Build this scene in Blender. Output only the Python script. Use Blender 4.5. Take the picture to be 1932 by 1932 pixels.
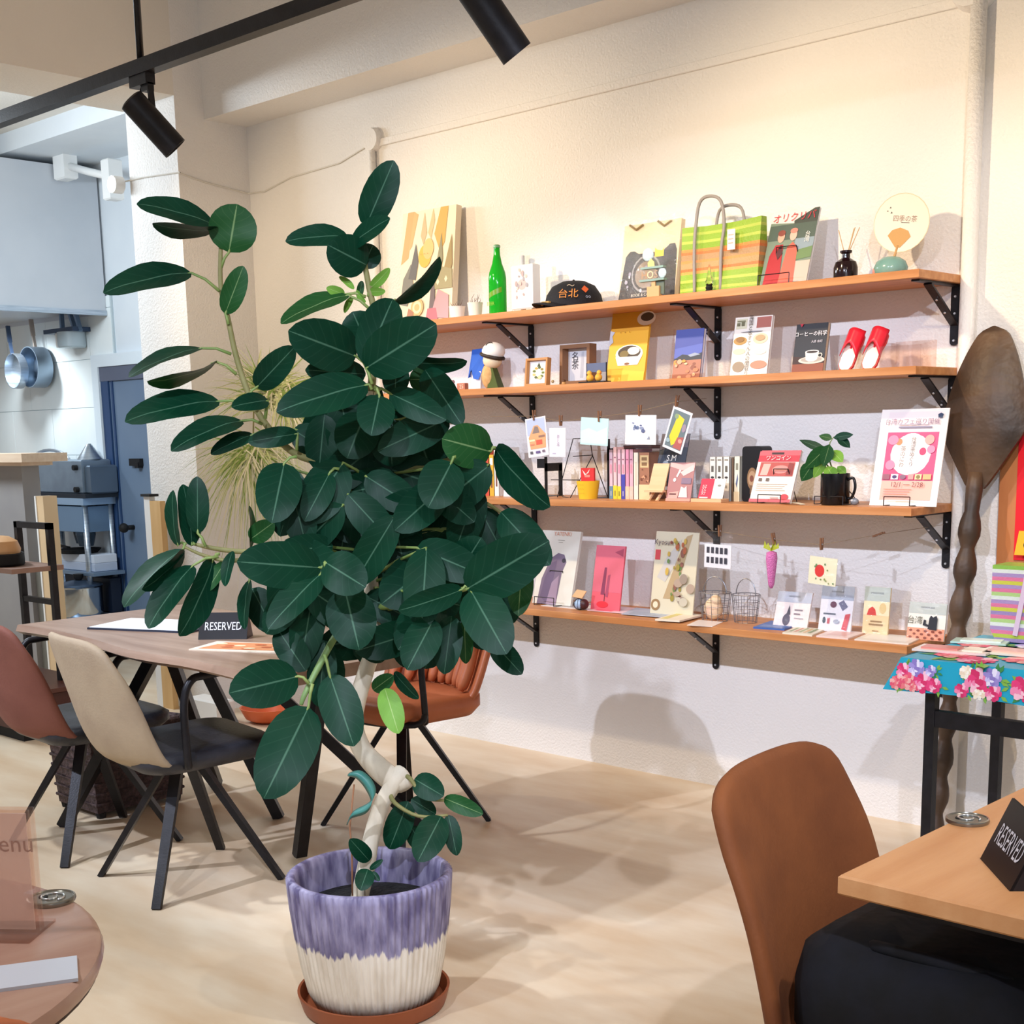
import bpy, math, random
from mathutils import Vector, Matrix
R = math.radians
for o in list(bpy.data.objects): bpy.data.objects.remove(o)
SC = bpy.context.scene
COL = SC.collection

# ------------------------------------------------------------------ camera
CAM = Vector((2.824, -4.038, 1.30)); YAW, PITCH, ROLL, FPX, PPX, PPY = .762, .182, -.021, 2566.8, 966.0, 1288.0
FW = Vector((-math.sin(YAW)*math.cos(PITCH), math.cos(YAW)*math.cos(PITCH), -math.sin(PITCH)))
_rt = Vector((math.cos(YAW), math.sin(YAW), 0)); _up = _rt.cross(FW)
RT = math.cos(ROLL)*_rt + math.sin(ROLL)*_up
UP = -math.sin(ROLL)*_rt + math.cos(ROLL)*_up
cd = bpy.data.cameras.new('camera'); cam = bpy.data.objects.new('camera', cd); COL.objects.link(cam)
cd.sensor_width = 36; cd.lens = FPX/1932*36; cd.shift_y = (PPY-966)/1932; cd.clip_start = .05
cam.matrix_world = Matrix(((RT.x, UP.x, -FW.x, CAM.x), (RT.y, UP.y, -FW.y, CAM.y), (RT.z, UP.z, -FW.z, CAM.z), (0, 0, 0, 1)))
SC.camera = cam
# ------------------------------------------------------------------ light
vs = SC.view_settings
vs.view_transform = 'Standard'; vs.look = 'None'; vs.gamma = 1; vs.use_curve_mapping = False
vs.exposure = 0.38
wd = bpy.data.worlds.new('world'); SC.world = wd; wd.use_nodes = True
wd.node_tree.nodes['Background'].inputs[0].default_value = (.90, .93, 1.0, 1)
wd.node_tree.nodes['Background'].inputs[1].default_value = .31

def spot(name, loc, to, watts, col, ang=70, blend=.5, size=.03):
    l = bpy.data.lights.new(name, 'SPOT'); l.energy = watts; l.color = col; l.spot_size = R(ang); l.spot_blend = blend; l.shadow_soft_size = size
    o = bpy.data.objects.new(name, l); COL.objects.link(o); o.location = loc
    o.rotation_euler = (Vector(to)-Vector(loc)).to_track_quat('-Z', 'Y').to_euler()
    return o
def area(name, loc, to, watts, col, sx, sy):
    l = bpy.data.lights.new(name, 'AREA'); l.energy = watts; l.color = col; l.shape = 'RECTANGLE'; l.size = sx; l.size_y = sy
    o = bpy.data.objects.new(name, l); COL.objects.link(o); o.location = loc
    o.rotation_euler = (Vector(to)-Vector(loc)).to_track_quat('-Z', 'Y').to_euler()
    return o
COOL = (.74, .81, 1.0); WARM = (1.0, .77, .50)
spot('cool_spot', (3.4, -4.3, 2.85), (.1, 0, .25), 220, COOL, 43, .35, .03)
spot('cool_spot', (1.7, -4.3, 2.85), (-.3, 0, .2), 200, COOL, 43, .35, .03)
spot('cool_spot', (-1.5, -4.3, 2.85), (-.4, 0, .2), 290, COOL, 44, .35, .03)
for wx, wat in ((-1.25, 44), (.30, 47), (1.7, 56)):
    spot('warm_spot', (wx, -1.33, 2.36), (wx+.3, 0, 1.6), wat, WARM, 108, .8, .025)
area('kitchen_light', (-4.7, -1.5, 2.75), (-4.0, .3, 1.0), 62, (.80, .91, 1.0), 1.6, .3)
spot('hood_lamp', (-6.9, .75, 2.15), (-6.9, 1.1, .8), 40, (.86, .95, 1.0), 130, .8, .08)
spot('warm_spot', (-2.45, -1.33, 2.40), (-1.9, 0, 1.7), 26, WARM, 100, .8, .025)  # added warm fill lamp, out of view, lifts the left wall and column
spot('fill_spot', (3.1, -1.7, 3.25), (2.5, -2.2, 0), 90, (1.0, .95, .88), 85, .6, .06)  # added fill lamp, out of view, brightens the right table
spot('fill_spot', (-1.3, -3.0, 3.25), (-1.2, -2.6, 0), 190, (.82, .90, 1.0), 85, .6, .06)  # added cool fill, out of view, whitens the left floor
spot('fill_spot', (.6, -4.4, 3.25), (.7, -3.4, 0), 130, (.86, .92, 1.0), 70, .6, .06)  # added cool fill, out of view, for the foreground floor
area('front_fill', (5.6, -7.0, 1.9), (0, -1.2, .9), 30, (.84, .91, 1.0), 3.0, 2.0)  # added soft fill from behind the camera, not a real window

# ------------------------------------------------------------------ survey helpers: photo point + one known distance -> world point
def ray(u, v): return FW + RT*((u-PPX)/FPX) - UP*((v-PPY)/FPX)
def W(u, v, x=None, y=None, z=None, d=None):
    r = ray(u, v)
    if x is not None: k = (x-CAM.x)/r.x
    elif y is not None: k = (y-CAM.y)/r.y
    elif z is not None: k = (z-CAM.z)/r.z
    else: k = d
    return CAM + r*k
def pix(P):
    d = Vector(P)-CAM; w = d.dot(FW)
    return PPX+FPX*d.dot(RT)/w, PPY-FPX*d.dot(UP)/w
def shelf_x(u, y, z):
    x = 0.0
    for _ in range(6): x = W(u, pix((x, y, z))[1], y=y).x
    return x

# ------------------------------------------------------------------ materials
MATS = {}
def lin(c):
    if isinstance(c, str):
        c = [int(c[i:i+2], 16)/255 for i in (0, 2, 4)]
        c = [x/12.92 if x <= .04045 else ((x+.055)/1.055)**2.4 for x in c]
    return (c[0], c[1], c[2], 1)
def mat(name, col, rough=.6, metal=0.0, col2=None, scale=8, stretch=(1, 1, 1), bump=0, trans=0, ior=1.45, spec=None, detail=4, bscale=None, lo=.35, hi=.65, alpha=1, coat=0):
    if name in MATS: return MATS[name]
    m = bpy.data.materials.new(name); m.use_nodes = True; nt = m.node_tree; b = nt.nodes['Principled BSDF']
    b.inputs['Base Color'].default_value = lin(col); b.inputs['Roughness'].default_value = rough; b.inputs['Metallic'].default_value = metal
    b.inputs['Transmission Weight'].default_value = trans; b.inputs['IOR'].default_value = ior
    if spec is not None: b.inputs['Specular IOR Level'].default_value = spec
    if coat: b.inputs['Coat Weight'].default_value = coat
    if alpha < 1: b.inputs['Alpha'].default_value = alpha
    if col2 is not None or bump:
        tc = nt.nodes.new('ShaderNodeTexCoord'); mp = nt.nodes.new('ShaderNodeMapping'); nz = nt.nodes.new('ShaderNodeTexNoise')
        nt.links.new(tc.outputs['Object'], mp.inputs[0]); nt.links.new(mp.outputs[0], nz.inputs['Vector'])
        mp.inputs['Scale'].default_value = stretch; nz.inputs['Scale'].default_value = scale; nz.inputs['Detail'].default_value = detail
        if col2 is not None:
            cr = nt.nodes.new('ShaderNodeValToRGB'); cr.color_ramp.elements[0].position = lo; cr.color_ramp.elements[1].position = hi
            cr.color_ramp.elements[0].color = lin(col); cr.color_ramp.elements[1].color = lin(col2)
            nt.links.new(nz.outputs[0], cr.inputs[0]); nt.links.new(cr.outputs[0], b.inputs['Base Color'])
        if bump:
            n2 = nz
            if bscale:
                n2 = nt.nodes.new('ShaderNodeTexNoise'); n2.inputs['Scale'].default_value = bscale; nt.links.new(mp.outputs[0], n2.inputs['Vector'])
            bp = nt.nodes.new('ShaderNodeBump'); bp.inputs['Strength'].default_value = bump; bp.inputs['Distance'].default_value = .01
            nt.links.new(n2.outputs[0], bp.inputs['Height']); nt.links.new(bp.outputs[0], b.inputs['Normal'])
    MATS[name] = m
    return m
def C(hexcol, rough=.55):                       # plain printed / painted colour
    return mat('paint_'+hexcol+('' if rough == .55 else str(rough)), hexcol, rough)
def clear(name='clear_plastic', col='ffffff', rough=.06, mix=.045):
    if name in MATS: return MATS[name]
    m = bpy.data.materials.new(name); m.use_nodes = True; nt = m.node_tree; nt.nodes.remove(nt.nodes['Principled BSDF'])
    out = nt.nodes['Material Output']; t = nt.nodes.new('ShaderNodeBsdfTransparent'); g = nt.nodes.new('ShaderNodeBsdfGlossy')
    if name == 'clear_plastic':
        tc = nt.nodes.new('ShaderNodeTexCoord'); nz = nt.nodes.new('ShaderNodeTexNoise'); nz.inputs['Scale'].default_value = 38; nz.inputs['Detail'].default_value = 3; bp = nt.nodes.new('ShaderNodeBump'); bp.inputs['Strength'].default_value = .9; bp.inputs['Distance'].default_value = .02
        nt.links.new(tc.outputs['Object'], nz.inputs['Vector']); nt.links.new(nz.outputs[0], bp.inputs['Height']); nt.links.new(bp.outputs[0], g.inputs['Normal'])
    mx = nt.nodes.new('ShaderNodeMixShader'); t.inputs[0].default_value = lin(col); g.inputs['Roughness'].default_value = rough
    mx.inputs[0].default_value = mix; nt.links.new(t.outputs[0], mx.inputs[1]); nt.links.new(g.outputs[0], mx.inputs[2]); nt.links.new(mx.outputs[0], out.inputs[0])
    MATS[name] = m
    return m
wall_m = mat('white_wall_paint', 'eae7e3', .62, col2='efece8', scale=1.3, bump=.35, bscale=110)
ceil_m = mat('ceiling_paint', 'e6e0d6', .8, col2='efe9df', scale=1.2, bump=.15, bscale=80)
black_m = mat('black_powder_steel', '17161a', .42, .3, col2='201f24', scale=30, bump=.05, bscale=200)
dark_m = mat('dark_rubber', '101013', .7)
steel_m = mat('brushed_steel', 'a9b4c0', .33, .9, col2='c3ccd6', scale=6, stretch=(1, 1, 14))
chrome_m = mat('chrome', 'c8ccd2', .12, 1)
wood_m = mat('shelf_oak', 'bb7a45', .45, col2='cf915c', scale=3, stretch=(1, 14, 14), bump=.08, bscale=40)
white_m = mat('white_plastic', 'f1f1ef', .4)
glass_m = mat('clear_glass', 'ffffff', .02, trans=1, ior=1.45)

# ------------------------------------------------------------------ mesh builder
class MB:
    def __init__(s): s.v = []; s.f = []; s.m = []; s.uv = None
    def add(s, vs, fs, mi=0, M=None):
        n = len(s.v)
        s.v += [tuple(M @ Vector(p)) if M else tuple(p) for p in vs]
        s.f += [tuple(i+n for i in f) for f in fs]; s.m += [mi]*len(fs)
        return s
    def box(s, a, b, mi=0, M=None, bev=0):
        x0, y0, z0 = a; x1, y1, z1 = b
        if bev:
            e = bev; vs = []; 
            for z, k in ((z0, e), (z0+e, 0), (z1-e, 0), (z1, e)):
                vs += [(x0+k+e*(k == 0)*.0, y0+k, z), (x1-k, y0+k, z), (x1-k, y1-k, z), (x0+k, y1-k, z)]
            fs = [(3, 2, 1, 0), (12, 13, 14, 15)]
            for r in range(3):
                for i in range(4): j = (i+1) % 4; fs.append((r*4+i, r*4+j, r*4+4+j, r*4+4+i))
            return s.add(vs, fs, mi, M)
        vs = [(x0, y0, z0), (x1, y0, z0), (x1, y1, z0), (x0, y1, z0), (x0, y0, z1), (x1, y0, z1), (x1, y1, z1), (x0, y1, z1)]
        return s.add(vs, [(3, 2, 1, 0), (4, 5, 6, 7), (0, 1, 5, 4), (1, 2, 6, 5), (2, 3, 7, 6), (3, 0, 4, 7)], mi, M)
    def tube(s, pts, r, n=8, mi=0, closed=False, cap=True):
        pts = [Vector(p) for p in pts]; k = len(pts)
        rs = r if isinstance(r, (list, tuple)) else [r]*k
        vs = []; prev = None
        for i, p in enumerate(pts):
            if closed: t = (pts[(i+1) % k]-pts[i-1]).normalized()
            else: t = (pts[min(i+1, k-1)]-pts[max(i-1, 0)]).normalized()
            if prev is None:
                a = Vector((0, 0, 1)) if abs(t.z) < .9 else Vector((1, 0, 0)); n1 = t.cross(a).normalized()
            else: n1 = (prev-t*prev.dot(t)).normalized()
            prev = n1; n2 = t.cross(n1)
            for j in range(n):
                an = 2*math.pi*j/n; vs.append(p+(n1*math.cos(an)+n2*math.sin(an))*rs[i])
        fs = []
        for i in range(k if closed else k-1):
            for j in range(n):
                a = i*n+j; b = i*n+(j+1) % n; c = ((i+1) % k)*n+(j+1) % n; d = ((i+1) % k)*n+j
                fs.append((a, b, c, d))
        if cap and not closed: fs += [tuple(reversed(range(n))), tuple(range((k-1)*n, k*n))]
        return s.add(vs, fs, mi)
    def bar(s, a, b, w, h, mi=0, up=(0, 0, 1), w2=None, h2=None):
        a = Vector(a); b = Vector(b); t = (b-a).normalized(); u = Vector(up)
        if abs(t.dot(u)) > .97: u = Vector((1, 0, 0))
        sd = t.cross(u).normalized(); u = sd.cross(t)
        vs = []
        for p, ww, hh in ((a, w, h), (b, w2 or w, h2 or h)):
            for i, j in ((-1, -1), (1, -1), (1, 1), (-1, 1)): vs.append(p+sd*i*ww/2+u*j*hh/2)
        return s.add(vs, [(3, 2, 1, 0), (4, 5, 6, 7), (0, 1, 5, 4), (1, 2, 6, 5), (2, 3, 7, 6), (3, 0, 4, 7)], mi)
    def lathe(s, prof, n=24, mi=0, c=(0, 0, 0), sx=1, sy=1, cap=True):
        vs = []; k = len(prof)
        for r, z in prof:
            for j in range(n): an = 2*math.pi*j/n; vs.append((c[0]+r*sx*math.cos(an), c[1]+r*sy*math.sin(an), c[2]+z))
        fs = []
        for i in range(k-1):
            for j in range(n): fs.append((i*n+j, i*n+(j+1) % n, (i+1)*n+(j+1) % n, (i+1)*n+j))
        if cap: fs += [tuple(reversed(range(n))), tuple(range((k-1)*n, k*n))]
        return s.add(vs, fs, mi)
    def prism(s, poly, z0, z1, mi=0, M=None):          # polygon in xy, extruded in z
        n = len(poly); vs = [(x, y, z0) for x, y in poly]+[(x, y, z1) for x, y in poly]
        fs = [tuple(reversed(range(n))), tuple(range(n, 2*n))]+[(i, (i+1) % n, n+(i+1) % n, n+i) for i in range(n)]
        return s.add(vs, fs, mi, M)
    def grid(s, fn, nu, nv, mi=0, flip=False):
        vs = [fn(i/nu, j/nv) for j in range(nv+1) for i in range(nu+1)]; fs = []
        for j in range(nv):
            for i in range(nu):
                a = j*(nu+1)+i; f = (a, a+1, a+nu+2, a+nu+1); fs.append(f[::-1] if flip else f)
        return s.add(vs, fs, mi)
    def ball(s, c, r, n=12, mi=0, sq=(1, 1, 1)):
        prof = [(math.sin(math.pi*i/(n//2+1)), -math.cos(math.pi*i/(n//2+1))) for i in range(1, n//2+1)]
        vs = []; k = len(prof)
        for q, z in prof:
            for j in range(n): an = 2*math.pi*j/n; vs.append((c[0]+r*q*sq[0]*math.cos(an), c[1]+r*q*sq[1]*math.sin(an), c[2]+r*z*sq[2]))
        vs += [(c[0], c[1], c[2]-r*sq[2]), (c[0], c[1], c[2]+r*sq[2])]; fs = []
        for i in range(k-1):
            for j in range(n): fs.append((i*n+j, i*n+(j+1) % n, (i+1)*n+(j+1) % n, (i+1)*n+j))
        for j in range(n): fs.append(((j+1) % n, j, k*n)); fs.append(((k-1)*n+j, (k-1)*n+(j+1) % n, k*n+1))
        return s.add(vs, fs, mi)
def link(o, parent=None):
    COL.objects.link(o)
    if parent is not None: o.parent = parent
    return o
def obj(name, mb, mats, parent=None, smooth=False, loc=None, rot=None, label=None):
    me = bpy.data.meshes.new(name); me.from_pydata(mb.v, [], mb.f); me.update()
    for m in (mats if isinstance(mats, (list, tuple)) else [mats]): me.materials.append(m)
    for p, i in zip(me.polygons, mb.m): p.material_index = i; p.use_smooth = bool(smooth)
    o = bpy.data.objects.new(name, me); link(o, parent)
    if loc is not None: o.location = loc
    if rot is not None: o.rotation_euler = rot
    if label: o['label'] = label
    if smooth == 'auto':
        for p in me.polygons: p.use_smooth = True
        try:
            md = None
            me.set_sharp_from_angle(angle=R(38))
        except Exception: pass
    return o
def tag(o, label, cat, group=None):
    o['label'] = label; o['category'] = cat
    if group: o['group'] = group
    return o
def struct(o): o['kind'] = 'structure'; return o
def thing(name, label, cat, loc=(0, 0, 0), rz=0, group=None):
    o = bpy.data.objects.new(name, None); o.empty_display_size = .05; link(o); o.location = loc; o.rotation_euler = (0, 0, rz)
    return tag(o, label, cat, group)
def copy_tree(o, parent=None):
    c = o.copy(); link(c, parent)
    for ch in list(o.children): copy_tree(ch, c)
    return c
def rounded(w, h, r, n=4):                             # rounded rectangle outline centred in x, z from 0
    pts = []
    for cx, cz, a0 in ((w/2-r, r, -90), (w/2-r, h-r, 0), (-w/2+r, h-r, 90), (-w/2+r, r, 180)):
        for i in range(n+1): a = R(a0+90*i/n); pts.append((cx+r*math.cos(a), cz+r*math.sin(a)))
    return pts
def ell(cx, cy, rx, ry, n=20, a0=0, a1=360):
    return [(cx+rx*math.cos(R(a0+(a1-a0)*i/n)), cy+ry*math.sin(R(a0+(a1-a0)*i/n))) for i in range(n+(0 if a1-a0 == 360 else 1))]

# flat print: coloured shapes laid just proud of a front face that looks to -y, local x right, z up
def print_on(parent, w, h, y, shapes, name='print', x0=None, z0=0):
    mb = MB(); cols = []; x0 = -w/2 if x0 is None else x0
    texts = []; k = 0
    for sh in shapes:
        if sh[0] == 't': texts.append(sh); continue
        col = sh[-1]
        if col not in cols: cols.append(col)
        if sh[0] == 'r': s0, t0, s1, t1 = sh[1:5]; poly = [(s0, t0), (s1, t0), (s1, t1), (s0, t1)]
        elif sh[0] == 'e': poly = ell(sh[1], sh[2], sh[3], sh[4], 18)
        else: poly = sh[1]
        k += 1; yy = y-.0004-.00025*k
        mb.add([(x0+a*w, yy, z0+b*h) for a, b in poly], [tuple(range(len(poly)))], cols.index(col))
    if 2 <= len(mb.f) <= 3 or parent.name in ('coffee_book', 'photo_card'):
        k0 = 0
        for f, mi in zip(mb.f, mb.m): obj(name, MB().add([mb.v[i] for i in f], [tuple(range(len(f)))]), C(cols[mi], .5), parent)
    elif mb.f: obj(name, mb, [C(c, .5) for c in cols], parent)
    for q, t in enumerate(texts):
        # ('t', string, s, t, size(m), colour, [rot])
        text_on(parent, t[1], x0+t[2]*w, y-.0010-.00025*(k+1), z0+t[3]*h, t[4], t[5], t[6] if len(t) > 6 else 0)
def text_on(parent, s, x, y, z, size, col, rot=0, align='CENTER', sx=1.0):
    cu = bpy.data.curves.new('lettering', 'FONT'); cu.body = s; cu.size = size; cu.align_x = align; cu.align_y = 'CENTER'; cu.resolution_u = 2; cu.space_line = .9
    t = bpy.data.objects.new('lettering_tmp', cu); COL.objects.link(t)
    dg = bpy.context.evaluated_depsgraph_get(); me = bpy.data.meshes.new_from_object(t.evaluated_get(dg))
    bpy.data.objects.remove(t); me.materials.clear(); me.materials.append(C(col, .5))
    o = bpy.data.objects.new('lettering', me); link(o, parent)
    o.matrix_local = Matrix.Translation((x, y, z)) @ Matrix.Rotation(R(90), 4, 'X') @ Matrix.Rotation(R(rot), 4, 'Z') @ Matrix.Diagonal((sx, 1, 1, 1))
    return o
# ================================================================== the room
fl_m = bpy.data.materials.new('polished_beige_floor'); fl_m.use_nodes = True
def _floor():
    nt = fl_m.node_tree; b = nt.nodes['Principled BSDF']; tc = nt.nodes.new('ShaderNodeTexCoord'); mp = nt.nodes.new('ShaderNodeMapping')
    mp.inputs['Rotation'].default_value = (0, 0, R(-8)); mp.inputs['Scale'].default_value = (1.0, 3.2, 1)
    n1 = nt.nodes.new('ShaderNodeTexNoise'); n1.inputs['Scale'].default_value = 1.6; n1.inputs['Detail'].default_value = 6; n1.inputs['Roughness'].default_value = .55
    cr = nt.nodes.new('ShaderNodeValToRGB'); e = cr.color_ramp.elements
    e[0].position = .32; e[0].color = lin('d0b492'); e[1].position = .68; e[1].color = lin('e4d4bb')
    nt.links.new(tc.outputs['Object'], mp.inputs[0]); nt.links.new(mp.outputs[0], n1.inputs['Vector']); nt.links.new(n1.outputs[0], cr.inputs[0]); nt.links.new(cr.outputs[0], b.inputs['Base Color'])
    b.inputs['Roughness'].default_value = .38; b.inputs['Specular IOR Level'].default_value = .35
_floor()
struct(obj('floor', MB().box((-10, -9, -.1), (6, 2.5, 0)), fl_m))
struct(obj('ceiling', MB().box((-10, -9, 3.30), (6, 2.5, 3.4)), ceil_m))
struct(obj('wall_back', MB().box((-3.07, 0, 0), (6, .15, 3.3)), wall_m))
CX0, CX1, CY = -3.07, -2.665, -.386
struct(obj('wall_column', MB().box((CX0, CY, 0), (CX1, .0, 3.3)), wall_m))
struct(obj('wall_column_side', MB().box((CX0, 0, 0), (-2.95, 1.2, 3.3)), wall_m))
struct(obj('trim_1', MB().box((CX1, -.233, 2.724), (6, 0, 3.3)), wall_m))                # beam over the shelf wall
struct(obj('trim_2', MB().box((CX0-.02, -9, 2.805), (CX1, CY, 3.3)), ceil_m))           # beam towards the room
# wall moulding, pipes, cover discs
o = obj('trim_3', MB().box((-1.78, -.012, 2.499), (6, 0, 2.528), bev=.002), wall_m); struct(o)
mb = MB(); mb.tube([(.92, -.028, 0), (.92, -.028, 2.50)], .024, 14); struct(obj('trim_4', mb, wall_m, smooth=True))
mb = MB(); mb.tube([(-1.767, -.016, 0), (-1.767, -.016, 2.52)], .014, 10); struct(obj('trim_5', mb, wall_m, smooth=True))
mb = MB(); mb.tube([(.90, -.05, 2.56), (.90, 0, 2.56)], [.075, .085], 24); mb.tube([(.95, -.03, 2.58), (1.02, -.03, 2.64), (1.06, -.03, 2.72)], .03, 12); struct(obj('trim_6', mb, wall_m, smooth='auto'))
mb = MB(); mb.tube([(-1.767, -.03, 2.53), (-1.767, 0, 2.53)], [.045, .05], 18); struct(obj('trim_7', mb, wall_m, smooth='auto'))
wire = MB()
pts = [W(225, 345, y=CY-.004), W(270, 335, y=CY-.004), W(340, 325, y=CY-.004)]
pts += [Vector((CX1+.004, CY-.004, pts[-1].z)), Vector((CX1+.004, -.2, pts[-1].z-.03)), Vector((CX1+.004, -.004, pts[-1].z-.06)), Vector((-2.4, -.004, 2.49)), Vector((-1.8, -.004, 2.515))]
wire.tube(pts[:3]+[Vector((CX1+.004, CY-.004, pts[2].z)), Vector((CX1+.004, -.25, pts[2].z-.025)), Vector((CX1+.01, -.02, pts[2].z-.05)), Vector((-2.55, -.004, pts[2].z-.055)), Vector((-2.35, -.004, pts[2].z-.02)), Vector((-2.0, -.004, 2.47)), Vector((-1.8, -.004, 2.515))], .0035, 6); tag(obj('wall_cable', wire, mat('white_cable', 'd9d5cc', .6)), 'thin white cable pinned across the column and wall to the junction disc', 'cable')

# ------------------------------------------------------------------ kitchen beyond the column
KY = 1.2
kw_m = mat('kitchen_paint', 'dde4ea', .6, col2='e6ecf0', scale=2)
tile_m = mat('kitchen_tile', 'e9f1f2', .25, col2='f1f6f6', scale=3)
struct(obj('wall_kitchen', MB().box((-10, KY, 0), (-2.95, KY+.12, 3.3)), kw_m))
tiles = struct(obj('trim_8', MB().box((-9.2, KY-.012, .85), (W(218, 640, y=KY).x, KY, 2.3)), mat('grout', 'b9c6cc', .8)))
tw, thh = .62, .34; tx1 = W(216, 640, y=KY).x; tmesh = None
zt = [.86+i*thh for i in range(5)]
for r, z in enumerate(zt):
    for k in range(6):
        a = tx1-(k+1)*tw-(.31 if r % 2 else 0); b = a+tw
        if k == 0 and r % 2: b = tx1; a = tx1-.31
        elif r % 2: a = tx1-.31-k*tw; b = a+tw
        obj('tile', MB().box((a+.002, KY-.018, z+.002), (b-.002, KY-.008, min(z+thh, 2.3)-.002)), tile_m, tiles)
# door with white frame
dx0 = W(200, 760, y=KY).x; dx1 = dx0+.95; dz = W(230, 690, y=KY).z
fr = MB(); t = .085
fr.box((dx0-t, KY-.05, 0), (dx0, KY, dz+t)).box((dx1, KY-.05, 0), (dx1+t, KY, dz+t)).box((dx0, KY-.05, dz), (dx1, KY, dz+t))
door = struct(obj('door_1', MB().box((dx0, KY-.02, 0), (dx1, KY+.02, dz)), mat('blue_grey_door', '667a94', .4, col2='70839b', scale=2)))
obj('door_frame', fr, mat('door_frame_white', 'dfe9f0', .4), door)
obj('door_stile', MB().box((dx0+.005, KY-.035, 0), (dx0+.10, KY-.02, dz-.09)).box((dx0+.13, KY-.03, 0), (dx0+.15, KY-.02, dz-.09)), mat('door_dark_edge', '27426b', .4), door)
obj('door_lintel', MB().box((dx0, KY-.038, dz-.1), (dx1, KY-.02, dz)), mat('door_lintel', '5d6376', .5), door)
p = W(250, 1010-15, y=KY-.03)
mb = MB(); mb.tube([(p.x, KY-.02, p.z), (p.x, KY-.08, p.z)], .018, 10).ball((p.x, KY-.1, p.z), .035, 12)
obj('door_knob', mb, dark_m, door, smooth=True)
p = W(258, 872, y=KY-.03); obj('latch', MB().box((p.x-.07, KY-.05, p.z-.025), (p.x+.07, KY-.02, p.z+.025)).box((p.x+.02, KY-.06, p.z-.04), (p.x+.06, KY-.02, p.z+.0)), dark_m, door)
# range hood
hx = -6.02
hz0, hz1 = 2.178, 3.14
hood = thing('range_hood', 'big stainless range hood over the kitchen stove', 'range hood', (hx, KY-.02, hz0))
obj('hood_body', MB().add([(0, 0, 0), (0, -1.15, 0), (-3, -1.15, 0), (-3, 0, 0), (0, 0, .96), (0, -1.15, .96), (-3, -1.15, .96), (-3, 0, .96)], [(0, 1, 5, 4), (1, 2, 6, 5), (4, 5, 6, 7), (2, 3, 7, 6), (3, 0, 4, 7)]).box((-2.98, -1.13, .03), (-.02, 0, .05)), mat('hood_steel', 'c4c9d0', .42, .2, col2='ccd0d6', scale=2), hood)
obj('hood_lip', MB().box((-.015, -1.15, -.015), (.012, 0, .02)).box((-3, -1.16, -.015), (0, -1.14, .02)), steel_m, hood)
# soffit and conduit
struct(obj('trim_9', MB().box((-10, .55, 3.18), (-3.07, 1.2, 3.3)), kw_m))
cb = thing('junction_box', 'white conduit box near the kitchen ceiling left of the column', 'junction box', W(123, 310, y=.9))
obj('box_body', MB().box((-.07, -.05, -.1), (.07, .05, .1), bev=.01), white_m, cb)
q = W(212, 338, y=.9)-W(123, 310, y=.9)
mb = MB(); mb.tube([(.05, 0, -.02), (q.x*.5, q.y*.5, q.z*.5), (q.x-.03, q.y, q.z+.02)], .025, 8); obj('conduit', mb, white_m, cb, smooth=True)
tag(obj('wall_box', MB().box((-.045, -.05, -.13), (.045, .05, .12), bev=.008), white_m, loc=W(212, 338, y=.9)), 'narrow white switch box at the end of the kitchen conduit', 'switch box')
tag(obj('cable_cap', MB().tube([(0, -.03, 0), (0, .02, 0)], .04, 12), white_m, smooth='auto', loc=W(232, 346, y=CY-.03)+Vector((-.05, 0, 0))), 'small white cable cap at the edge of the column', 'cable cap')
# hanging pans
def pan(u, v, r, lab, dp, tone):
    p = W(u, v, y=KY-.1-(.12 if u < 50 else 0)); t = thing('saucepan', lab, 'pan', p, group='pans hanging on the kitchen wall')
    mb = MB(); prof = [(r*.9, 0), (r, .01), (r, dp), (r-.006, dp), (r-.008, .012), (.0, .012)]
    n = 24; vs = []
    for rr, z in prof:
        for j in range(n): an = 2*math.pi*j/n; vs.append((rr*math.cos(an), .06-z, rr*math.sin(an)))
    fs = [(i*n+j, i*n+(j+1) % n, (i+1)*n+(j+1) % n, (i+1)*n+j) for i in range(5) for j in range(n)]+[tuple(range(n))]
    mb.add(vs, fs); obj('pan_body', mb, tone, t, smooth='auto')
    mb = MB(); mb.bar((0, 0, r*.9), (-.02, 0, r+.08), .022, .012).bar((-.02, 0, r+.08), (-.035, 0, r+.2), .03, .016)
    obj('handle', mb, mat('dark_handle', '33435c', .5) if tone is steel_m else mat('wood_handle', '9b8d84', .6), t)
    return t
pan(26, 700, .13, 'steel saucepan with a dark handle hanging leftmost on tiles', .07, steel_m)
pan(70, 693, .15, 'grey saucepan with a pale handle hanging beside the leftmost pan', .13, mat('grey_pan', '8797a8', .3, .7))
# towel holder under the hood
t = thing('wall_rack', 'small dark wall rack with a white bottle under the hood', 'rack', W(125, 628, y=KY-.1))
obj('rack_plate', MB().box((-.22, -.06, 0), (.2, .08, .03)), mat('dark_blue_metal', '2c415f', .4), t)
obj('rack_hook', MB().bar((-.05, 0, .03), (-.05, 0, .24), .03, .02).bar((.12, 0, .03), (.02, 0, .24), .03, .02).bar((.2, 0, .0), (.12, 0, .22), .03, .02), mat('steel_blue', '7890ad', .4, .6), t)
mb = MB(); mb.lathe([(.035, -.1), (.04, -.08), (.04, 0), (.02, .0)], 12, c=(-.08, 0, 0)); obj('white_bottle', mb, white_m, t, smooth='auto')
mb = MB(); mb.lathe([(.09, -.11), (.10, -.1), (.10, 0)], 16, c=(.07, 0, 0)); obj('clear_tub', mb, mat('pale_tub', 'b5c4cc', .3), t, smooth='auto')

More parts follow.
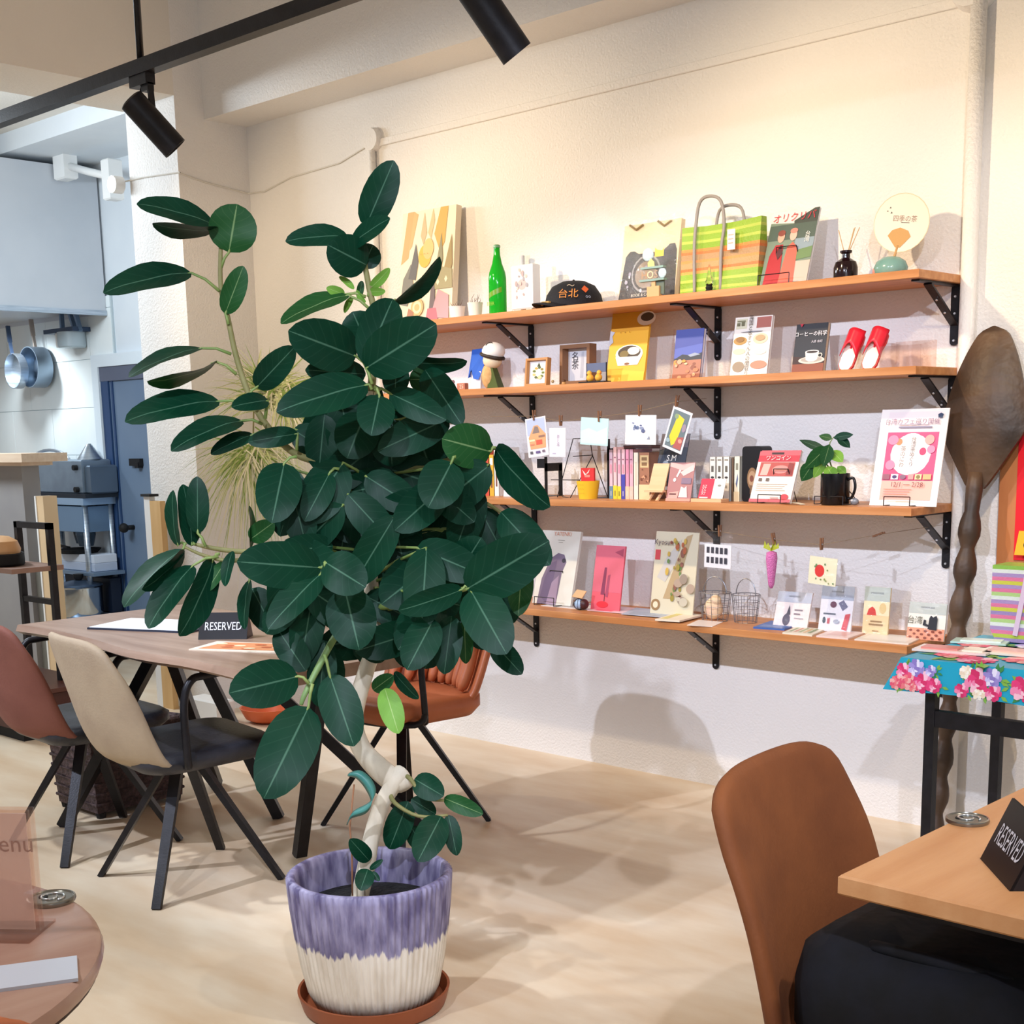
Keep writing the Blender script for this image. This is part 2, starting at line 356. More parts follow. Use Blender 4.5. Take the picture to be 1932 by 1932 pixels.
# stove block, counter, shelf below
SY = .93
a = W(42, 868, y=SY); b = W(158, 940, y=SY)
x0, x1 = a.x, b.x; zt1 = a.z; zt0 = b.z
t = thing('griddle', 'battered steel griddle box on the kitchen counter', 'griddle', ((x0+x1)/2, SY+.12, zt0)); hw = (x1-x0)/2
obj('griddle_body', MB().box((-hw, -.12, .03), (hw, .11, zt1-zt0), bev=.01), mat('worn_steel', '93a3b3', .4, .6, col2='7d8b9b', scale=5, lo=.4, hi=.75), t)
obj('griddle_tray', MB().box((-hw-.02, -.14, -.0), (hw+.06, .12, .03)), mat('black_iron', '1b2430', .6), t)
obj('side_burner', MB().box((hw+.01, -.10, .03), (hw+.08, .11, (zt1-zt0)*.85), bev=.01), mat('steel_dark', '6f7f90', .35, .7), t)
obj('griddle_knob', MB().tube([(hw*.85, -.15, .08+(zt1-zt0)*.5), (hw*.85, -.115, .08+(zt1-zt0)*.5)], .02, 10), dark_m, t)
obj('griddle_foot', MB().tube([(hw*.85, -.15, .06), (hw*.85, -.115, .06)], .02, 10), dark_m, t)
mb = MB(); mb.tube([(-hw*.45+.30*math.cos(R(an)), -.02, zt1-zt0-.04+.11*math.sin(R(an))) for an in range(0, 181, 15)], .012, 6); obj('handle', mb, steel_m, t, smooth=True)
tag(obj('funnel', MB().lathe([(.09, 0), (.03, .09), (.015, .11)], 12), steel_m, smooth='auto', loc=((x0+x1)/2+hw*.8, SY+.12, zt1+.001)), 'small steel funnel standing on the griddle box', 'funnel')
c0 = W(60, 948, y=SY); c1 = W(162, 1005, y=SY)
t = thing('kitchen_counter', 'stainless kitchen counter under the griddle box', 'counter', ((c0.x+c1.x)/2, SY+.12, 0)); hw = (c1.x-c0.x)/2
top = zt0
obj('counter_top', MB().box((-hw-.02, -.14, top-.05), (hw+.03, .12, top-.001)), mat('counter_steel', 'a8c4e0', .25, .6), t)
for i, (fa, fb) in enumerate(((-1, .02), (.04, 1))):
    obj('drawer_front', MB().box((hw*fa, -.135, c1.z), (hw*fb, .11, top-.06), bev=.004), mat('drawer_steel', '7f9cba', .3, .6), t)
for lx in (-hw, hw-.03):
    for ly in (-.11, .09):
        mb = MB(); mb.tube([(lx+.02, ly, 0), (lx+.02, ly, top-.05)], .022, 10); obj('leg', mb, steel_m, t, smooth=True)
zl = W(150, 1150, y=SY+.1).z; zm = W(150, 1073, y=SY+.1).z
for zz in (zl-.025, zm-.025):
    obj('lower_shelf', MB().box((-hw, -.30 if zz < zm-.1 else -.14, zz), (hw+.1, .11, zz+.025)), mat('shelf_steel', '8298b0', .35, .6), t)
obj('counter_foot', MB().lathe([(.05, -.10), (.07, -.02), (.07, 0)], 12, c=(hw*.8, -.08, c1.z)).lathe([(.04, -.09), (.055, -.02), (.055, 0)], 12, c=(hw*.4, -.03, c1.z)), mat('dark_teal_caster', '1f3040', .6), t)
cx = (c0.x+c1.x)/2
t = thing('stock_pot', 'lidded steel stock pot on the bottom kitchen shelf', 'pot', (W(150, 1120, y=SY-.05).x, SY-.05, zl))
obj('pot_body', MB().lathe([(.15, 0), (.16, .02), (.16, .20), (.17, .21)], 24), chrome_m, t, smooth='auto')
obj('pot_lid', MB().lathe([(.17, .212), (.16, .225), (.05, .25), (.02, .25)], 24), mat('lid_steel', '42536a', .3, .6), t, smooth='auto')
obj('lid_knob', MB().lathe([(.02, .25), (.035, .27), (.035, .295)], 12), dark_m, t, smooth='auto')
tag(obj('dark_crate', MB().box((-.30, -.04, 0), (.34, .04, .26), bev=.01), mat('navy_crate', '0e1b30', .5), loc=(cx+.1, SY+.17, zl)), 'dark navy crate behind the stock pot', 'crate')
t = thing('towel_roll', 'white rolled towel behind the stock pot', 'towel', (cx+.14, SY+.17, zl+.261))
mb = MB(); mb.tube([(-.22, 0, .06), (-.2, 0, .06), (.2, 0, .06), (.22, 0, .06)], [.04, .06, .06, .04], 14); obj('roll', mb, mat('towel_white', 'd8e2ee', .9, bump=.3, scale=60), t, smooth=True)
t = thing('foil_box', 'flat white boxes stacked on the middle kitchen shelf', 'box', (cx+.18, SY+.12, zm+.001))
obj('carton', MB().box((-.3, -.10, 0), (.25, .08, .06), bev=.004), mat('carton_white', 'b9c4d8', .6), t); obj('carton', MB().box((-.28, -.10, .06), (.25, .08, .12), bev=.004), mat('carton_pale', 'd4dcea', .6), t)
tag(obj('frying_pan', MB().lathe([(.13, 0), (.16, .03), (.15, .03), (.12, .008)], 20).bar((-.15, 0, .03), (-.42, 0, .05), .03, .015), dark_m, smooth='auto', loc=(cx+.12, SY+.08, zm+.122)), 'black frying pan on top of the white boxes', 'pan')

# grey partition with wooden cap
pz = W(40, 868, y=-.5)
px1 = W(50, 1000, y=-.5).x
t = thing('counter_partition', 'grey half-height partition with a pale wooden cap', 'partition', (px1, -.5, 0))
obj('partition_panel', MB().box((-2.2, 0, 0), (0, .1, pz.z-.03)), mat('grey_panel', '8e8b8c', .6, col2='969392', scale=3), t)
obj('cap', MB().box((-2.2, -.08, pz.z-.01), (.17, .18, pz.z+.035)).box((-2.2, -.04, pz.z-.03), (.08, .14, pz.z-.01)), mat('pale_wood', 'd9bfa5', .5, col2='e3cdb5', scale=4, stretch=(1, 9, 9)), t)
obj('wood_post', MB().box((.10, .02, 0), (.17, .1, pz.z-.19)), mat('pale_wood_post', 'e0c29a', .5), t)
obj('white_edge', MB().box((.085, .015, 0), (.10, .1, pz.z-.19)), white_m, t)
obj('back_panel', MB().box((0, .03, 0), (.085, .09, .62)), mat('grey_panel_low', '77756e', .6), t)
# black serving rack with wooden lids
rk = W(105, 1170, y=-1.0); rx = rk.x
t = thing('serving_rack', 'black square-tube serving rack in front of the grey partition', 'rack', (rx, -1.0, 0))
rm = MB(); zt = W(60, 985, y=-1.0).z
p0 = W(33, 985, y=-1.0).x-rx; p1 = W(92, 985, y=-1.0).x-rx
for xx in (p0, p1):
    obj('post', MB().box((xx-.014, -.014, 0), (xx+.014, .014, zt)), black_m, t)
obj('top_rail', MB().box((p0-.014, -.014, zt-.028), (p1+.014, .014, zt)), black_m, t)
zz = W(60, 1135, y=-1.0).z; obj('lower_rail', MB().box((p0, -.012, zz), (p1, .012, zz+.025)), black_m, t)
zb = W(50, 1066, y=-1.0).z
obj('board', MB().box((p0-.5, -.2, zb-.012), (p1+.01, .05, zb+.01)), mat('rack_board', '9a7a6c', .5), t)
tr = thing('black_tray', 'round black tray on the serving rack', 'tray', (rx+p0-.05, -1.13, zb+.0105))
obj('tray_body', MB().lathe([(.24, 0), (.25, .01), (.25, .055), (.235, .055), (.235, .02)], 28, sy=.5), dark_m, tr, smooth='auto')
for k, (ox, lab) in enumerate(((-.10, 'upturned wooden bowl on the black tray, the left one'), (.125, 'upturned wooden bowl on the black tray, the right one'))):
    l = thing('wooden_bowl', lab, 'bowl', (rx+p0-.05+ox, -1.13, zb+.067), group='wooden bowls on the tray')
    obj('bowl_dome', MB().lathe([(.10, 0), (.105, .02), (.09, .055), (.05, .075), (.01, .08)], 20, sy=.8), mat('lid_wood', 'd9a46e', .5, col2='e0b282', scale=6), l, smooth='auto')
# pale wooden panel leaning by the door
q0 = W(272, 940, y=.0); q1 = W(320, 940, y=-.0)
t = thing('door_panel', 'pale wooden swing panel with a white edge beside the column', 'panel', (W(275, 1000, y=-.46).x, -.46, 0))
ph = W(280, 937, y=-.46).z
obj('panel_edge', MB().box((0, 0, .0), (.05, .03, ph)), white_m, t)
obj('panel_board', MB().box((.05, .0, .0), (.14, .03, ph-.02)), mat('panel_wood', 'e2bd86', .5, col2='d9b078', scale=3, stretch=(6, 6, 1)), t)
obj('panel_cap', MB().box((-.01, -.01, ph), (.07, .04, ph+.012)), dark_m, t)

# ------------------------------------------------------------------ ceiling track with spot lamps
TY, TZ = -1.40, 2.50
track = thing('track_rail', 'black lighting track hung below the ceiling', 'track', (0, TY, TZ))
obj('rail', MB().box((-3.6, -.022, -.02), (4.5, .022, .025)), black_m, track)
for xx in (-1.32, 1.6):
    mb = MB(); mb.tube([(xx, 0, .02), (xx, 0, 3.3-TZ)], .012, 8); obj('hanger_rod', mb, black_m, track, smooth=True)
def spot_lamp(x, yaw, tilt, label):
    t = thing('spot_lamp', label, 'spotlight', (x, TY, TZ-.02), group='spot lamps on the black track')
    obj('adapter', MB().box((-.05, -.018, -.035), (.05, .018, 0)).box((.01, -.012, -.055), (.05, .012, -.03)), black_m, t)
    M = Matrix.Translation((.05, 0, -.16)) @ Matrix.Rotation(yaw, 4, 'Z') @ Matrix.Rotation(tilt, 4, 'Y')
    mb = MB(); mb.bar((.045, 0, -.03), (.055, 0, -.15), .02, .008); obj('arm', mb, black_m, t)
    mb = MB(); n = 24; prof = [(.030, .098), (.036, .10), (.043, .096), (.043, -.10), (.040, -.10), (.036, -.085), (.001, -.08)]
    mb.lathe(prof, n); mb.v = [tuple(M @ Vector(p)) for p in mb.v]; obj('lamp_body', mb, black_m, t, smooth='auto')
    mb = MB().lathe([(.034, -.084), (.001, -.084)], n); mb.v = [tuple(M @ Vector(p)) for p in mb.v]; obj('lens', mb, mat('lamp_lens', 'fff2da', .2), t)
    mb = MB().lathe([(.03, .102), (.001, .102)], n); mb.v = [tuple(M @ Vector(p)) for p in mb.v]; obj('back_plate', mb, mat('lamp_back', '6f7d8e', .4, .5), t)
    mb = MB(); mb.tube([tuple(M @ Vector((.0, .0, .10))), (-.02, 0, -.06), (-.0, 0, -.035)], .005, 6); obj('cable', mb, black_m, t, smooth=True)
    return t
spot_lamp(-1.32, R(62), R(-42), 'black cylinder spotlight on the track at the hanger rod')
spot_lamp(.24, R(62), R(-38), 'black cylinder spotlight at the top edge above the shelves')
# ================================================================== furniture
def bez(pts, n=4):                                     # Catmull-Rom smoothing of a polyline
    P = [Vector(p) for p in pts]; out = []
    for i in range(len(P)-1):
        a, b, c, d = P[max(i-1, 0)], P[i], P[i+1], P[min(i+2, len(P)-1)]
        for k in range(n):
            t = k/n; out.append(.5*((2*b)+(c-a)*t+(2*a-5*b+4*c-d)*t*t+(3*b-a-3*c+d)*t**3))
    out.append(P[-1]); return out
def prof(pts, t):
    n = len(pts)-1; f = t*n; i = min(int(f), n-1); k = f-i
    a, b, c, d = pts[max(i-1, 0)], pts[i], pts[i+1], pts[min(i+2, n)]
    return .5*((2*b)+(c-a)*k+(2*a-5*b+4*c-d)*k*k+(3*b-a-3*c+d)*k**3)
def back_shell(outer, inner, parent, hw=(.15, .21, .228, .232, .222, .20), yy=(-.06, -.20, -.258, -.288, -.315, -.335), zz=(.385, .395, .475, .58, .69, .775), wrap=.085, thick=.022, name='back_shell'):
    mb = MB(); nu, nv = 12, 12
    def fn(a, b):
        s = 2*a-1; w = prof(hw, b); z = prof(zz, b); y = prof(yy, b)
        # rounded upper corners
        k = abs(s)**5; zt = z-.035*k*max(0, (b-.72)/.28)
        ww = w*s*(1-.06*k*max(0, (b-.8)/.2))
        return (ww, y+wrap*abs(s)**2.2*(.55+.45*math.sin(math.pi*min(1, b+.15))), zt+.0*k)
    mb.grid(fn, nu, nv)
    o = obj(name, mb, [outer, inner], parent, smooth=True)
    md = o.modifiers.new('thickness', 'SOLIDIFY'); md.thickness = thick; md.offset = 0; md.material_offset = 1; md.material_offset_rim = 0
    sd = o.modifiers.new('smooth', 'SUBSURF'); sd.levels = 1; sd.render_levels = 1
    return o
def star_legs(t, r=.2, hub=.37, rot=0):
    for k in range(4):
        a = R(45+90*k)+rot; dx, dy = math.cos(a), math.sin(a); q = r*1.414
        obj('leg', MB().bar((dx*.04, dy*.04, hub), (dx*q, dy*q, .0), .034, .020, w2=.026, h2=.016), black_m, t)
    mb = MB().lathe([(.05, hub-.03), (.06, hub-.02), (.06, hub+.03), (.11, hub+.035)], 16); obj('swivel_hub', mb, black_m, t, smooth='auto')
def seat_pad(t, m, hw=.215, y0=-.20, y1=.22, z=.43, th=.055):
    mb = MB()
    poly = [(x, y0+(y1-y0)*0+zz) for x, zz in []]
    pts = rounded(2*hw, y1-y0, .09, 5)
    n = len(pts); rings = [(.90, z-th), (1.0, z-th*.6), (1.0, z-.012), (.92, z), (.55, z-.008)]
    vs = []; cy = (y1-y0)/2
    for k, zz in rings: vs += [(x*k, y0+cy+(y-cy)*k, zz+.012*max(0, (y-cy)/cy)) for x, y in pts]
    fs = [(r*n+i, r*n+(i+1) % n, (r+1)*n+(i+1) % n, (r+1)*n+i) for r in range(len(rings)-1) for i in range(n)]
    fs += [tuple(reversed(range(n))), tuple(range((len(rings)-1)*n, len(rings)*n))]
    mb.add(vs, fs); return obj('seat', mb, m, t, smooth=True)
def loop_arm(t, s, hw=.25, zt=.655):
    mb = MB(); mb.tube(bez([(s*.15, -.08, .395), (s*(hw-.02), -.09, .40), (s*hw, -.10, .43), (s*hw, -.10, .58), (s*hw, -.075, zt-.01), (s*hw, -.02, zt), (s*hw, .14, zt+.008)], 5), .011, 8)
    o = obj('armrest', mb, black_m, t, smooth=True); obj('arm_pad', MB().box((s*hw-.022, -.03, zt+.008), (s*hw+.022, .17, zt+.024), bev=.006), leather_d, o)
def tube_arm(t, s, hw=.245, zt=.655):
    mb = MB(); mb.tube(bez([(s*.15, .10, .395), (s*(hw-.02), .12, .40), (s*hw, .13, .43), (s*hw, .14, .60), (s*hw, .11, zt), (s*hw, .04, zt+.005), (s*(hw-.005), -.17, zt-.02), (s*(hw-.03), -.25, zt-.03)], 4), .011, 8)
    return obj('armrest', mb, black_m, t, smooth=True)
suede_g = mat('beige_suede', 'a39079', .85, col2='b5a389', scale=5, bump=.08, bscale=150)
suede_b = mat('maroon_suede', '7b4a3f', .8, col2='8a574b', scale=5, bump=.08, bscale=150)
suede_o = mat('saddle_suede', '75401f', .78, col2='8c5028', scale=6, bump=.08, bscale=150)
leather_d = mat('dark_leather', '25252a', .42, col2='303036', scale=12, bump=.1, bscale=120)
def shell_chair(loc, rz, outer, inner, label, arms=True):
    t = thing('dining_chair', label, 'chair', loc, rz, 'chairs at the cafe tables')
    back_shell(outer, inner, t); seat_pad(t, leather_d if arms else inner); star_legs(t)
    if arms: loop_arm(t, 1); loop_arm(t, -1)
    return t
shell_chair((-.60, -1.87, 0), R(-8), suede_g, leather_d, 'beige suede chair with black legs at the live-edge table, beside the basket')
shell_chair((-1.17, -1.86, 0), R(-4), suede_b, leather_d, 'maroon suede chair cut by the left edge of the photo')
# brown chair at the right table: faces +x
t = thing('dining_chair', 'saddle brown suede chair tucked under the square table on the right', 'chair', (1.99, -2.30, 0), R(-84), 'chairs at the cafe tables')
back_shell(suede_o, suede_o, t, hw=(.15, .20, .21, .215, .215, .205), yy=(-.05, -.185, -.21, -.225, -.25, -.285), zz=(.40, .425, .50, .60, .71, .815), wrap=.06, thick=.026)
seat_pad(t, mat('dark_seat', '15120f', .6)); star_legs(t)  # near-black seat colour carries the shade under the table

# orange armchair with channel-stitched back, facing -y
t = thing('armchair', 'orange leather armchair with ribbed back between the plant and the wall', 'chair', (-.53, -1.06, 0), R(180), 'chairs at the cafe tables')
or_m = mat('orange_leather', 'b4623a', .45, col2='c4724a', scale=5, bump=.06, bscale=160)
seat_pad(t, or_m, hw=.225, y1=.235, z=.455, th=.075); star_legs(t)
back_shell(or_m, or_m, t, hw=(.16, .22, .235, .24, .235, .215), yy=(-.08, -.2, -.245, -.27, -.29, -.30), zz=(.40, .425, .50, .59, .68, .755), wrap=.11, thick=.03)
for k in range(9):
    s = -1+2*(k+.5)/9; x = s*.20
    yb = -.225+.09*abs(s)**2.2
    mb = MB(); mb.tube(bez([(x*.95, yb+.045, .46), (x, yb+.012, .53), (x*1.02, yb-.010, .62), (x*1.0, yb-.028, .705)], 3), [.010, .017]+[.020]*7+[.012], 8)
    obj('padded_channel', mb, or_m, t, smooth=True)
tube_arm(t, 1, .255, .645); tube_arm(t, -1, .255, .645)
mb = MB(); mb.tube(bez([(-.255, .13, .43), (-.24, .16, .40), (0, .18, .385), (.24, .16, .40), (.255, .13, .43)], 4), .011, 8); obj('seat_rail', mb, black_m, t, smooth=True)

# live-edge table
tt = thing('dining_table', 'long live-edge wooden dining table on black legs', 'table', (-.53, -1.68, 0))
front = [(-1.35, -1.985), (-1.2, -1.975), (-1.0, -1.985), (-.8, -2.01), (-.6, -2.045), (-.45, -2.05), (-.3, -2.04), (-.1, -2.055), (.02, -2.07), (.115, -2.06)]
back = [(.12, -1.36), (0, -1.35), (-.4, -1.37), (-.8, -1.36), (-1.36, -1.34)]
ft = bez([Vector((x, y, 0)) for x, y in front], 4)
edge = [(p.x+.53, p.y+1.68) for p in ft]; bk = [(x+.53, y+1.68) for x, y in back]
tb = mat('table_walnut', '8d705d', .34, col2='a58a77', scale=2.4, stretch=(1, 9, 9), bump=.05, bscale=30, detail=6)
poly = edge+bk; n = len(poly); mb = MB()
ins = [(x, y+(.030 if i < len(edge) else -.012)) for i, (x, y) in enumerate(poly)]
vs = [(x, y, .685) for x, y in ins]+[(x, y, .70) for x, y in poly]+[(x, y+(.008 if i < len(edge) else 0), .72) for i, (x, y) in enumerate(poly)]
fs = [tuple(reversed(range(n)))]; mi = [0]
mb.add(vs, [tuple(reversed(range(n))), tuple(range(2*n, 3*n))]+[(r*n+i, r*n+(i+1) % n, (r+1)*n+(i+1) % n, (r+1)*n+i) for r in range(2) for i in range(n)])
obj('tabletop', mb, tb, tt)
for a_, b_ in (((-.25, -1.60, .67), (-.515, -1.526, 0)), ((-.68, -1.64, .67), (-.33, -1.12, 0)), ((-1.10, -1.60, .67), (-1.48, -1.17, 0)), ((-1.0, -1.66, .67), (-1.42, -1.84, 0)), ((-1.12, -1.50, .67), (-.92, -1.30, 0))):
    o_ = Vector((.53, 1.68, 0)); obj('leg', MB().bar(Vector(a_)+o_, Vector(b_)+o_, .036, .036), black_m, tt)
obj('leg_plate', MB().box((-.62, -.08, .665), (-.42, .2, .685)), black_m, tt); obj('leg_plate', MB().box((-.22, -.04, .665), (.34, .12, .685)), black_m, tt)
obj('under_rail', MB().box((-.45, .0, .645), (.30, .05, .67)), black_m, tt)
# menu clipboard, sign and postcard on it
cb0 = W(42, 1402, z=0)
t = thing('low_cabinet', 'dark red-brown low cabinet at the left edge behind the maroon chair', 'cabinet', (cb0.x, cb0.y, 0))
obj('cabinet_body', MB().box((-1.0, 0, .05), (0, .4, .20), bev=.004), mat('cabinet_brown', '4a2620', .5), t); obj('cabinet_top', MB().box((-1.01, -.01, .20), (.01, .41, .22)), mat('cabinet_top', '5a3228', .4), t); obj('plinth', MB().box((-.98, .02, 0), (-.02, .38, .05)), dark_m, t)
t = thing('menu_board', 'white menu sheet on a dark clipboard on the live-edge table', 'menu', W(300, 1182, z=.72), R(22))
obj('board', MB().box((-.19, -.11, 0), (.19, .11, .006)), mat('clipboard_dark', '2a3040', .5), t)
obj('sheet', MB().box((-.185, -.105, .006), (.17, .105, .008)), mat('menu_paper', 'f2f4f6', .35), t)
mb = MB(); mb.tube([(.16, -.04, .010), (.19, -.05, .022), (.2, 0, .024), (.19, .05, .022), (.16, .04, .010)], .0025, 6); obj('clip', mb, chrome_m, t, smooth=True)
def reserved(loc, rz, label, w=.16, h=.085, d=.075):
    t = thing('reserved_sign', label, 'sign', loc, rz, 'reserved signs')
    m = mat('sign_black', '121117', .35); k = math.atan2(d/2, h)
    mb = MB(); e = .004
    for sy in (-1, 1): mb.add([(-w/2, sy*d/2, 0), (w/2, sy*d/2, 0), (w/2, sy*(d/2-e), 0), (-w/2, sy*(d/2-e), 0), (-w/2, sy*e*.3, h), (w/2, sy*e*.3, h), (w/2, -sy*e*.3, h-e), (-w/2, -sy*e*.3, h-e)], [(0, 1, 5, 4), (1, 2, 6, 5), (2, 3, 7, 6), (3, 0, 4, 7), (4, 5, 6, 7), (3, 2, 1, 0)])
    mb.add([(-w/2, -d/2, 0), (-w/2, d/2, 0), (-w/2, 0, h), (w/2, -d/2, 0), (w/2, d/2, 0), (w/2, 0, h)], [(0, 2, 1), (3, 4, 5)])
    obj('tent_board', mb, m, t)
    o = text_on(t, 'RESERVED', 0, 0, 0, h*.42, 'e8eaf2', sx=.92)
    o.matrix_local = Matrix.Translation((0, -d/4-.0022, h*.48)) @ Matrix.Rotation(math.pi/2-k, 4, 'X') @ Matrix.Diagonal((w/(h*2.15)*.88, 1.15, 1, 1))
    return t
reserved(W(426, 1203, z=.72), R(40), 'small black RESERVED tent sign on the live-edge table', w=.145, h=.075)
t = thing('postcard', 'orange and white picture postcard lying on the live-edge table', 'postcard', W(465, 1222, z=.72), R(24))
obj('card', MB().box((-.14, -.075, 0), (.14, .075, .003)), C('e9dcc8'), t)
mb = MB(); random.seed(3)
mb.add([(-.12, -.06, .0035), (.13, -.05, .0035), (.12, .065, .0035), (-.10, .06, .0035)], [(0, 1, 2, 3)], 0)
for k in range(9): cx, cy = random.uniform(-.1, .1), random.uniform(-.045, .045); mb.add([(cx+.02*math.cos(a*1.05), cy+.012*math.sin(a*1.05), .0036+.0001*k) for a in range(6)], [tuple(range(6))], 1+k % 2)
obj('picture', mb, [C('d98f5e'), C('c4643a'), C('ecd9b0')], t)
# woven basket under the table
t = thing('luggage_basket', 'dark woven luggage basket on the floor behind the maroon chair', 'basket', (-1.53, -1.55, 0))
bm = mat('dark_wicker', '3a2c2c', .7, col2='574444', scale=60, bump=.8, bscale=90)
mb = MB(); a, b, h = .15, .19, .31
mb.add([(-a*.9, -b*.9, .02), (a*.9, -b*.9, .02), (a*.9, b*.9, .02), (-a*.9, b*.9, .02), (-a, -b, h), (a, -b, h), (a, b, h), (-a, b, h), (-a+.015, -b+.015, h), (a-.015, -b+.015, h), (a-.015, b-.015, h), (-a+.015, b-.015, h), (-a*.8, -b*.8, .04), (a*.8, -b*.8, .04), (a*.8, b*.8, .04), (-a*.8, b*.8, .04)],
       [(3, 2, 1, 0), (12, 13, 14, 15)]+[(r+i, r+(i+1) % 4, r+4+(i+1) % 4, r+4+i) for r in (0, 4, 8) for i in range(4)])
obj('basket_body', mb, bm, t)
for k in range(7):
    z = .05+.037*k; f = .9+.1*(z/h)
    mb = MB(); mb.tube([(-a*f, -b*f-.002, z), (a*f+.002, -b*f-.002, z), (a*f+.002, b*f, z), (-a*f, b*f, z)], .006, 6, closed=True); obj('weave_band', mb, bm, t)
mb = MB(); mb.tube([(-a, -b, h), (a, -b, h), (a, b, h), (-a, b, h)], .011, 8, closed=True); obj('rim', mb, bm, t)
for sx in (-1, 1):
    for sy in (-1, 1): obj('foot', MB().lathe([(.016, 0), (.02, .02)], 8, c=(sx*a*.8, sy*b*.8, 0)), dark_m, t)
# orange planter on the floor by the wall
t = thing('floor_bowl', 'low orange bowl on the floor seen under the live-edge table', 'bowl', (-2.28, -.33, 0))
obj('bowl_body', MB().lathe([(.07, 0), (.11, .02), (.135, .07), (.128, .07), (.10, .02), (.01, .015)], 24), C('d9683a', .4), t, smooth='auto')
tag(obj('white_block', MB().box((-.12, -.05, 0), (.12, .05, .11), bev=.008), C('e6e4df', .7), loc=(-2.50, -.50, 0)), 'white block on the floor at the column foot', 'block')

# right square table
rt = thing('cafe_table', 'square oak-top cafe table at the right edge', 'table', (2.36, -2.15, 0))
oak = mat('table_oak', 'c58a58', .42, col2='d39c6a', scale=2.2, stretch=(9, 1, 9), bump=.04, bscale=30, detail=6)
obj('tabletop', MB().box((-.41, -.36, .692), (.41, .36, .72), bev=.003), oak, rt)

for sx in (-.06, .36):
    for sy in (-.31, .31): obj('leg', MB().box((sx-.018, sy-.018, 0), (sx+.018, sy+.018, .67)), black_m, rt)
obj('under_frame', MB().box((-.36, -.31, .668), (.36, .31, .692)), black_m, rt)
reserved((2.134, -2.354, .72), R(-50), 'black RESERVED tent sign on the oak table at the right edge', w=.133, h=.085, d=.08)
t = thing('shade_bag', 'added black bag shape standing in for the shade under the oak table', 'bag', (2.04, -2.30, .446)); bk_ = mat('shade_black', '08080c', .85, col2='0e0f18', scale=20, bump=.3, bscale=30)  # added black form, stands in for deep shade beneath the tabletop
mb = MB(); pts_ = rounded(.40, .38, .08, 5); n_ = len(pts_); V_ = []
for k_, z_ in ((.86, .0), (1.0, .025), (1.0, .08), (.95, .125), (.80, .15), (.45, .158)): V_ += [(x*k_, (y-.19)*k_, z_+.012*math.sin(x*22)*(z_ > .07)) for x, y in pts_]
mb.add(V_, [(r*n_+i, r*n_+(i+1) % n_, (r+1)*n_+(i+1) % n_, (r+1)*n_+i) for r in range(5) for i in range(n_)]+[tuple(reversed(range(n_))), tuple(range(5*n_, 6*n_))]); obj('shade_bag_body', mb, bk_, t, smooth=True)
mb = MB(); mb.tube(bez([(-.10, -.10, .140), (-.06, -.13, .155), (.06, -.13, .155), (.10, -.10, .140)], 4), .009, 8); obj('shade_bag_strap', mb, bk_, t, smooth=True)
def coaster(loc, r, label):
    t = thing('table_medal', label, 'coaster', loc, 0, 'round metal medals set on the tables')
    obj('disc', MB().lathe([(r, 0), (r*1.03, .003), (r, .006), (r*.93, .0065), (r*.90, .005), (.001, .005)], 32), mat('tin_plate', '8d8a80', .25, .8), t, smooth='auto')
    mb = MB(); mb.tube([(r*.6*math.cos(R(a))*(1-a/700), r*.6*math.sin(R(a))*(1-a/700), .0058) for a in range(0, 420, 20)], r*.055, 6); obj('emblem', mb, mat('emblem_bright', 'd9dde0', .2, .9), t, smooth=True)
    obj('emblem_dot', MB().lathe([(r*.2, .005), (r*.2, .0062)], 14, c=(-r*.3, -r*.2, 0)), dark_m, t)
coaster(W(1825, 1550, z=.72), .031, 'round metal medal on the oak table near the chair back')

# round table bottom left
rd = thing('round_table', 'round brown laminate table in the lower left corner', 'table', (1.215, -3.60, 0))
obj('tabletop', MB().lathe([(.365, .695), (.383, .698), (.386, .708), (.383, .7165), (.376, .72), (.001, .72)], 72), mat('rose_walnut', 'a57f6f', .24, col2='b59382', scale=2.5, stretch=(8, 1, 8)), rd, smooth='auto')
obj('rim_edge', MB().lathe([(.372, .692), (.380, .692), (.380, .697)], 72, cap=False), mat('dark_walnut_edge', '3a2620', .5), rd)
for k in range(3):
    a = R(18+120*k); obj('leg', MB().bar((.12*math.cos(a), .12*math.sin(a), .69), (.27*math.cos(a), .27*math.sin(a), .0), .07, .03), mat('leg_walnut', '4a2c25', .5), rd)
coaster(W(97, 1700, z=.72), .030, 'round metal medal on the round brown table')
st = thing('acrylic_stand', 'clear acrylic card stand on the round table at the left edge', 'card stand', W(-12, 1762, z=.72), R(38))
ac = clear('acrylic', 'fff6f2', .02, .10)
obj('stand_plate', MB().box((-.075, -.004, .004), (.058, .0, .155)), ac, st)
obj('stand_back', MB().box((-.075, .010, .004), (.058, .013, .155)), ac, st)
obj('stand_foot', MB().box((-.075, -.03, 0), (.058, .045, .004)), ac, st)
obj('insert_card', MB().box((-.072, .001, .006), (.052, .003, .150)), mat('pale_film', 'f4e6de', .4, alpha=.5), st)
print_on(st, .12, .14, .001, [('t', 'menu', .72, .80, .03, 'a98574')])
tag(obj('folded_card', MB().box((-.10, -.035, 0), (.075, .035, .004)), C('c9cfdc', .3), loc=W(12, 1848, z=.72), rot=(0, 0, R(62))), 'pale folded card lying on the round table below the acrylic stand', 'card')
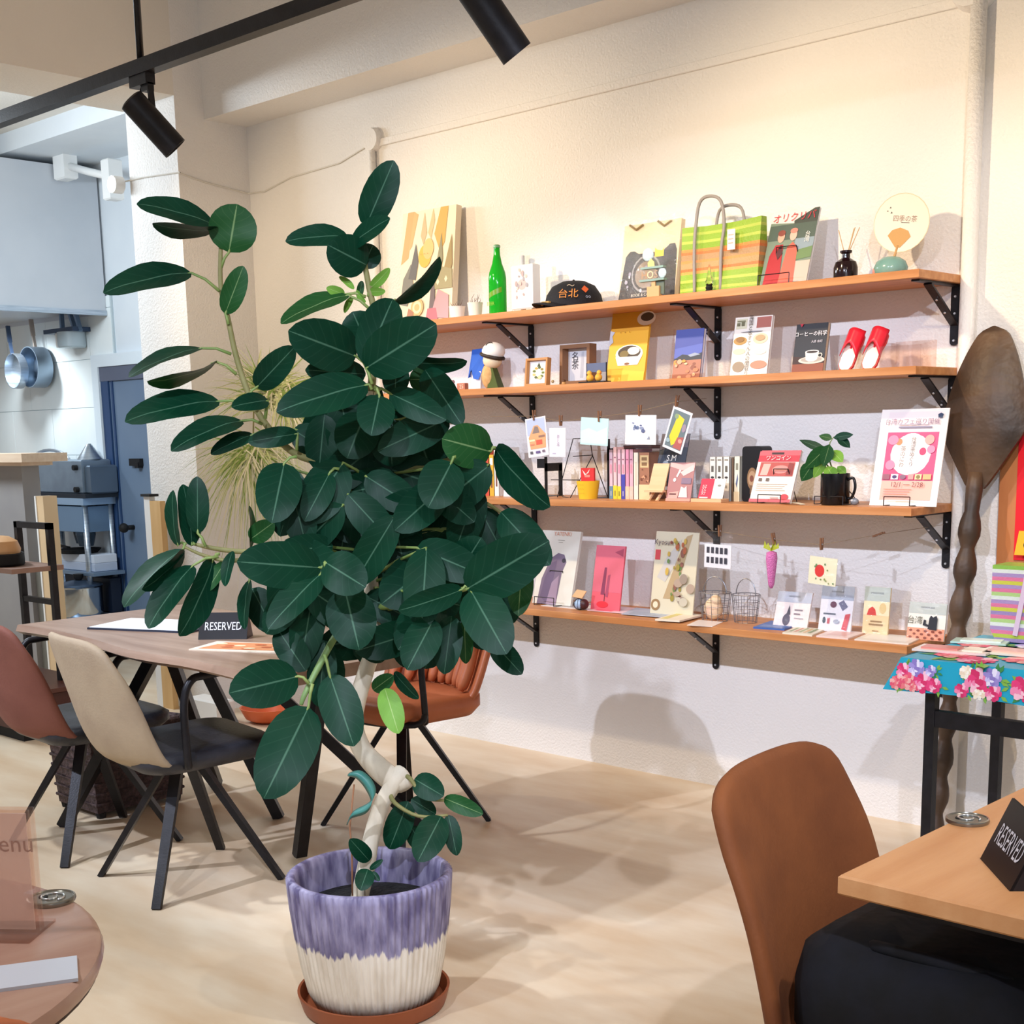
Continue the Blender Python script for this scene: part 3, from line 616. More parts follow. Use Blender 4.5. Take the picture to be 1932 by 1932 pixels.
# chair corner peeking in at the bottom left
t = thing('dining_chair', 'orange-brown chair back just showing in the bottom left corner', 'chair', (1.62, -3.66, 0), R(58), 'chairs at the cafe tables')
cp = W(90, 1900, d=1.30)
t.location = (cp.x+.045, cp.y-.205, 0); t.rotation_euler = (0, 0, R(90))
back_shell(or_m, or_m, t, hw=(.15, .2, .21, .215, .21, .18), yy=(.23, .10, .06, .03, .01, 0), zz=(.40, .43, .53, .63, .74, cp.z+.035), wrap=.05, thick=.03)
seat_pad(t, or_m, y0=.1, y1=.5); 
mbs = MB(); 
for k in range(4):
    a = R(45+90*k); obj('leg', MB().bar((.04*math.cos(a), .3+.04*math.sin(a), .37), (.28*math.cos(a), .3+.28*math.sin(a), 0), .034, .02), black_m, t)

# folding table with floral cloth
FY, FZ = -.70, .683
fx = W(1712, 1242, y=FY).x
ft_ = thing('folding_table', 'black folding table under the floral cloth', 'table', (fx+.04, FY+.03, 0))
L = .9; Dp = .45
obj('tabletop', MB().box((0, 0, FZ-.03), (L, Dp, FZ-.004)), black_m, ft_)
for lx in (.0, L-.05):
    for ly in (0, Dp-.03):
        obj('leg', MB().box((lx, ly, 0), (lx+.028, ly+.028, FZ-.03)), black_m, ft_)
zr = W(1800, 1362, y=FY+.03).z
for ly in (.002, Dp-.03): obj('rail', MB().box((.028, ly, zr-.022), (L-.05, ly+.024, zr+.022)), black_m, ft_)
obj('leg_stop', MB().box((.40, -.004, zr-.04), (.43, .03, zr+.06)), black_m, ft_)
cl = thing('tablecloth', 'turquoise oilcloth with pink peony print on the folding table', 'tablecloth', (fx, FY, FZ))
cb_ = mat('turquoise_oilcloth', '1d9fc0', .3, col2='2aa9c8', scale=4)
def hem(x): return -.088+.006*math.sin(x*9)
mb = MB(); NX = 24
def clf(a, b):
    x = -.012+a*(L+.1)
    if b < .25: return (x-(.045*(1-b/.25) if a == 0 else 0), -.012-.012*(1-b/.25), hem(x)*(1-b/.25))
    return (x, -.012+(b-.25)/.75*(Dp+.05), .002)
mb.grid(clf, NX, 12); mb.grid(lambda a, b: (-.012-.045*(1-b)-.01*math.sin(a*7), -.012+a*(Dp+.05), hem(a)*(1-b)+.002*b), 8, 3)
obj('cloth', mb, cb_, cl, smooth=False)
# peonies: petals, leaves as thin printed pieces on the drop and the top
def peony(P, ex, ez, r, cols, seed):
    random.seed(seed); mb = MB(); no = ex.cross(ez).normalized(); k = 0
    for ring, (nr, rr, pr) in enumerate(((9, .80, .34), (8, .52, .32), (6, .28, .26), (1, 0, .22))):
        for i in range(nr):
            a = 2*math.pi*i/nr+ring*.4+random.uniform(-.15, .15); cx, cz = r*rr*math.cos(a), r*rr*math.sin(a); q = r*pr*random.uniform(.85, 1.15); k += 1
            mb.add([tuple(P+ex*(cx+q*math.cos(j*.785)*(1.1 if j % 2 else .9))+ez*(cz+q*math.sin(j*.785))+no*(.0006+.0001*k)) for j in range(8)], [tuple(range(8))], (ring+i) % len(cols))
    obj('peony_print', mb, [C(c, .35) for c in cols], cl)
def leafp(P, ex, ez, r, seed):
    random.seed(seed); mb = MB(); no = ex.cross(ez).normalized()
    for i in range(5):
        a = random.uniform(0, 6.28); d = ex*math.cos(a)+ez*math.sin(a); e = ex*-math.sin(a)+ez*math.cos(a); B = P+d*r*.5
        mb.add([tuple(B+no*.0005), tuple(B+d*r*.5+e*r*.22+no*.0005), tuple(B+d*r*1.0+no*.0005), tuple(B+d*r*.5-e*r*.22+no*.0005)], [(0, 1, 2, 3)], i % 2)
    obj('leaf_print', mb, [C('7fb24a', .35), C('3f8a4c', .35)], cl)
X, Z, Yv = Vector((1, 0, 0)), Vector((0, .0, 1)).normalized(), Vector((0, 1, 0))
pinks = ['e2407a', 'f08ab0', 'f7c1d2', 'd23368']; lil = ['9f8fd0', 'c9c0ec', 'e9e4f7', '8d7cc2']; coral = ['ef7f86', 'f7b5b0', 'e85a77']; whites = ['f4ead2', 'fbf6ea', 'ecd9c0']
fr_y = -.0135
for i, (x, z, r, cs) in enumerate([(.012, -.055, .020, coral), (.0, -.032, .015, pinks), (-.018, -.066, .013, coral), (.036, -.022, .017, lil), (.058, -.058, .021, pinks), (.078, -.026, .011, lil), (.092, -.062, .014, pinks), (.034, -.070, .012, coral), (.175, -.018, .013, whites), (.168, -.068, .014, pinks), (.208, -.038, .024, pinks), (.215, -.070, .013, whites), (.245, -.026, .018, lil), (.252, -.064, .016, pinks), (.33, -.045, .024, pinks), (.42, -.045, .024, coral), (.5, -.04, .024, lil), (.6, -.045, .024, pinks)]):
    fy = fr_y-.012*(-z/.088)-.0025
    r *= 1.3; z = max(-.086+1.1*r, min(z, -.9*r)); fy = fr_y-.012*(-z/.088)-.0025
    leafp(Vector((x+.01, fy+.0012, z)), X, Vector((0, .13, 1)).normalized(), r*1.15, 50+i)
    peony(Vector((x, fy, z)), X, Vector((0, .13, 1)).normalized(), r, cs, i)
for i, (x, y, r, cs) in enumerate([(.09, .10, .05, coral), (.17, .05, .05, pinks), (.14, .20, .05, whites), (.27, .12, .05, coral), (.28, .27, .05, pinks), (.38, .2, .06, lil), (.06, .3, .05, coral), (.5, .1, .06, pinks), (.2, .36, .05, lil)]):
    leafp(Vector((x+.01, y, .0025)), X, Yv, r*1.5, 80+i); peony(Vector((x, y, .0028)), X, Yv, r, cs, 30+i)
# wares on the cloth
def on_cloth(u, v): return W(u, v, z=FZ+.005)
t = thing('ware_packet', 'clear packet of pink wares lying on the floral tablecloth', 'packet', on_cloth(1800, 1228), R(8)); obj('packet_sheet', MB().box((-.10, -.05, 0), (.10, .05, .006)), C('e9d9d2', .25), t); print_on(t, .1, .05, 0, []); obj('packet_contents', MB().box((-.08, -.035, .006), (.02, .02, .011)).box((.03, -.03, .006), (.085, .035, .009), 1), [C('d98a80', .3), C('f4ead8', .3)], t)
t = thing('ware_packet', 'flat mint green packet at the back of the floral tablecloth', 'packet', on_cloth(1850, 1212), R(14)); obj('packet_sheet', MB().box((-.075, -.04, 0), (.075, .04, .005)), C('bcd8cd', .25), t); obj('packet_contents', MB().box((-.05, -.03, .005), (.06, .02, .009)), C('dcebe2', .25), t)
t = thing('ware_packet', 'cream packet at the right front of the floral tablecloth', 'packet', on_cloth(1905, 1232), R(5)); obj('packet_sheet', MB().box((-.07, -.05, 0), (.09, .05, .006)), C('f0e2d4', .25), t); obj('packet_contents', MB().box((-.05, -.03, .006), (.07, .03, .01)), C('e6b8a8', .25), t)
t = thing('price_card', 'small cream price card standing in front of the striped bag', 'price card', on_cloth(1922, 1203), R(6)); obj('card', MB().box((-.045, 0, 0), (.07, .004, .062)), C('efcba9'), t)
print_on(t, .1, .062, 0, [('t', 'TAIWAN', .62, .72, .011, '9a6a4a'), ('t', 'bag', .62, .38, .011, 'a87a58')])
# striped shopping bag
sb = thing('shopping_bag', 'multicolour striped woven bag standing on the folding table by the wall', 'bag', (W(1868, 1180, y=-.33).x, -.33, FZ+.0065))
cols = ['7fae4a', 'c9d2cd', '9a86b4', 'c96f92', 'b9bd45', '9a86b4', 'c96f92', '9fc07a', 'c9d2cd', '9a86b4', 'c96f92', 'b9bd45', '8f7fae', 'c96f92', '9fc07a', 'c9d2cd', '9a86b4', 'c96f92', 'a6b845', '8f7fae']
hB = .215; 
for k, c in enumerate(reversed(cols)):
    z0, z1 = hB*k/len(cols), hB*(k+1)/len(cols); mb = MB()
    def bx(z): return (.012-.02*(z/hB)*-1*0+.012*(1-z/hB)*0, .20+.02*z/hB)
    i0 = .018*(max(0, .15-z0/hB)/.15); i1 = .018*(max(0, .15-z1/hB)/.15)
    mb.add([(i0, 0, z0), (.26, 0, z0), (.26, .10, z0), (i0, .10, z0), (i1, 0, z1), (.26, 0, z1), (.26, .10, z1), (i1, .10, z1)], [(0, 1, 5, 4), (1, 2, 6, 5), (2, 3, 7, 6), (3, 0, 4, 7), (3, 2, 1, 0), (4, 5, 6, 7)])
    obj('stripe', mb, mat('woven_'+c, c, .35, bump=.2, scale=120), sb)
obj('strap', MB().bar((.075, -.004, .02), (.105, -.004, hB), .014, .003, up=(0, 1, 0)), mat('strap_lilac', 'c9b6cc', .4), sb)
# red poster in a wooden frame on the wall, and yellow tag
pz0, pz1 = W(1890, 1060, y=-.01).z-.08, W(1890, 835, y=-.01).z+.05; pxl = W(1888, 930, y=-.02).x
t = thing('framed_poster', 'red poster with black writing in a wooden frame behind the giant spoon', 'poster', (pxl, -.001, pz0))
obj('frame', MB().box((0, -.03, 0), (.5, 0, pz1-pz0), bev=.004), mat('frame_wood', 'b06a3c', .5, col2='bd7846', scale=3, stretch=(6, 6, 1)), t)
obj('poster_sheet', MB().box((.055, -.034, .09), (.45, -.03, pz1-pz0-.03)), C('e0202c', .35), t)
print_on(t, .39, pz1-pz0-.12, -.034, [('t', '台\n湾\n茶', .16, .40, .05, '30080a')], x0=.055, z0=.09)
t = thing('yellow_tag', 'yellow price tag with black print above the striped bag', 'tag', (W(1914, 1030, y=-.06).x, -.06, W(1914, 1047, y=-.06).z))
obj('tag_sheet', MB().add([(0, 0, 0), (.1, 0, 0), (.1, .004, 0), (0, .004, 0), (.012, 0, .072), (.1, 0, .072), (.1, .004, .072), (.012, .004, .072)], [(0, 1, 5, 4), (1, 2, 6, 5), (2, 3, 7, 6), (3, 0, 4, 7), (4, 5, 6, 7), (3, 2, 1, 0)]), C('f0b52e', .4), t)
print_on(t, .1, .07, 0, [('t', '0', .34, .42, .03, '2a2010')], x0=0)
# giant carved spoon leaning on the wall
sp = thing('giant_spoon', 'giant carved wooden spoon leaning against the wall beside the shelves', 'spoon', (.965, -.22, 0))
spm = mat('carved_teak', '32271f', .5, col2='5e4530', scale=5, bump=.35, bscale=30, lo=.3, hi=.7)
A0 = Vector((.0, 0, 0)); A1 = Vector((.05, .165, 1.58))
def sp_pt(s): return A0+(A1-A0)*s
mb = MB(); N = 16; ss = 40; vs = []
for i in range(ss+1):
    s = .70+.30*i/ss; k = (s-.70)/.30
    w = .024+.104*((k/.34)**.85*(1-.12*(1-k/.34)) if k < .34 else max(0, math.cos((k-.34)/.66*math.pi/2))**.72)
    if k > .97: w *= max(.15, 1-(k-.97)/.03*.85)
    c = sp_pt(s); depth = .05*math.sin(math.pi*k)
    vs.append((c, w, depth))
V = []; F = []
nd = Vector((0, -1, .10)).normalized()
for c, w, dp in vs:
    for j in range(N+1):
        a = -1+2*j/N; V.append(tuple(c+Vector((a*w, 0, 0))+nd*(-.02*0+dp*(1-a*a)*.9-.005)))
for c, w, dp in vs:
    for j in range(N+1):
        a = -1+2*j/N; V.append(tuple(c+Vector((a*w*.97, 0, 0))+nd*(dp*(1-a*a)*.9-.022)))
off = (ss+1)*(N+1)
for i in range(ss):
    for j in range(N):
        q = i*(N+1)+j; F.append((q, q+1, q+N+2, q+N+1)); F.append((off+q, off+q+N+1, off+q+N+2, off+q+1))
    for j in (0, N):
        q = i*(N+1)+j; f = (q, q+N+1, off+q+N+1, off+q); F.append(f if j == 0 else f[::-1])
mb.add(V, F); obj('bowl', mb, spm, sp, smooth='auto')
pts = []; rs = []
nb = 9
for k in range(nb):
    for q, r in ((0, .0215), (.12, .026), (.32, .0345), (.5, .035), (.7, .031), (.92, .0225)):
        s = .002+(k+q)/nb*.66; pts.append(sp_pt(s)); rs.append(r*(.86+.14*s/.66) if k < 8 else r*.95)
pts.append(sp_pt(.70)); rs.append(.025)
pts.append(sp_pt(.73)); rs.append(.023)
mb = MB(); mb.tube(pts, rs, 12); obj('handle', mb, spm, sp, smooth=True)
# ================================================================== wall shelves
SZ = [1.712, 1.441, 1.031, .619]; ST = .024; SD = .298; SX1 = .898; SX0 = -1.70; SP = .882
TOP = [z+ST for z in SZ]
ords = ['top', 'second', 'third', 'lowest']
for i, z in enumerate(SZ):
    o = obj('wall_shelf', MB().box((SX0, -SD, 0), (SX1, -.002, ST), bev=.0015), wood_m, loc=(0, 0, z))
    tag(o, f'{ords[i]} long oak shelf board on the back wall', 'shelf', 'oak shelf boards on the back wall')
screw_m = mat('screw_zinc', 'dfe3ea', .3, .7)
def bracket(x, z):
    t = thing('shelf_bracket', '', 'bracket', (x, -.002, z), 0, 'black steel shelf brackets')
    bl = .18
    obj('wall_plate', MB().prism(rounded(.026, bl, .012), 0, .006, M=Matrix.Translation((0, 0, -bl)) @ Matrix.Rotation(R(90), 4, 'X')), black_m, t)
    obj('arm', MB().box((-.013, -.262, -.006), (.013, -.004, -.0005)), black_m, t)
    obj('brace', MB().bar((0, -.185, -.008), (0, -.006, -.118), .026, .006, up=(0, 1, 0)), black_m, t)
    for zz in (-.035, -.085, -.165):
        obj('screw', MB().tube([(0, -.006, zz), (0, -.009, zz)], [.0042, .003], 8), screw_m, t)
    for k in (.35, .66): obj('screw', MB().tube([(0, -.185+.179*k-.0035, -.008-.11*k-.0045), (0, -.185+.179*k-.005, -.008-.11*k-.007)], .0035, 8), screw_m, t)
    return t
b0 = bracket(0, SZ[0]); b0['label'] = 'black steel bracket under the top shelf, the middle one'
for i, z in enumerate(SZ):
    for x, nm in ((-SP, 'left'), (0, 'middle'), (SP, 'right')):
        if i == 0 and x == 0: continue
        c = copy_tree(b0); c.location = (x-(.012 if x > 0 else 0), -.002, z); c['label'] = f'black steel bracket under the {ords[i]} shelf, the {nm} one'
# ================================================================== the big rubber fig in its pot
PX, PY_ = .525, -2.114
D0 = (Vector((PX, PY_, .3))-CAM).dot(FW)
def leaf_mat(name, c1, c2, vein, rough=.45):
    m = bpy.data.materials.new(name); m.use_nodes = True; nt = m.node_tree; b = nt.nodes['Principled BSDF']
    uv = nt.nodes.new('ShaderNodeUVMap'); sx = nt.nodes.new('ShaderNodeSeparateXYZ'); nt.links.new(uv.outputs[0], sx.inputs[0])
    # midrib: |v-.5| small; side veins: wave along u+|v-.5|
    a = nt.nodes.new('ShaderNodeMath'); a.operation = 'SUBTRACT'; a.inputs[1].default_value = .5; nt.links.new(sx.outputs[1], a.inputs[0])
    ab = nt.nodes.new('ShaderNodeMath'); ab.operation = 'ABSOLUTE'; nt.links.new(a.outputs[0], ab.inputs[0])
    lt = nt.nodes.new('ShaderNodeMapRange'); lt.inputs[1].default_value = .008; lt.inputs[2].default_value = .026; lt.inputs[3].default_value = .5; lt.inputs[4].default_value = 0; nt.links.new(ab.outputs[0], lt.inputs[0])
    k = nt.nodes.new('ShaderNodeMath'); k.operation = 'MULTIPLY'; k.inputs[1].default_value = .55; nt.links.new(ab.outputs[0], k.inputs[0])
    s2 = nt.nodes.new('ShaderNodeMath'); s2.operation = 'SUBTRACT'; nt.links.new(sx.outputs[0], s2.inputs[0]); nt.links.new(k.outputs[0], s2.inputs[1])
    fr = nt.nodes.new('ShaderNodeMath'); fr.operation = 'MULTIPLY'; fr.inputs[1].default_value = 44; nt.links.new(s2.outputs[0], fr.inputs[0])
    sn = nt.nodes.new('ShaderNodeMath'); sn.operation = 'SINE'; nt.links.new(fr.outputs[0], sn.inputs[0])
    mr = nt.nodes.new('ShaderNodeMapRange'); mr.inputs[1].default_value = .90; mr.inputs[2].default_value = 1; mr.inputs[3].default_value = 0; mr.inputs[4].default_value = .045; nt.links.new(sn.outputs[0], mr.inputs[0])
    mx = nt.nodes.new('ShaderNodeMath'); mx.operation = 'MAXIMUM'; nt.links.new(lt.outputs[0], mx.inputs[0]); nt.links.new(mr.outputs[0], mx.inputs[1])
    tc = nt.nodes.new('ShaderNodeTexCoord'); nz = nt.nodes.new('ShaderNodeTexNoise'); nz.inputs['Scale'].default_value = 9; nt.links.new(tc.outputs['Object'], nz.inputs['Vector'])
    m1 = nt.nodes.new('ShaderNodeMix'); m1.data_type = 'RGBA'; m1.inputs[6].default_value = lin(c1); m1.inputs[7].default_value = lin(c2); nt.links.new(nz.outputs[0], m1.inputs[0])
    m2 = nt.nodes.new('ShaderNodeMix'); m2.data_type = 'RGBA'; m2.inputs[7].default_value = lin(vein); nt.links.new(m1.outputs[2], m2.inputs[6]); nt.links.new(mx.outputs[0], m2.inputs[0])
    nt.links.new(m2.outputs[2], b.inputs['Base Color']); b.inputs['Roughness'].default_value = rough; b.inputs['Specular IOR Level'].default_value = .16
    return m
LM = {'d': leaf_mat('fig_leaf', '03261a', '0a3f28', '5f8a70'), 'g': leaf_mat('fig_leaf_green', '17431f', '245528', '9ab87c'), 'y': leaf_mat('young_leaf', '6a9a3a', '7fae48', 'c4d890', .45)}
plant = thing('potted_fig_tree', 'tall rubber fig tree with large dark leaves in a lilac and white pot', 'potted plant', (PX, PY_, 0))
PINV = Vector((PX, PY_, 0))
def LW(u, v, dd=0): return W(u, v, d=D0+dd)-PINV
def leaf(bu, bv, tu, tv, wpx, db=0., dt=0., tone='d', roll=None, bow=.06, fold=.16, stem=None, sd=None, curl=0, tipw=.0):
    B = LW(bu, bv, db); T = LW(tu, tv, dt); ax = T-B; L = ax.length; t = ax/L
    view = ((B+T)/2+PINV-CAM).normalized(); S0 = t.cross(view).normalized(); N0 = S0.cross(t).normalized()
    if N0.dot(view) > 0: N0 = -N0
    wa = wpx/FPX*(D0+(db+dt)/2); Wt = max(wa, .40*L)
    ra = math.acos(min(1, wa/Wt)); ra = ra*(roll if roll is not None else 1)
    S = S0*math.cos(ra)+N0*math.sin(ra); N = N0*math.cos(ra)-S0*math.sin(ra)
    nu, nv = 10, 4; V = []; UV = []
    for i in range(nu+1):
        s = (1-math.cos(math.pi*i/nu))/2*.75+.25*i/nu; w = ((1-abs(2*s**.92-1)**2.2)**.56 if 0 < s < 1 else 0)*Wt/2
        if s == 1: w = .002
        if s == 0: w = .002
        c = B+ax*s+N*(bow*L*math.sin(math.pi*s)-curl*L*s*s)
        for j in range(nv+1):
            q = -1+2*j/nv
            V.append(tuple(c+S*(q*w)+N*(fold*w*abs(q)**1.5+.06*w*math.sin(s*9+q*2)))); UV.append((s, (q+1)/2))
    F = []
    for i in range(nu):
        for j in range(nv): a = i*(nv+1)+j; F.append((a, a+1, a+nv+2, a+nv+1))
    me = bpy.data.meshes.new('leaf'); me.from_pydata(V, [], F); me.update(); ul = me.uv_layers.new()
    for p in me.polygons:
        p.use_smooth = True
        for li in p.loop_indices: ul.data[li].uv = UV[me.loops[li].vertex_index]
    me.materials.append(LM[tone]); o = bpy.data.objects.new('leaf', me); link(o, plant)
    if stem:
        Pn = LW(stem[0], stem[1], db if sd is None else sd); mid = (Pn+B)/2+Vector((0, 0, .006))
        mb = MB(); mb.tube([Pn, mid, B, B+t*.015], [.0042, .0036, .0032, .002], 6); obj('petiole', mb, pet_m, o, smooth=True)
    return o
pet_m = mat('petiole_green', '6f8a45', .5, col2='8a9a55', scale=20)
bark_m = mat('pale_bark', 'cfc2aa', .75, col2='e6dcc8', scale=14, bump=.3, bscale=60, stretch=(1, 1, .4))
twig_m = mat('twig_brown_green', '7d7a48', .65, col2='8f8a58', scale=20)
# trunk
def path(pts, rs, name, m, n=10):
    P = bez([LW(*p) for p in pts], 4); k = len(P); rr = []
    for i in range(k):
        f = i/(k-1)*(len(rs)-1); a = int(f); b = min(a+1, len(rs)-1); rr.append(rs[a]+(rs[b]-rs[a])*(f-a))
    mb = MB(); mb.tube(P, rr, n); return obj(name, mb, m, plant, smooth=True)
path([(676, 1705, 0), (690, 1640, 0), (702, 1575, 0), (722, 1515, 0), (748, 1472, 0), (760, 1458, .01)], [.021, .021, .019, .019, .021, .023], 'trunk', bark_m, 12)
path([(772, 1468, .01), (748, 1474, .01), (715, 1450, .02), (682, 1412, .03), (668, 1365, .04), (676, 1315, .05), (692, 1262, .05), (704, 1215, .05), (700, 1100, .06), (690, 960, .06), (692, 850, .05), (700, 740, .05)], [.020, .029, .027, .023, .021, .020, .019, .018, .017, .015, .012, .010], 'trunk', bark_m, 12)
path([(700, 745, .05), (706, 660, .05), (708, 600, .05), (697, 545, .04), (686, 480, .03), (690, 425, .03)], [.010, .009, .008, .007, .006, .004], 'branch', twig_m, 8)
path([(692, 930, .06), (620, 880, .03), (555, 855, 0), (505, 805, -.02), (470, 745, -.02), (445, 670, -.02), (430, 600, -.02), (417, 545, -.02), (416, 480, -.02), (419, 425, -.02)], [.010, .009, .008, .0075, .007, .0065, .006, .0055, .005, .003], 'branch', twig_m, 8)
path([(698, 1090, .06), (610, 1040, .02), (520, 1042, 0), (445, 1040, 0), (390, 1032, 0), (352, 1022, 0)], [.009, .0075, .0065, .006, .005, .003], 'branch', twig_m, 8)
path([(520, 1042, 0), (440, 1058, -.03), (385, 1048, -.03), (345, 1030, -.03)], [.0055, .005, .004, .003], 'branch', twig_m, 8)
path([(700, 1120, .06), (640, 1190, -.04), (600, 1260, -.08), (575, 1310, -.10), (568, 1330, -.1)], [.009, .008, .0075, .006, .004], 'branch', mat('green_branch', '7c9a5c', .5), 8)
path([(698, 1150, .06), (790, 1130, -.05), (860, 1115, -.12), (888, 1108, -.14)], [.009, .008, .006, .005], 'branch', pet_m, 8)
path([(695, 900, .06), (800, 880, .02), (880, 860, -.02), (935, 845, -.04)], [.008, .007, .006, .004], 'branch', twig_m, 8)
path([(698, 980, .06), (820, 960, .06), (900, 945, .04), (950, 970, .02)], [.008, .006, .005, .004], 'branch', twig_m, 8)
path([(698, 1075, .06), (660, 1060, -.02), (612, 1068, -.10)], [.008, .006, .005], 'branch', pet_m, 8)
path([(706, 1290, .05), (715, 1300, .03), (728, 1298, .0)], [.005, .004, .003], 'branch', pet_m, 8)
path([(760, 1462, .01), (775, 1470, -.02), (800, 1505, -.03), (838, 1510, -.03)], [.006, .005, .004, .003], 'branch', twig_m, 8)
path([(735, 1490, 0), (745, 1515, -.03), (790, 1540, -.04), (845, 1538, -.04)], [.006, .005, .004, .003], 'branch', twig_m, 8)
mb = MB(); mb.tube([LW(665, 1690, -.05), LW(664, 1610, -.05), LW(660, 1560, -.04), LW(668, 1480, -.03)], .0022, 6); obj('support_twig', mb, mat('dry_twig', '9a6a4a', .7), plant, smooth=True)
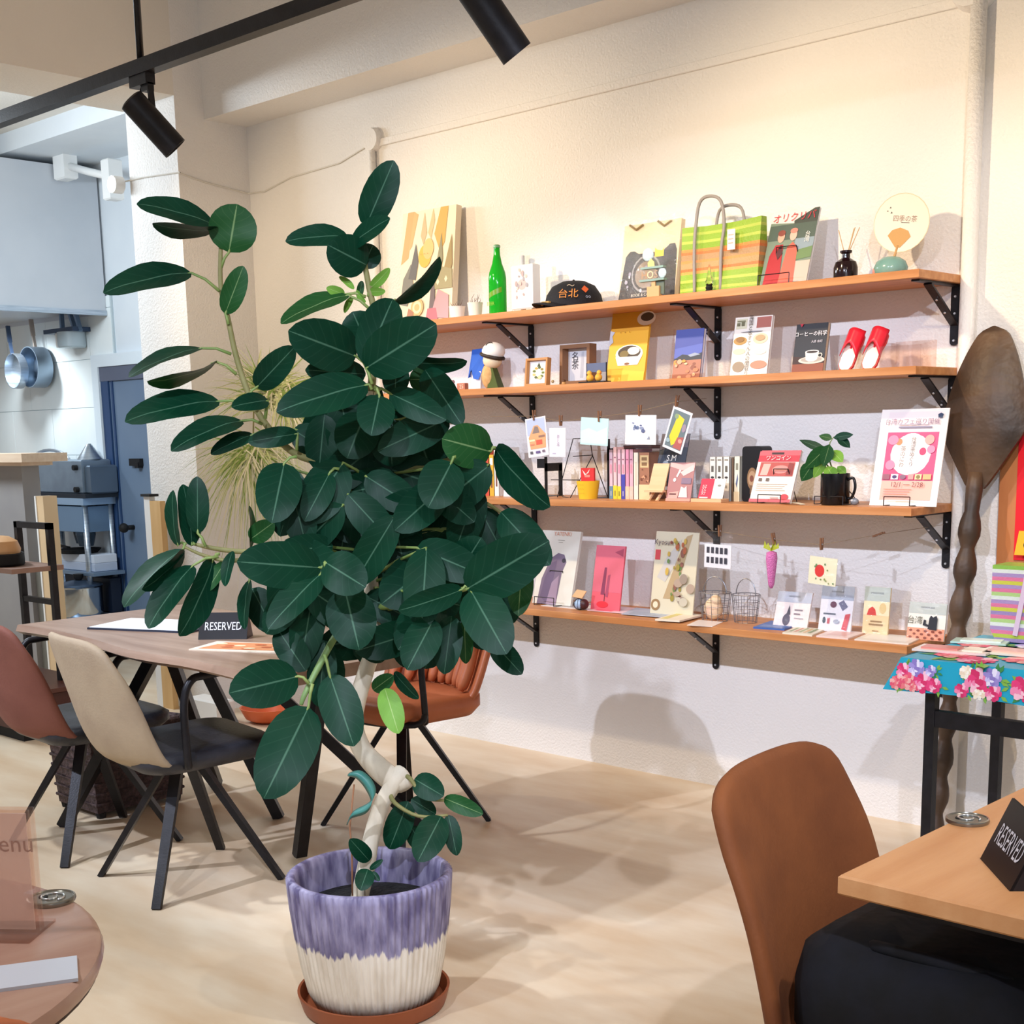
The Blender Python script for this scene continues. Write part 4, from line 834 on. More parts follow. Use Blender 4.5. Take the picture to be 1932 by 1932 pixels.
LV = [ # base u,v  tip u,v  width  depth base, tip  opts
 (403, 424, 258, 385, 42, -.02, -.10, dict(stem=(419, 440), roll=1)), (410, 432, 288, 421, 27, -.03, -.14, dict(stem=(419, 445), roll=-1)),
 (432, 476, 447, 385, 90, -.02, -.04, dict(stem=(416, 508), fold=.05, tone='g')), (361, 515, 195, 553, 48, -.03, -.12, dict(stem=(414, 549), roll=1)),
 (425, 592, 459, 502, 44, -.03, -.06, dict(stem=(431, 612), tone='g', roll=-1)), (381, 657, 243, 712, 24, -.02, -.10, dict(stem=(436, 668), roll=1)),
 (408, 683, 278, 719, 22, -.03, -.16, dict(stem=(446, 706), roll=-1, tone='g')), (484, 731, 556, 654, 54, -.08, -.16, dict(stem=(468, 752))),
 (414, 757, 236, 796, 52, -.04, -.14, dict(stem=(460, 765), roll=1)), (506, 756, 437, 768, 34, -.10, -.18, dict(stem=(500, 790))),
 (457, 794, 323, 846, 42, -.05, -.16, dict(stem=(495, 800), roll=1, curl=.04)), (478, 820, 398, 857, 30, -.02, -.06, dict(stem=(515, 815))), (562, 818, 468, 834, 38, -.02, -.05, dict(stem=(560, 850))),
 (690, 428, 743, 303, 64, .03, -.02, dict(stem=(690, 440))), (664, 462, 736, 412, 36, .0, -.08, dict(roll=-1)), (657, 447, 540, 452, 40, .02, -.04, dict(stem=(687, 470), curl=.05)),
 (692, 500, 618, 462, 78, .02, -.05, dict(fold=.05)), (738, 572, 829, 484, 28, .02, -.06, dict(roll=1, fold=.5, stem=(703, 590))), (684, 505, 704, 462, 50, .04, .05, {}),
 (657, 557, 530, 611, 34, .02, -.05, dict(stem=(703, 588), tone='g', roll=1)),
 (698, 544, 735, 506, 20, .04, .02, dict(tone='y', stem=(695, 560))), (697, 550, 727, 549, 16, .04, .01, dict(tone='y')), (650, 556, 616, 543, 20, .03, .0, dict(tone='y', stem=(690, 560))), (668, 545, 640, 522, 12, .03, .02, dict(tone='y')), (672, 548, 690, 570, 10, .03, .02, dict(tone='y')), (665, 560, 650, 590, 12, .05, .05, dict(tone='y')), (683, 530, 676, 565, 14, .06, .07, dict(tone='g')),
 (672, 672, 544, 624, 92, -.10, -.22, dict(stem=(700, 705))), (695, 655, 665, 588, 78, .02, -.02, {}), (688, 688, 741, 564, 78, -.14, -.10, dict(stem=(700, 720), fold=.22)), (690, 695, 823, 611, 98, -.18, -.26, dict(stem=(702, 725), fold=.14)),
 (772, 680, 881, 681, 30, .0, -.06, dict(roll=1, stem=(705, 690))), (690, 706, 576, 698, 52, -.04, -.10, {}), (693, 726, 522, 778, 72, -.16, -.26, dict(stem=(702, 735))), (716, 746, 700, 822, 72, -.16, -.20, dict(stem=(706, 730), fold=.08)),
 (735, 742, 842, 792, 55, -.12, -.16, dict(stem=(706, 735))), (748, 688, 745, 748, 52, -.04, -.06, {}), (772, 716, 836, 716, 52, .05, .06, dict(tone='g', fold=.05)), (802, 698, 872, 802, 62, -.02, -.10, dict(roll=1)),
 (926, 852, 834, 828, 84, -.06, -.12, dict(fold=.06, tone='g', stem=(935, 845))), (935, 846, 1038, 956, 62, -.04, -.16, dict(roll=1)), (845, 850, 930, 840, 44, -.02, .02, {}),
 (612, 782, 602, 888, 64, .0, .02, {}), (688, 782, 655, 865, 84, -.02, -.04, {}), (735, 790, 740, 880, 80, -.02, 0, {}), (888, 872, 906, 936, 14, -.03, -.03, dict(tone='g')),
 (852, 872, 808, 958, 86, -.12, -.16, dict(stem=(860, 862), fold=.08)), (832, 930, 895, 985, 60, -.02, -.06, {}), (536, 874, 513, 987, 86, -.10, -.16, dict(stem=(560, 862), fold=.14)), (562, 898, 528, 1012, 62, .02, .0, {}),
 (622, 892, 575, 982, 54, -.06, -.10, dict(stem=(640, 885), curl=.04)), (472, 1018, 517, 985, 40, .0, -.02, dict(tone='g')), (472, 1034, 470, 954, 12, .0, -.01, dict(tone='g')),
 (336, 1030, 327, 925, 24, -.02, -.05, dict(roll=-1, stem=(348, 1026))), (362, 1030, 345, 914, 42, -.01, -.03, dict(stem=(368, 1028))), (373, 1006, 372, 899, 44, -.04, -.06, dict(stem=(388, 1031), roll=1)),
 (346, 1036, 234, 1146, 40, -.03, -.12, dict(roll=1, stem=(352, 1026))), (348, 1040, 268, 1112, 30, -.05, -.14, dict(roll=-1)), (364, 1067, 280, 1186, 52, -.06, -.14, dict(roll=1, stem=(412, 1050))),
 (402, 1056, 338, 1200, 54, -.04, -.12, dict(roll=-1, stem=(415, 1045))), (439, 1040, 425, 1106, 22, -.06, -.08, {}), (471, 1094, 462, 1187, 24, -.02, -.04, dict(stem=(480, 1050))), (428, 1058, 391, 1116, 26, -.03, -.06, dict(tone='g')),
 (606, 1071, 447, 1060, 90, -.16, -.26, dict(stem=(618, 1075), fold=.06)), (628, 1030, 520, 1042, 56, -.04, -.10, {}), (606, 1082, 506, 1187, 60, -.16, -.24, dict(roll=1, stem=(618, 1075), fold=.25)),
 (612, 1060, 690, 1108, 82, -.22, -.26, dict(fold=.05, stem=(614, 1070))), (650, 1110, 678, 1226, 94, -.14, -.16, dict(fold=.1)), (562, 1108, 502, 1196, 60, -.06, -.08, {}),
 (880, 1112, 1036, 1020, 104, -.16, -.24, dict(stem=(888, 1108), fold=.10)), (888, 1114, 956, 1234, 90, -.16, -.24, dict(stem=(885, 1108), fold=.08)), (872, 1112, 752, 1152, 50, -.16, -.20, dict(roll=-1, stem=(885, 1108))), (945, 966, 1038, 1066, 70, -.02, -.08, dict(roll=1)),
 (868, 1078, 908, 1014, 72, -.06, -.10, {}), (985, 1062, 978, 1162, 50, -.06, -.10, dict(tone='g')), (818, 1168, 768, 1264, 70, -.14, -.18, {}), (852, 1162, 838, 1272, 54, -.06, -.08, {}), (876, 1172, 879, 1252, 32, -.02, -.02, dict(tone='g')), (930, 1212, 985, 1272, 46, -.08, -.12, {}),
 (577, 1266, 523, 1186, 58, -.08, -.06, {}), (562, 1276, 432, 1308, 90, -.12, -.20, dict(stem=(583, 1290), fold=.08)), (582, 1334, 498, 1507, 106, -.14, -.22, dict(stem=(590, 1290), fold=.08)), (622, 1274, 668, 1408, 78, -.12, -.16, dict(stem=(612, 1235))), (612, 1212, 602, 1334, 56, -.04, -.04, {}),
 (704, 1302, 742, 1274, 32, .0, -.02, dict(tone='g')), (726, 1299, 752, 1384, 46, -.03, -.06, dict(tone='y', fold=.1)), (744, 1268, 790, 1318, 24, .0, -.02, {}), (690, 1180, 720, 1250, 60, .02, .04, {}), (740, 1180, 770, 1260, 40, .05, .06, {}),
 (782, 1470, 837, 1502, 50, -.02, -.05, {}), (838, 1506, 911, 1536, 34, -.03, -.06, dict(tone='g', roll=1)), (776, 1508, 822, 1536, 34, .02, .02, {}), (770, 1512, 735, 1602, 52, .0, .02, {}), (832, 1540, 788, 1626, 62, -.06, -.12, {}), (846, 1538, 862, 1614, 34, -.04, -.06, {}), (697, 1624, 660, 1583, 34, -.04, -.08, {}), (694, 1640, 680, 1680, 36, -.05, -.08, {}), (698, 1640, 722, 1622, 12, -.04, -.04, {}), (702, 1645, 716, 1662, 12, -.04, -.05, {}), (775, 1560, 800, 1600, 40, .03, .05, {}),
]
for l in LV: leaf(*l[:7], **l[7])
# the dense dark heart of the crown
random.seed(11)
HEART = [(760, 830), (800, 850), (720, 860), (690, 900), (740, 930), (790, 960), (840, 1000), (880, 980), (700, 980), (750, 1010), (800, 1050), (850, 1060), (720, 1080), (770, 1100), (820, 1130), (740, 1150), (790, 1180), (700, 1160), (670, 1010), (640, 960), (600, 1000), (560, 1090), (640, 1150), (580, 1180), (850, 1120), (900, 1050), (660, 880), (780, 900), (830, 910), (660, 830), (600, 840), (870, 920), (680, 1060), (730, 1210), (660, 1210)]
HEART += [(690, 850), (700, 920), (685, 990), (705, 1040), (690, 1120), (710, 1180), (650, 1000), (610, 930), (560, 960), (590, 1060), (540, 1120), (620, 1120), (760, 870), (760, 970), (770, 1050), (800, 1110), (830, 960), (870, 1030), (660, 940), (740, 1090), (780, 1150), (820, 1200), (730, 800), (780, 820), (660, 780), (620, 800)]
for u, v in HEART:
    a = random.uniform(0, 360); L = random.uniform(100, 140); du, dv = math.cos(R(a))*L*.5, abs(math.sin(R(a)))*L*.5+12; d = random.uniform(-.10, .20)
    leaf(u-du, v-dv, u+du, v+dv, random.uniform(66, 94), d, d+random.uniform(-.06, .06), roll=random.choice((-1, 1)), stem=(698, v-20), sd=.06)
for u, v, d in ((560, 1130, .05), (620, 1250, .08), (500, 1150, .02), (930, 1000, .06), (900, 1180, .04), (950, 1130, .02)):
    leaf(u-25, v-40, u+20, v+45, 60, d, d, roll=1)
# twisted pale-edged leaf by the trunk
mb = MB(); cl_ = bez([LW(u, v, -.10) for u, v in ((656, 1462), (675, 1462), (694, 1480), (704, 1505), (692, 1525), (664, 1538), (654, 1556))], 5)
for s in (-1, 1):
    pass
V = []; n = len(cl_)
for i, p in enumerate(cl_):
    w = .016*math.sin(math.pi*(.08+.9*i/(n-1)))
    V += [tuple(p+Vector((.3, .3, 1)).normalized()*w+FW*.01), tuple(p-FW*.004), tuple(p-Vector((.3, .3, 1)).normalized()*w+FW*.01)]
F = [(i*3+j, i*3+j+1, i*3+j+4, i*3+j+3) for i in range(n-1) for j in range(2)]
mb.add(V, F); o = obj('leaf', mb, mat('twisted_leaf', '2c6a62', .4, col2='4a8a80', scale=12), plant, smooth=True)
o.modifiers.new('thickness', 'SOLIDIFY').thickness = .0012
# pot, soil, saucer
def pot():
    n = 288; prof_ = [(.140, .022), (.150, .05), (.163, .11), (.174, .18), (.182, .25), (.186, .30), (.187, .318), (.180, .324), (.170, .320), (.166, .30), (.160, .22)]
    V = []
    for i, (r, z) in enumerate(prof_):
        for j in range(n):
            a = 2*math.pi*j/n; rib = .0028*math.cos(j*2*math.pi/n*72) if 0 < i < 7 else 0
            V.append(((r+rib)*math.cos(a), (r+rib)*math.sin(a), z))
    F = [(i*n+j, i*n+(j+1) % n, (i+1)*n+(j+1) % n, (i+1)*n+j) for i in range(len(prof_)-1) for j in range(n)]+[tuple(reversed(range(n)))]
    m = bpy.data.materials.new('lilac_white_glaze'); m.use_nodes = True; nt = m.node_tree; b = nt.nodes['Principled BSDF']
    tc = nt.nodes.new('ShaderNodeTexCoord'); sp_ = nt.nodes.new('ShaderNodeSeparateXYZ'); nt.links.new(tc.outputs['Object'], sp_.inputs[0])
    mp = nt.nodes.new('ShaderNodeMapping'); mp.inputs['Scale'].default_value = (1, 1, .12); nt.links.new(tc.outputs['Object'], mp.inputs[0])
    nz = nt.nodes.new('ShaderNodeTexNoise'); nz.inputs['Scale'].default_value = 75; nz.inputs['Detail'].default_value = 3; nt.links.new(mp.outputs[0], nz.inputs['Vector'])
    ms = nt.nodes.new('ShaderNodeMath'); ms.operation = 'MULTIPLY_ADD'; ms.inputs[1].default_value = .07; nt.links.new(nz.outputs[0], ms.inputs[0]); nt.links.new(sp_.outputs[2], ms.inputs[2])
    mr = nt.nodes.new('ShaderNodeMapRange'); mr.inputs[1].default_value = .214; mr.inputs[2].default_value = .222; nt.links.new(ms.outputs[0], mr.inputs[0])
    n2 = nt.nodes.new('ShaderNodeTexNoise'); n2.inputs['Scale'].default_value = 40; n2.inputs['Detail'].default_value = 5
    mp2 = nt.nodes.new('ShaderNodeMapping'); mp2.inputs['Scale'].default_value = (1, 1, .25); nt.links.new(tc.outputs['Object'], mp2.inputs[0]); nt.links.new(mp2.outputs[0], n2.inputs['Vector'])
    cu = nt.nodes.new('ShaderNodeValToRGB'); cu.color_ramp.elements[0].position = .36; cu.color_ramp.elements[1].position = .64; cu.color_ramp.elements[0].color = lin('5f587c'); cu.color_ramp.elements[1].color = lin('a09ab8'); nt.links.new(n2.outputs[0], cu.inputs[0])
    cw = nt.nodes.new('ShaderNodeValToRGB'); cw.color_ramp.elements[0].position = .3; cw.color_ramp.elements[1].position = .6; cw.color_ramp.elements[0].color = lin('d8cdbc'); cw.color_ramp.elements[1].color = lin('ece4d6'); nt.links.new(n2.outputs[0], cw.inputs[0])
    # soiled clay showing at the foot
    mr2 = nt.nodes.new('ShaderNodeMapRange'); mr2.inputs[1].default_value = .045; mr2.inputs[2].default_value = .10; nt.links.new(ms.outputs[0], mr2.inputs[0])
    m0 = nt.nodes.new('ShaderNodeMix'); m0.data_type = 'RGBA'; m0.inputs[6].default_value = lin('9a8268'); nt.links.new(cw.outputs[0], m0.inputs[7]); nt.links.new(mr2.outputs[0], m0.inputs[0])
    m1 = nt.nodes.new('ShaderNodeMix'); m1.data_type = 'RGBA'; nt.links.new(mr.outputs[0], m1.inputs[0]); nt.links.new(m0.outputs[2], m1.inputs[6]); nt.links.new(cu.outputs[0], m1.inputs[7])
    nt.links.new(m1.outputs[2], b.inputs['Base Color']); b.inputs['Roughness'].default_value = .5
    bp = nt.nodes.new('ShaderNodeBump'); bp.inputs['Strength'].default_value = .4; bp.inputs['Distance'].default_value = .004; nt.links.new(n2.outputs[0], bp.inputs['Height']); nt.links.new(bp.outputs[0], b.inputs['Normal'])
    mb = MB().add(V, F); obj('pot', mb, m, plant, smooth=True)
pot()
mb = MB(); mb.lathe([(.001, .245), (.08, .25), (.162, .24)], 40, cap=False); obj('soil', mb, mat('black_soil', '050405', .95, col2='0e0b0c', scale=60, bump=.8, bscale=80), plant, smooth=True)
t = thing('plant_saucer', 'terracotta brown saucer under the fig tree pot', 'saucer', (PX, PY_, 0))
mb = MB(); mb.lathe([(.150, .0), (.165, .006), (.176, .045), (.170, .045), (.160, .014), (.001, .012)], 64); obj('saucer_body', mb, mat('terracotta', '8a4628', .45, col2='96502e', scale=6), t, smooth='auto')

# ------------------------------------------------------------------ hanging spider-like plant on the wall by the column
hp = thing('hanging_grass_plant', 'hanging pale green grassy plant on the wall behind the fig tree', 'hanging plant', (-2.2, -.36, 1.30))
random.seed(5)
def tuft(cu, cv, n, lo, hi, a0, a1, dro, name):
    c = W(cu, cv, y=-.36)-Vector((-2.2, -.36, 1.30)); mb = MB()
    for k in range(n):
        a = R(random.uniform(a0, a1)); L = random.uniform(lo, hi); dirv = RT*math.cos(a)+UP*math.sin(a)+FW*random.uniform(-.5, .3); dirv.normalize(); o_ = Vector((random.gauss(0, .035), random.gauss(0, .02), random.gauss(0, .03))); dk = dro*random.uniform(.3, 2.2)
        w = random.uniform(.0022, .0048); sdv = dirv.cross(FW).normalized(); pts = []
        for i in range(6):
            s = i/5; pts.append((c+o_+dirv*L*s-Vector((0, 0, 1))*dk*L*s*s, w*(1-s*.95)))
        V = [];
        for p, ww in pts: V += [tuple(p-sdv*ww), tuple(p+sdv*ww)]
        mb.add(V, [(2*i, 2*i+1, 2*i+3, 2*i+2) for i in range(5)], k % 3)
    o = obj(name, mb, [mat('grass_green', '8aa64e', .5), mat('grass_pale', 'c9cf92', .5), mat('grass_cream', 'ece6c8', .5)], hp); o['kind'] = 'stuff'
tuft(500, 745, 260, .14, .36, -20, 200, .35, 'foliage'); tuft(535, 750, 140, .1, .26, -120, 60, .3, 'foliage'); tuft(470, 850, 280, .14, .36, 150, 390, .5, 'foliage')
mb = MB(); q = W(470, 840, y=-.36)-Vector((-2.2, -.36, 1.30)); mb.tube([q+Vector((0, .02, -.02)), q+Vector((.01, .03, .18)), q+Vector((.0, .36, .5))], .004, 6); obj('hanging_cord', mb, twig_m, hp)
# ================================================================== things on the shelves
def sx_(u, S, y): return shelf_x(u, y, TOP[S])
def top_h(u, S, y, vtop, lean=0):
    x = sx_(u, S, y); h = .15
    for _ in range(8):
        yy = y+h*math.sin(lean); uu = pix((x, yy, TOP[S]+h*math.cos(lean)))[0]; h = (W(uu, vtop, y=yy).z-TOP[S])/math.cos(lean)
    return h
def at(name, label, cat, u, S, y, rz=0, group=None, lean=0, dz=0):
    t = thing(name, label, cat, (sx_(u, S, y), y, TOP[S]+dz), rz, group); t.rotation_euler = (-lean, 0, rz); return t
def card(name, label, cat, u0, u1, S, y, vtop, th, lean, col, shapes=(), rz=0, group=None, part='cover', edge=None, dz=0):
    x0, x1 = sx_(u0, S, y), sx_(u1, S, y); w = (x1-x0)/max(.5, math.cos(rz)); h = top_h((u0+u1)/2, S, y, vtop, lean)
    t = thing(name, label, cat, ((x0+x1)/2, y, TOP[S]+th*math.sin(lean)+dz), rz, group); t.rotation_euler = (-lean, 0, rz)
    if edge:
        obj('page_block', MB().box((-w/2+.001, .001, .001), (w/2-.001, th-.001, h-.001)), C(edge), t)
        obj(part, MB().box((-w/2, 0, 0), (w/2, .0012, h)).box((-w/2, th-.0012, 0), (w/2, th, h)).box((-w/2, 0, 0), (-w/2+.0012, th, h)), C(col, .4), t)
    else: obj(part, MB().box((-w/2, 0, 0), (w/2, th, h)), C(col, .45), t)
    if shapes: print_on(t, w, h, 0, shapes)
    return t, w, h
def wire_stand(label, u, S, y, w, lip=.035, back=.14, m=None, lean=R(18), depth=.07):
    t = at('wire_stand', label, 'display stand', u, S, y, group='wire display stands')
    m = m or black_m; r = .0016
    for s in (-1, 1):
        mb = MB(); mb.tube([(s*w/2, -.028, lip), (s*w/2, -.030, .004), (s*w/2, -.004, .003), (s*w/2, depth, .003), (s*w*.32, back*math.sin(lean)+.004, back)], r, 6); obj('side_wire', mb, m, t)
    mb = MB(); mb.tube([(-w/2, -.028, lip), (w/2, -.028, lip)], r, 6); obj('lip_wire', mb, m, t)
    mb = MB(); mb.tube([(-w*.32, back*math.sin(lean)+.004, back), (w*.32, back*math.sin(lean)+.004, back)], r, 6); obj('back_wire', mb, m, t)
    return t
def blobs(seed, n, s0, t0, s1, t1, cols, r=(.03, .08), asp=1):
    random.seed(seed); out = []
    for k in range(n):
        q = random.uniform(*r); out.append(('e', random.uniform(s0, s1), random.uniform(t0, t1), q, q*asp*random.uniform(.6, 1.2), cols[k % len(cols)]))
    return out
def lines(s0, s1, t1, dt, n, col, th=.008):
    return [('r', s0, t1-i*dt, s1-(i*37 % 5)*.03*(s1-s0), t1-i*dt+th, col) for i in range(n)]

# ---------------------------------------------------------------- top shelf (0)
t, w, h = card('canvas_print', 'canvas print of tropical leaves leaning at the left end of the top shelf', 'picture', 752, 851, 0, -.10, 396, .03, R(6), 'f3e3c8', [
  ('p', [(.0, .55), (.10, 1), (.22, 1), (.14, .6)], 'c9a86a'), ('p', [(.14, .66), (.22, 1), (.30, .97), (.2, .7)], 'cfae72'), ('p', [(.36, .78), (.42, .98), (.48, .8), (.42, .70)], 'c9b48a'), ('p', [(.5, .80), (.58, 1), (.62, .9), (.56, .74)], 'd4bd8c'), ('p', [(.62, .78), (.72, 1), (.86, 1), (.82, .7), (.74, .62)], 'd2a84e'),
  ('p', [(.02, .2), (.06, .42), (.2, .55), (.26, .36), (.16, .18)], '7d7a70'), ('p', [(.16, .42), (.28, .72), (.34, .56), (.30, .40)], '5f5a58'), ('e', .46, .60, .12, .10, 'f0b83a'), ('e', .52, .66, .10, .09, 'e2c27a'),
  ('p', [(.68, .50), (.76, .78), (.80, .56), (.76, .42)], '8f8a66'), ('p', [(.82, .44), (.95, .76), (.98, .5), (.92, .36)], 'a08b54'), ('p', [(.66, .30), (.72, .5), (.98, .46), (1, .3)], 'a39a70'), ('p', [(.7, .36), (.73, .39), (.76, .36), (.73, .33)], 'efe2c2'), ('p', [(.85, .38), (.88, .41), (.91, .38), (.88, .35)], 'efe2c2'),
  ('p', [(.58, .08), (.62, .46), (.68, .30), (.70, .08)], '6b5a5c'), ('p', [(.62, .06), (.74, .30), (.94, .24), (.96, .04)], 'c79aa0'), ('p', [(.52, 0), (.56, .14), (.72, .14), (.78, 0)], 'c46a78'), ('e', .36, .16, .12, .08, 'd8b878'), ('e', .36, .16, .085, .055, 'f0dfba'), ('e', .36, .16, .05, .03, 'd8b878'), ('p', [(.14, .02), (.2, .16), (.30, .12), (.28, 0)], 'b07a5a'),
  ('t', '・・・', .46, .615, .02, 'c9882a')], part='canvas')
def twig_pot(label, u, hpot, r, vt, c, seed):
    t = at('twig_pot', label, 'plant pot', u, 0, -.16, group='tiny twig pots on the top shelf')
    mb = MB(); mb.lathe([(r*.78, 0), (r, hpot*.92), (r*1.05, hpot), (r*.9, hpot), (r*.75, hpot*.8), (.001, hpot*.8)], 20); obj('pot', mb, C(c, .5), t, smooth='auto')
    random.seed(seed); mb = MB()
    for k in range(7):
        p = Vector((random.uniform(-.4, .4)*r, 0, hpot*.8)); pts = [p]
        for i in range(3): p = p+Vector((random.uniform(-.015, .015), random.uniform(-.01, .01), random.uniform(.004, .016))); pts.append(p)
        mb.tube(pts, [.0016, .0014, .001, .0005], 5)
    obj('twigs', mb, C('6b5348'), t)
twig_pot('white ribbed pot with bare twigs beside the canvas print', 863, .055, .032, 545, 'f2eee6', 1)
twig_pot('pale cream pot with dark curled twigs left of the green bottle', 897, .062, .030, 545, 'f3ecd8', 2)
# green bottle
hb = top_h(940, 0, -.15, 462)
t = at('glass_bottle', 'empty bright green glass bottle on the top shelf', 'bottle', 940, 0, -.15); k = hb/.25
gb = bpy.data.materials.new('green_glass'); gb.use_nodes = True; b_ = gb.node_tree.nodes['Principled BSDF']; b_.inputs['Base Color'].default_value = lin('22c02e'); b_.inputs['Roughness'].default_value = .06; b_.inputs['Transmission Weight'].default_value = .55; b_.inputs['IOR'].default_value = 1.3
mb = MB(); mb.lathe([(.030*k, 0), (.032*k, .004*k), (.032*k, .135*k), (.029*k, .155*k), (.018*k, .185*k), (.012*k, .215*k), (.011*k, .238*k), (.0125*k, .240*k), (.0125*k, .247*k), (.010*k, .25*k)], 28); obj('bottle_glass', mb, gb, t, smooth='auto')
mb = MB(); mb.grid(lambda a, b: (.0325*k*math.sin(R(-70+140*a)), -.0325*k*math.cos(R(-70+140*a)), (.055+.030*a+.018*b)*k), 14, 2); obj('label_band', mb, C('6f9a1e', .3), t, smooth=True)
obj('bottle_mouth', MB().lathe([(.0128*k, .240*k), (.0128*k, .248*k)], 16, cap=False), C('7fae86', .3), t)
text_on(t, 'BEER', -.004, -.0335*k, .045*k, .017*k, '8fb02a')
# white bottle with label plate
t = at('perfume_bottle', 'white square bottle with a printed label right of the green bottle', 'bottle', 993, 0, -.15); hq = top_h(993, 0, -.15, 500); wq = sx_(1013, 0, -.15)-sx_(973, 0, -.15)
obj('bottle_body', MB().box((-wq/2, -.02, .018), (wq/2, .02, hq), bev=.004), C('f5f0e6', .3), t); obj('bottle_foot', MB().box((-wq*.38, -.015, 0), (-wq*.12, .015, .018)).box((wq*.12, -.015, 0), (wq*.38, .015, .018)), C('d8d2bf', .4), t)
obj('bottle_cap', MB().lathe([(.010, hq), (.010, hq+.035)], 14, c=(-wq*.15, 0, 0)), C('cfcac0', .3), t, smooth='auto')
print_on(t, wq, hq, -.02, [('r', .1, .16, .9, .95, 'efe6da'), ('e', .5, .6, .2, .11, 'cdb6ac')]+blobs(4, 14, .18, .2, .82, .9, ['b9a39c', 'd9bfae', 'a9a0a0'], (.03, .06)))
# black cap
t = at('baseball_cap', 'black baseball cap with orange embroidery on the top shelf', 'cap', 1083, 0, -.15, R(-32)); cm = mat('black_twill', '16151a', .8, bump=.2, scale=200)
kr = (sx_(1127, 0, -.15)-sx_(1045, 0, -.15))/2; kh = top_h(1083, 0, -.15, 530)
mb = MB(); mb.lathe([(kr, 0), (kr*1.02, kh*.2), (kr*.95, kh*.5), (kr*.75, kh*.8), (kr*.4, kh*.97), (.004, kh)], 24, cap=False); obj('crown', mb, cm, t, smooth=True)
mb = MB(); mb.grid(lambda a, b: ((-kr*.85+1.7*kr*a), -kr*.55-b*kr*.95*math.sin(math.pi*a)**.5, .016-.010*b-.02*(2*a-1)**2+.012), 12, 4); o = obj('visor', mb, cm, t, smooth=True); o.modifiers.new('thickness', 'SOLIDIFY').thickness = .003
obj('button', MB().ball((0, 0, kh), .005, 8), cm, t)
def emb(s, an, z, size, col):
    o = text_on(t, s, 0, 0, 0, size, col); a = R(an); rr = kr*1.07*(1-(max(0, z/kh-.3))**2*.9)
    o.matrix_local = Matrix.Translation((rr*math.sin(a), -rr*math.cos(a), z)) @ Matrix.Rotation(a, 4, 'Z') @ Matrix.Rotation(R(66), 4, 'X')
emb('台北', 62, kh*.45, .038, 'e08a3c'); emb('◆', 96, kh*.60, .03, 'd9602e'); emb('～', 66, kh*.74, .03, 'b9a58a'); emb('oo', 100, kh*.36, .02, '9aa0b0')
mb = MB(); mb.tube([(-.04, -kr*1.04, .02), (0, -kr*1.15, .022), (.05, -kr*1.02, .02)], .006, 6); obj('braid', mb, C('b08a4a'), t)
# tote bag in clear wrapper with plaque in front
t, w, h = card('tote_bag', 'beige tote bag with a black cat-shaped print in clear wrap', 'bag', 1166, 1272, 0, -.13, 421, .022, R(9), 'e6cfa8', [
  ('p', [(.02, .02), (.98, .02), (1.0, .06), (.97, .62), (.93, .70), (.84, .70), (.72, .62), (.30, .62), (.22, .66), (.14, .66), (.07, .60), (.0, .06)], '2a2b33'),
  ('e', .46, .36, .26, .24, '8d8a8c'), ('e', .46, .36, .235, .215, '3a3838'), ('e', .46, .345, .19, .17, '8a7a68')]+blobs(9, 12, .08, .08, .92, .58, ['c9c6cf', '9a94a8'], (.012, .03))+[('t', 'BOOK & CAFE', .42, .09, .014, 'd9cfc0')], part='bag_cloth')
obj('wrapper', MB().box((-w/2-.012, -.010, -.002), (w/2+.02, -.008, h+.015)), clear(), t)
for s in (-.28, .22):
    mb = MB(); mb.tube([(s*w-.03, -.004, h), (s*w, -.004, h-.02), (s*w+.03, -.004, h-.005)], .004, 6); obj('handle', mb, C('8a7440'), t)
t = at('word_plaque', 'little teal tiered plaque with letters and houses before the tote bag', 'ornament', 1232, 0, -.20)
hh = top_h(1232, 0, -.20, 468); teal = C('7d9a92', .5)
obj('stand_block', MB().box((-.022, -.006, 0), (.03, .012, hh*.26)).box((-.004, -.004, hh*.26), (.012, .006, hh*.36)), C('c9a070', .6), t)
obj('tier', MB().box((-.05, -.012, hh*.36), (.055, .006, hh*.40)), teal, t); obj('tier', MB().box((-.045, -.012, hh*.60), (.052, .006, hh*.64)), teal, t)
obj('teal_back', MB().box((.008, .002, hh*.1), (.045, .006, hh*.36)), C('5d6a5c'), t)
text_on(t, 'H', -.032, -.008, hh*.48, .036, 'a8805a'); text_on(t, 'O', -.006, -.008, hh*.48, .036, 'f2cfa0'); text_on(t, 'S', .019, -.008, hh*.48, .036, 'b0907a')
obj('house', MB().add([(-.016, -.008, hh*.64), (.012, -.008, hh*.64), (.012, -.008, hh*.72), (-.002, -.008, hh*.80), (-.016, -.008, hh*.72)], [(0, 1, 2, 3, 4)]), C('e2d27a'), t)
obj('cat_head', MB().add([(.012, -.006, hh*.82), (.05, -.006, hh*.82), (.052, -.006, hh*.98), (.044, -.006, hh*.93), (.024, -.006, hh*.95), (.014, -.006, hh)], [(0, 1, 2, 3, 4, 5)]), C('d8b850'), t)
obj('cloud', MB().ball((-.018, -.004, hh*.88), .022, 10, sq=(1.1, .3, 1)).ball((.043, -.004, hh*.50), .017, 10, sq=(1, .3, 1)), C('b9cdd0'), t)
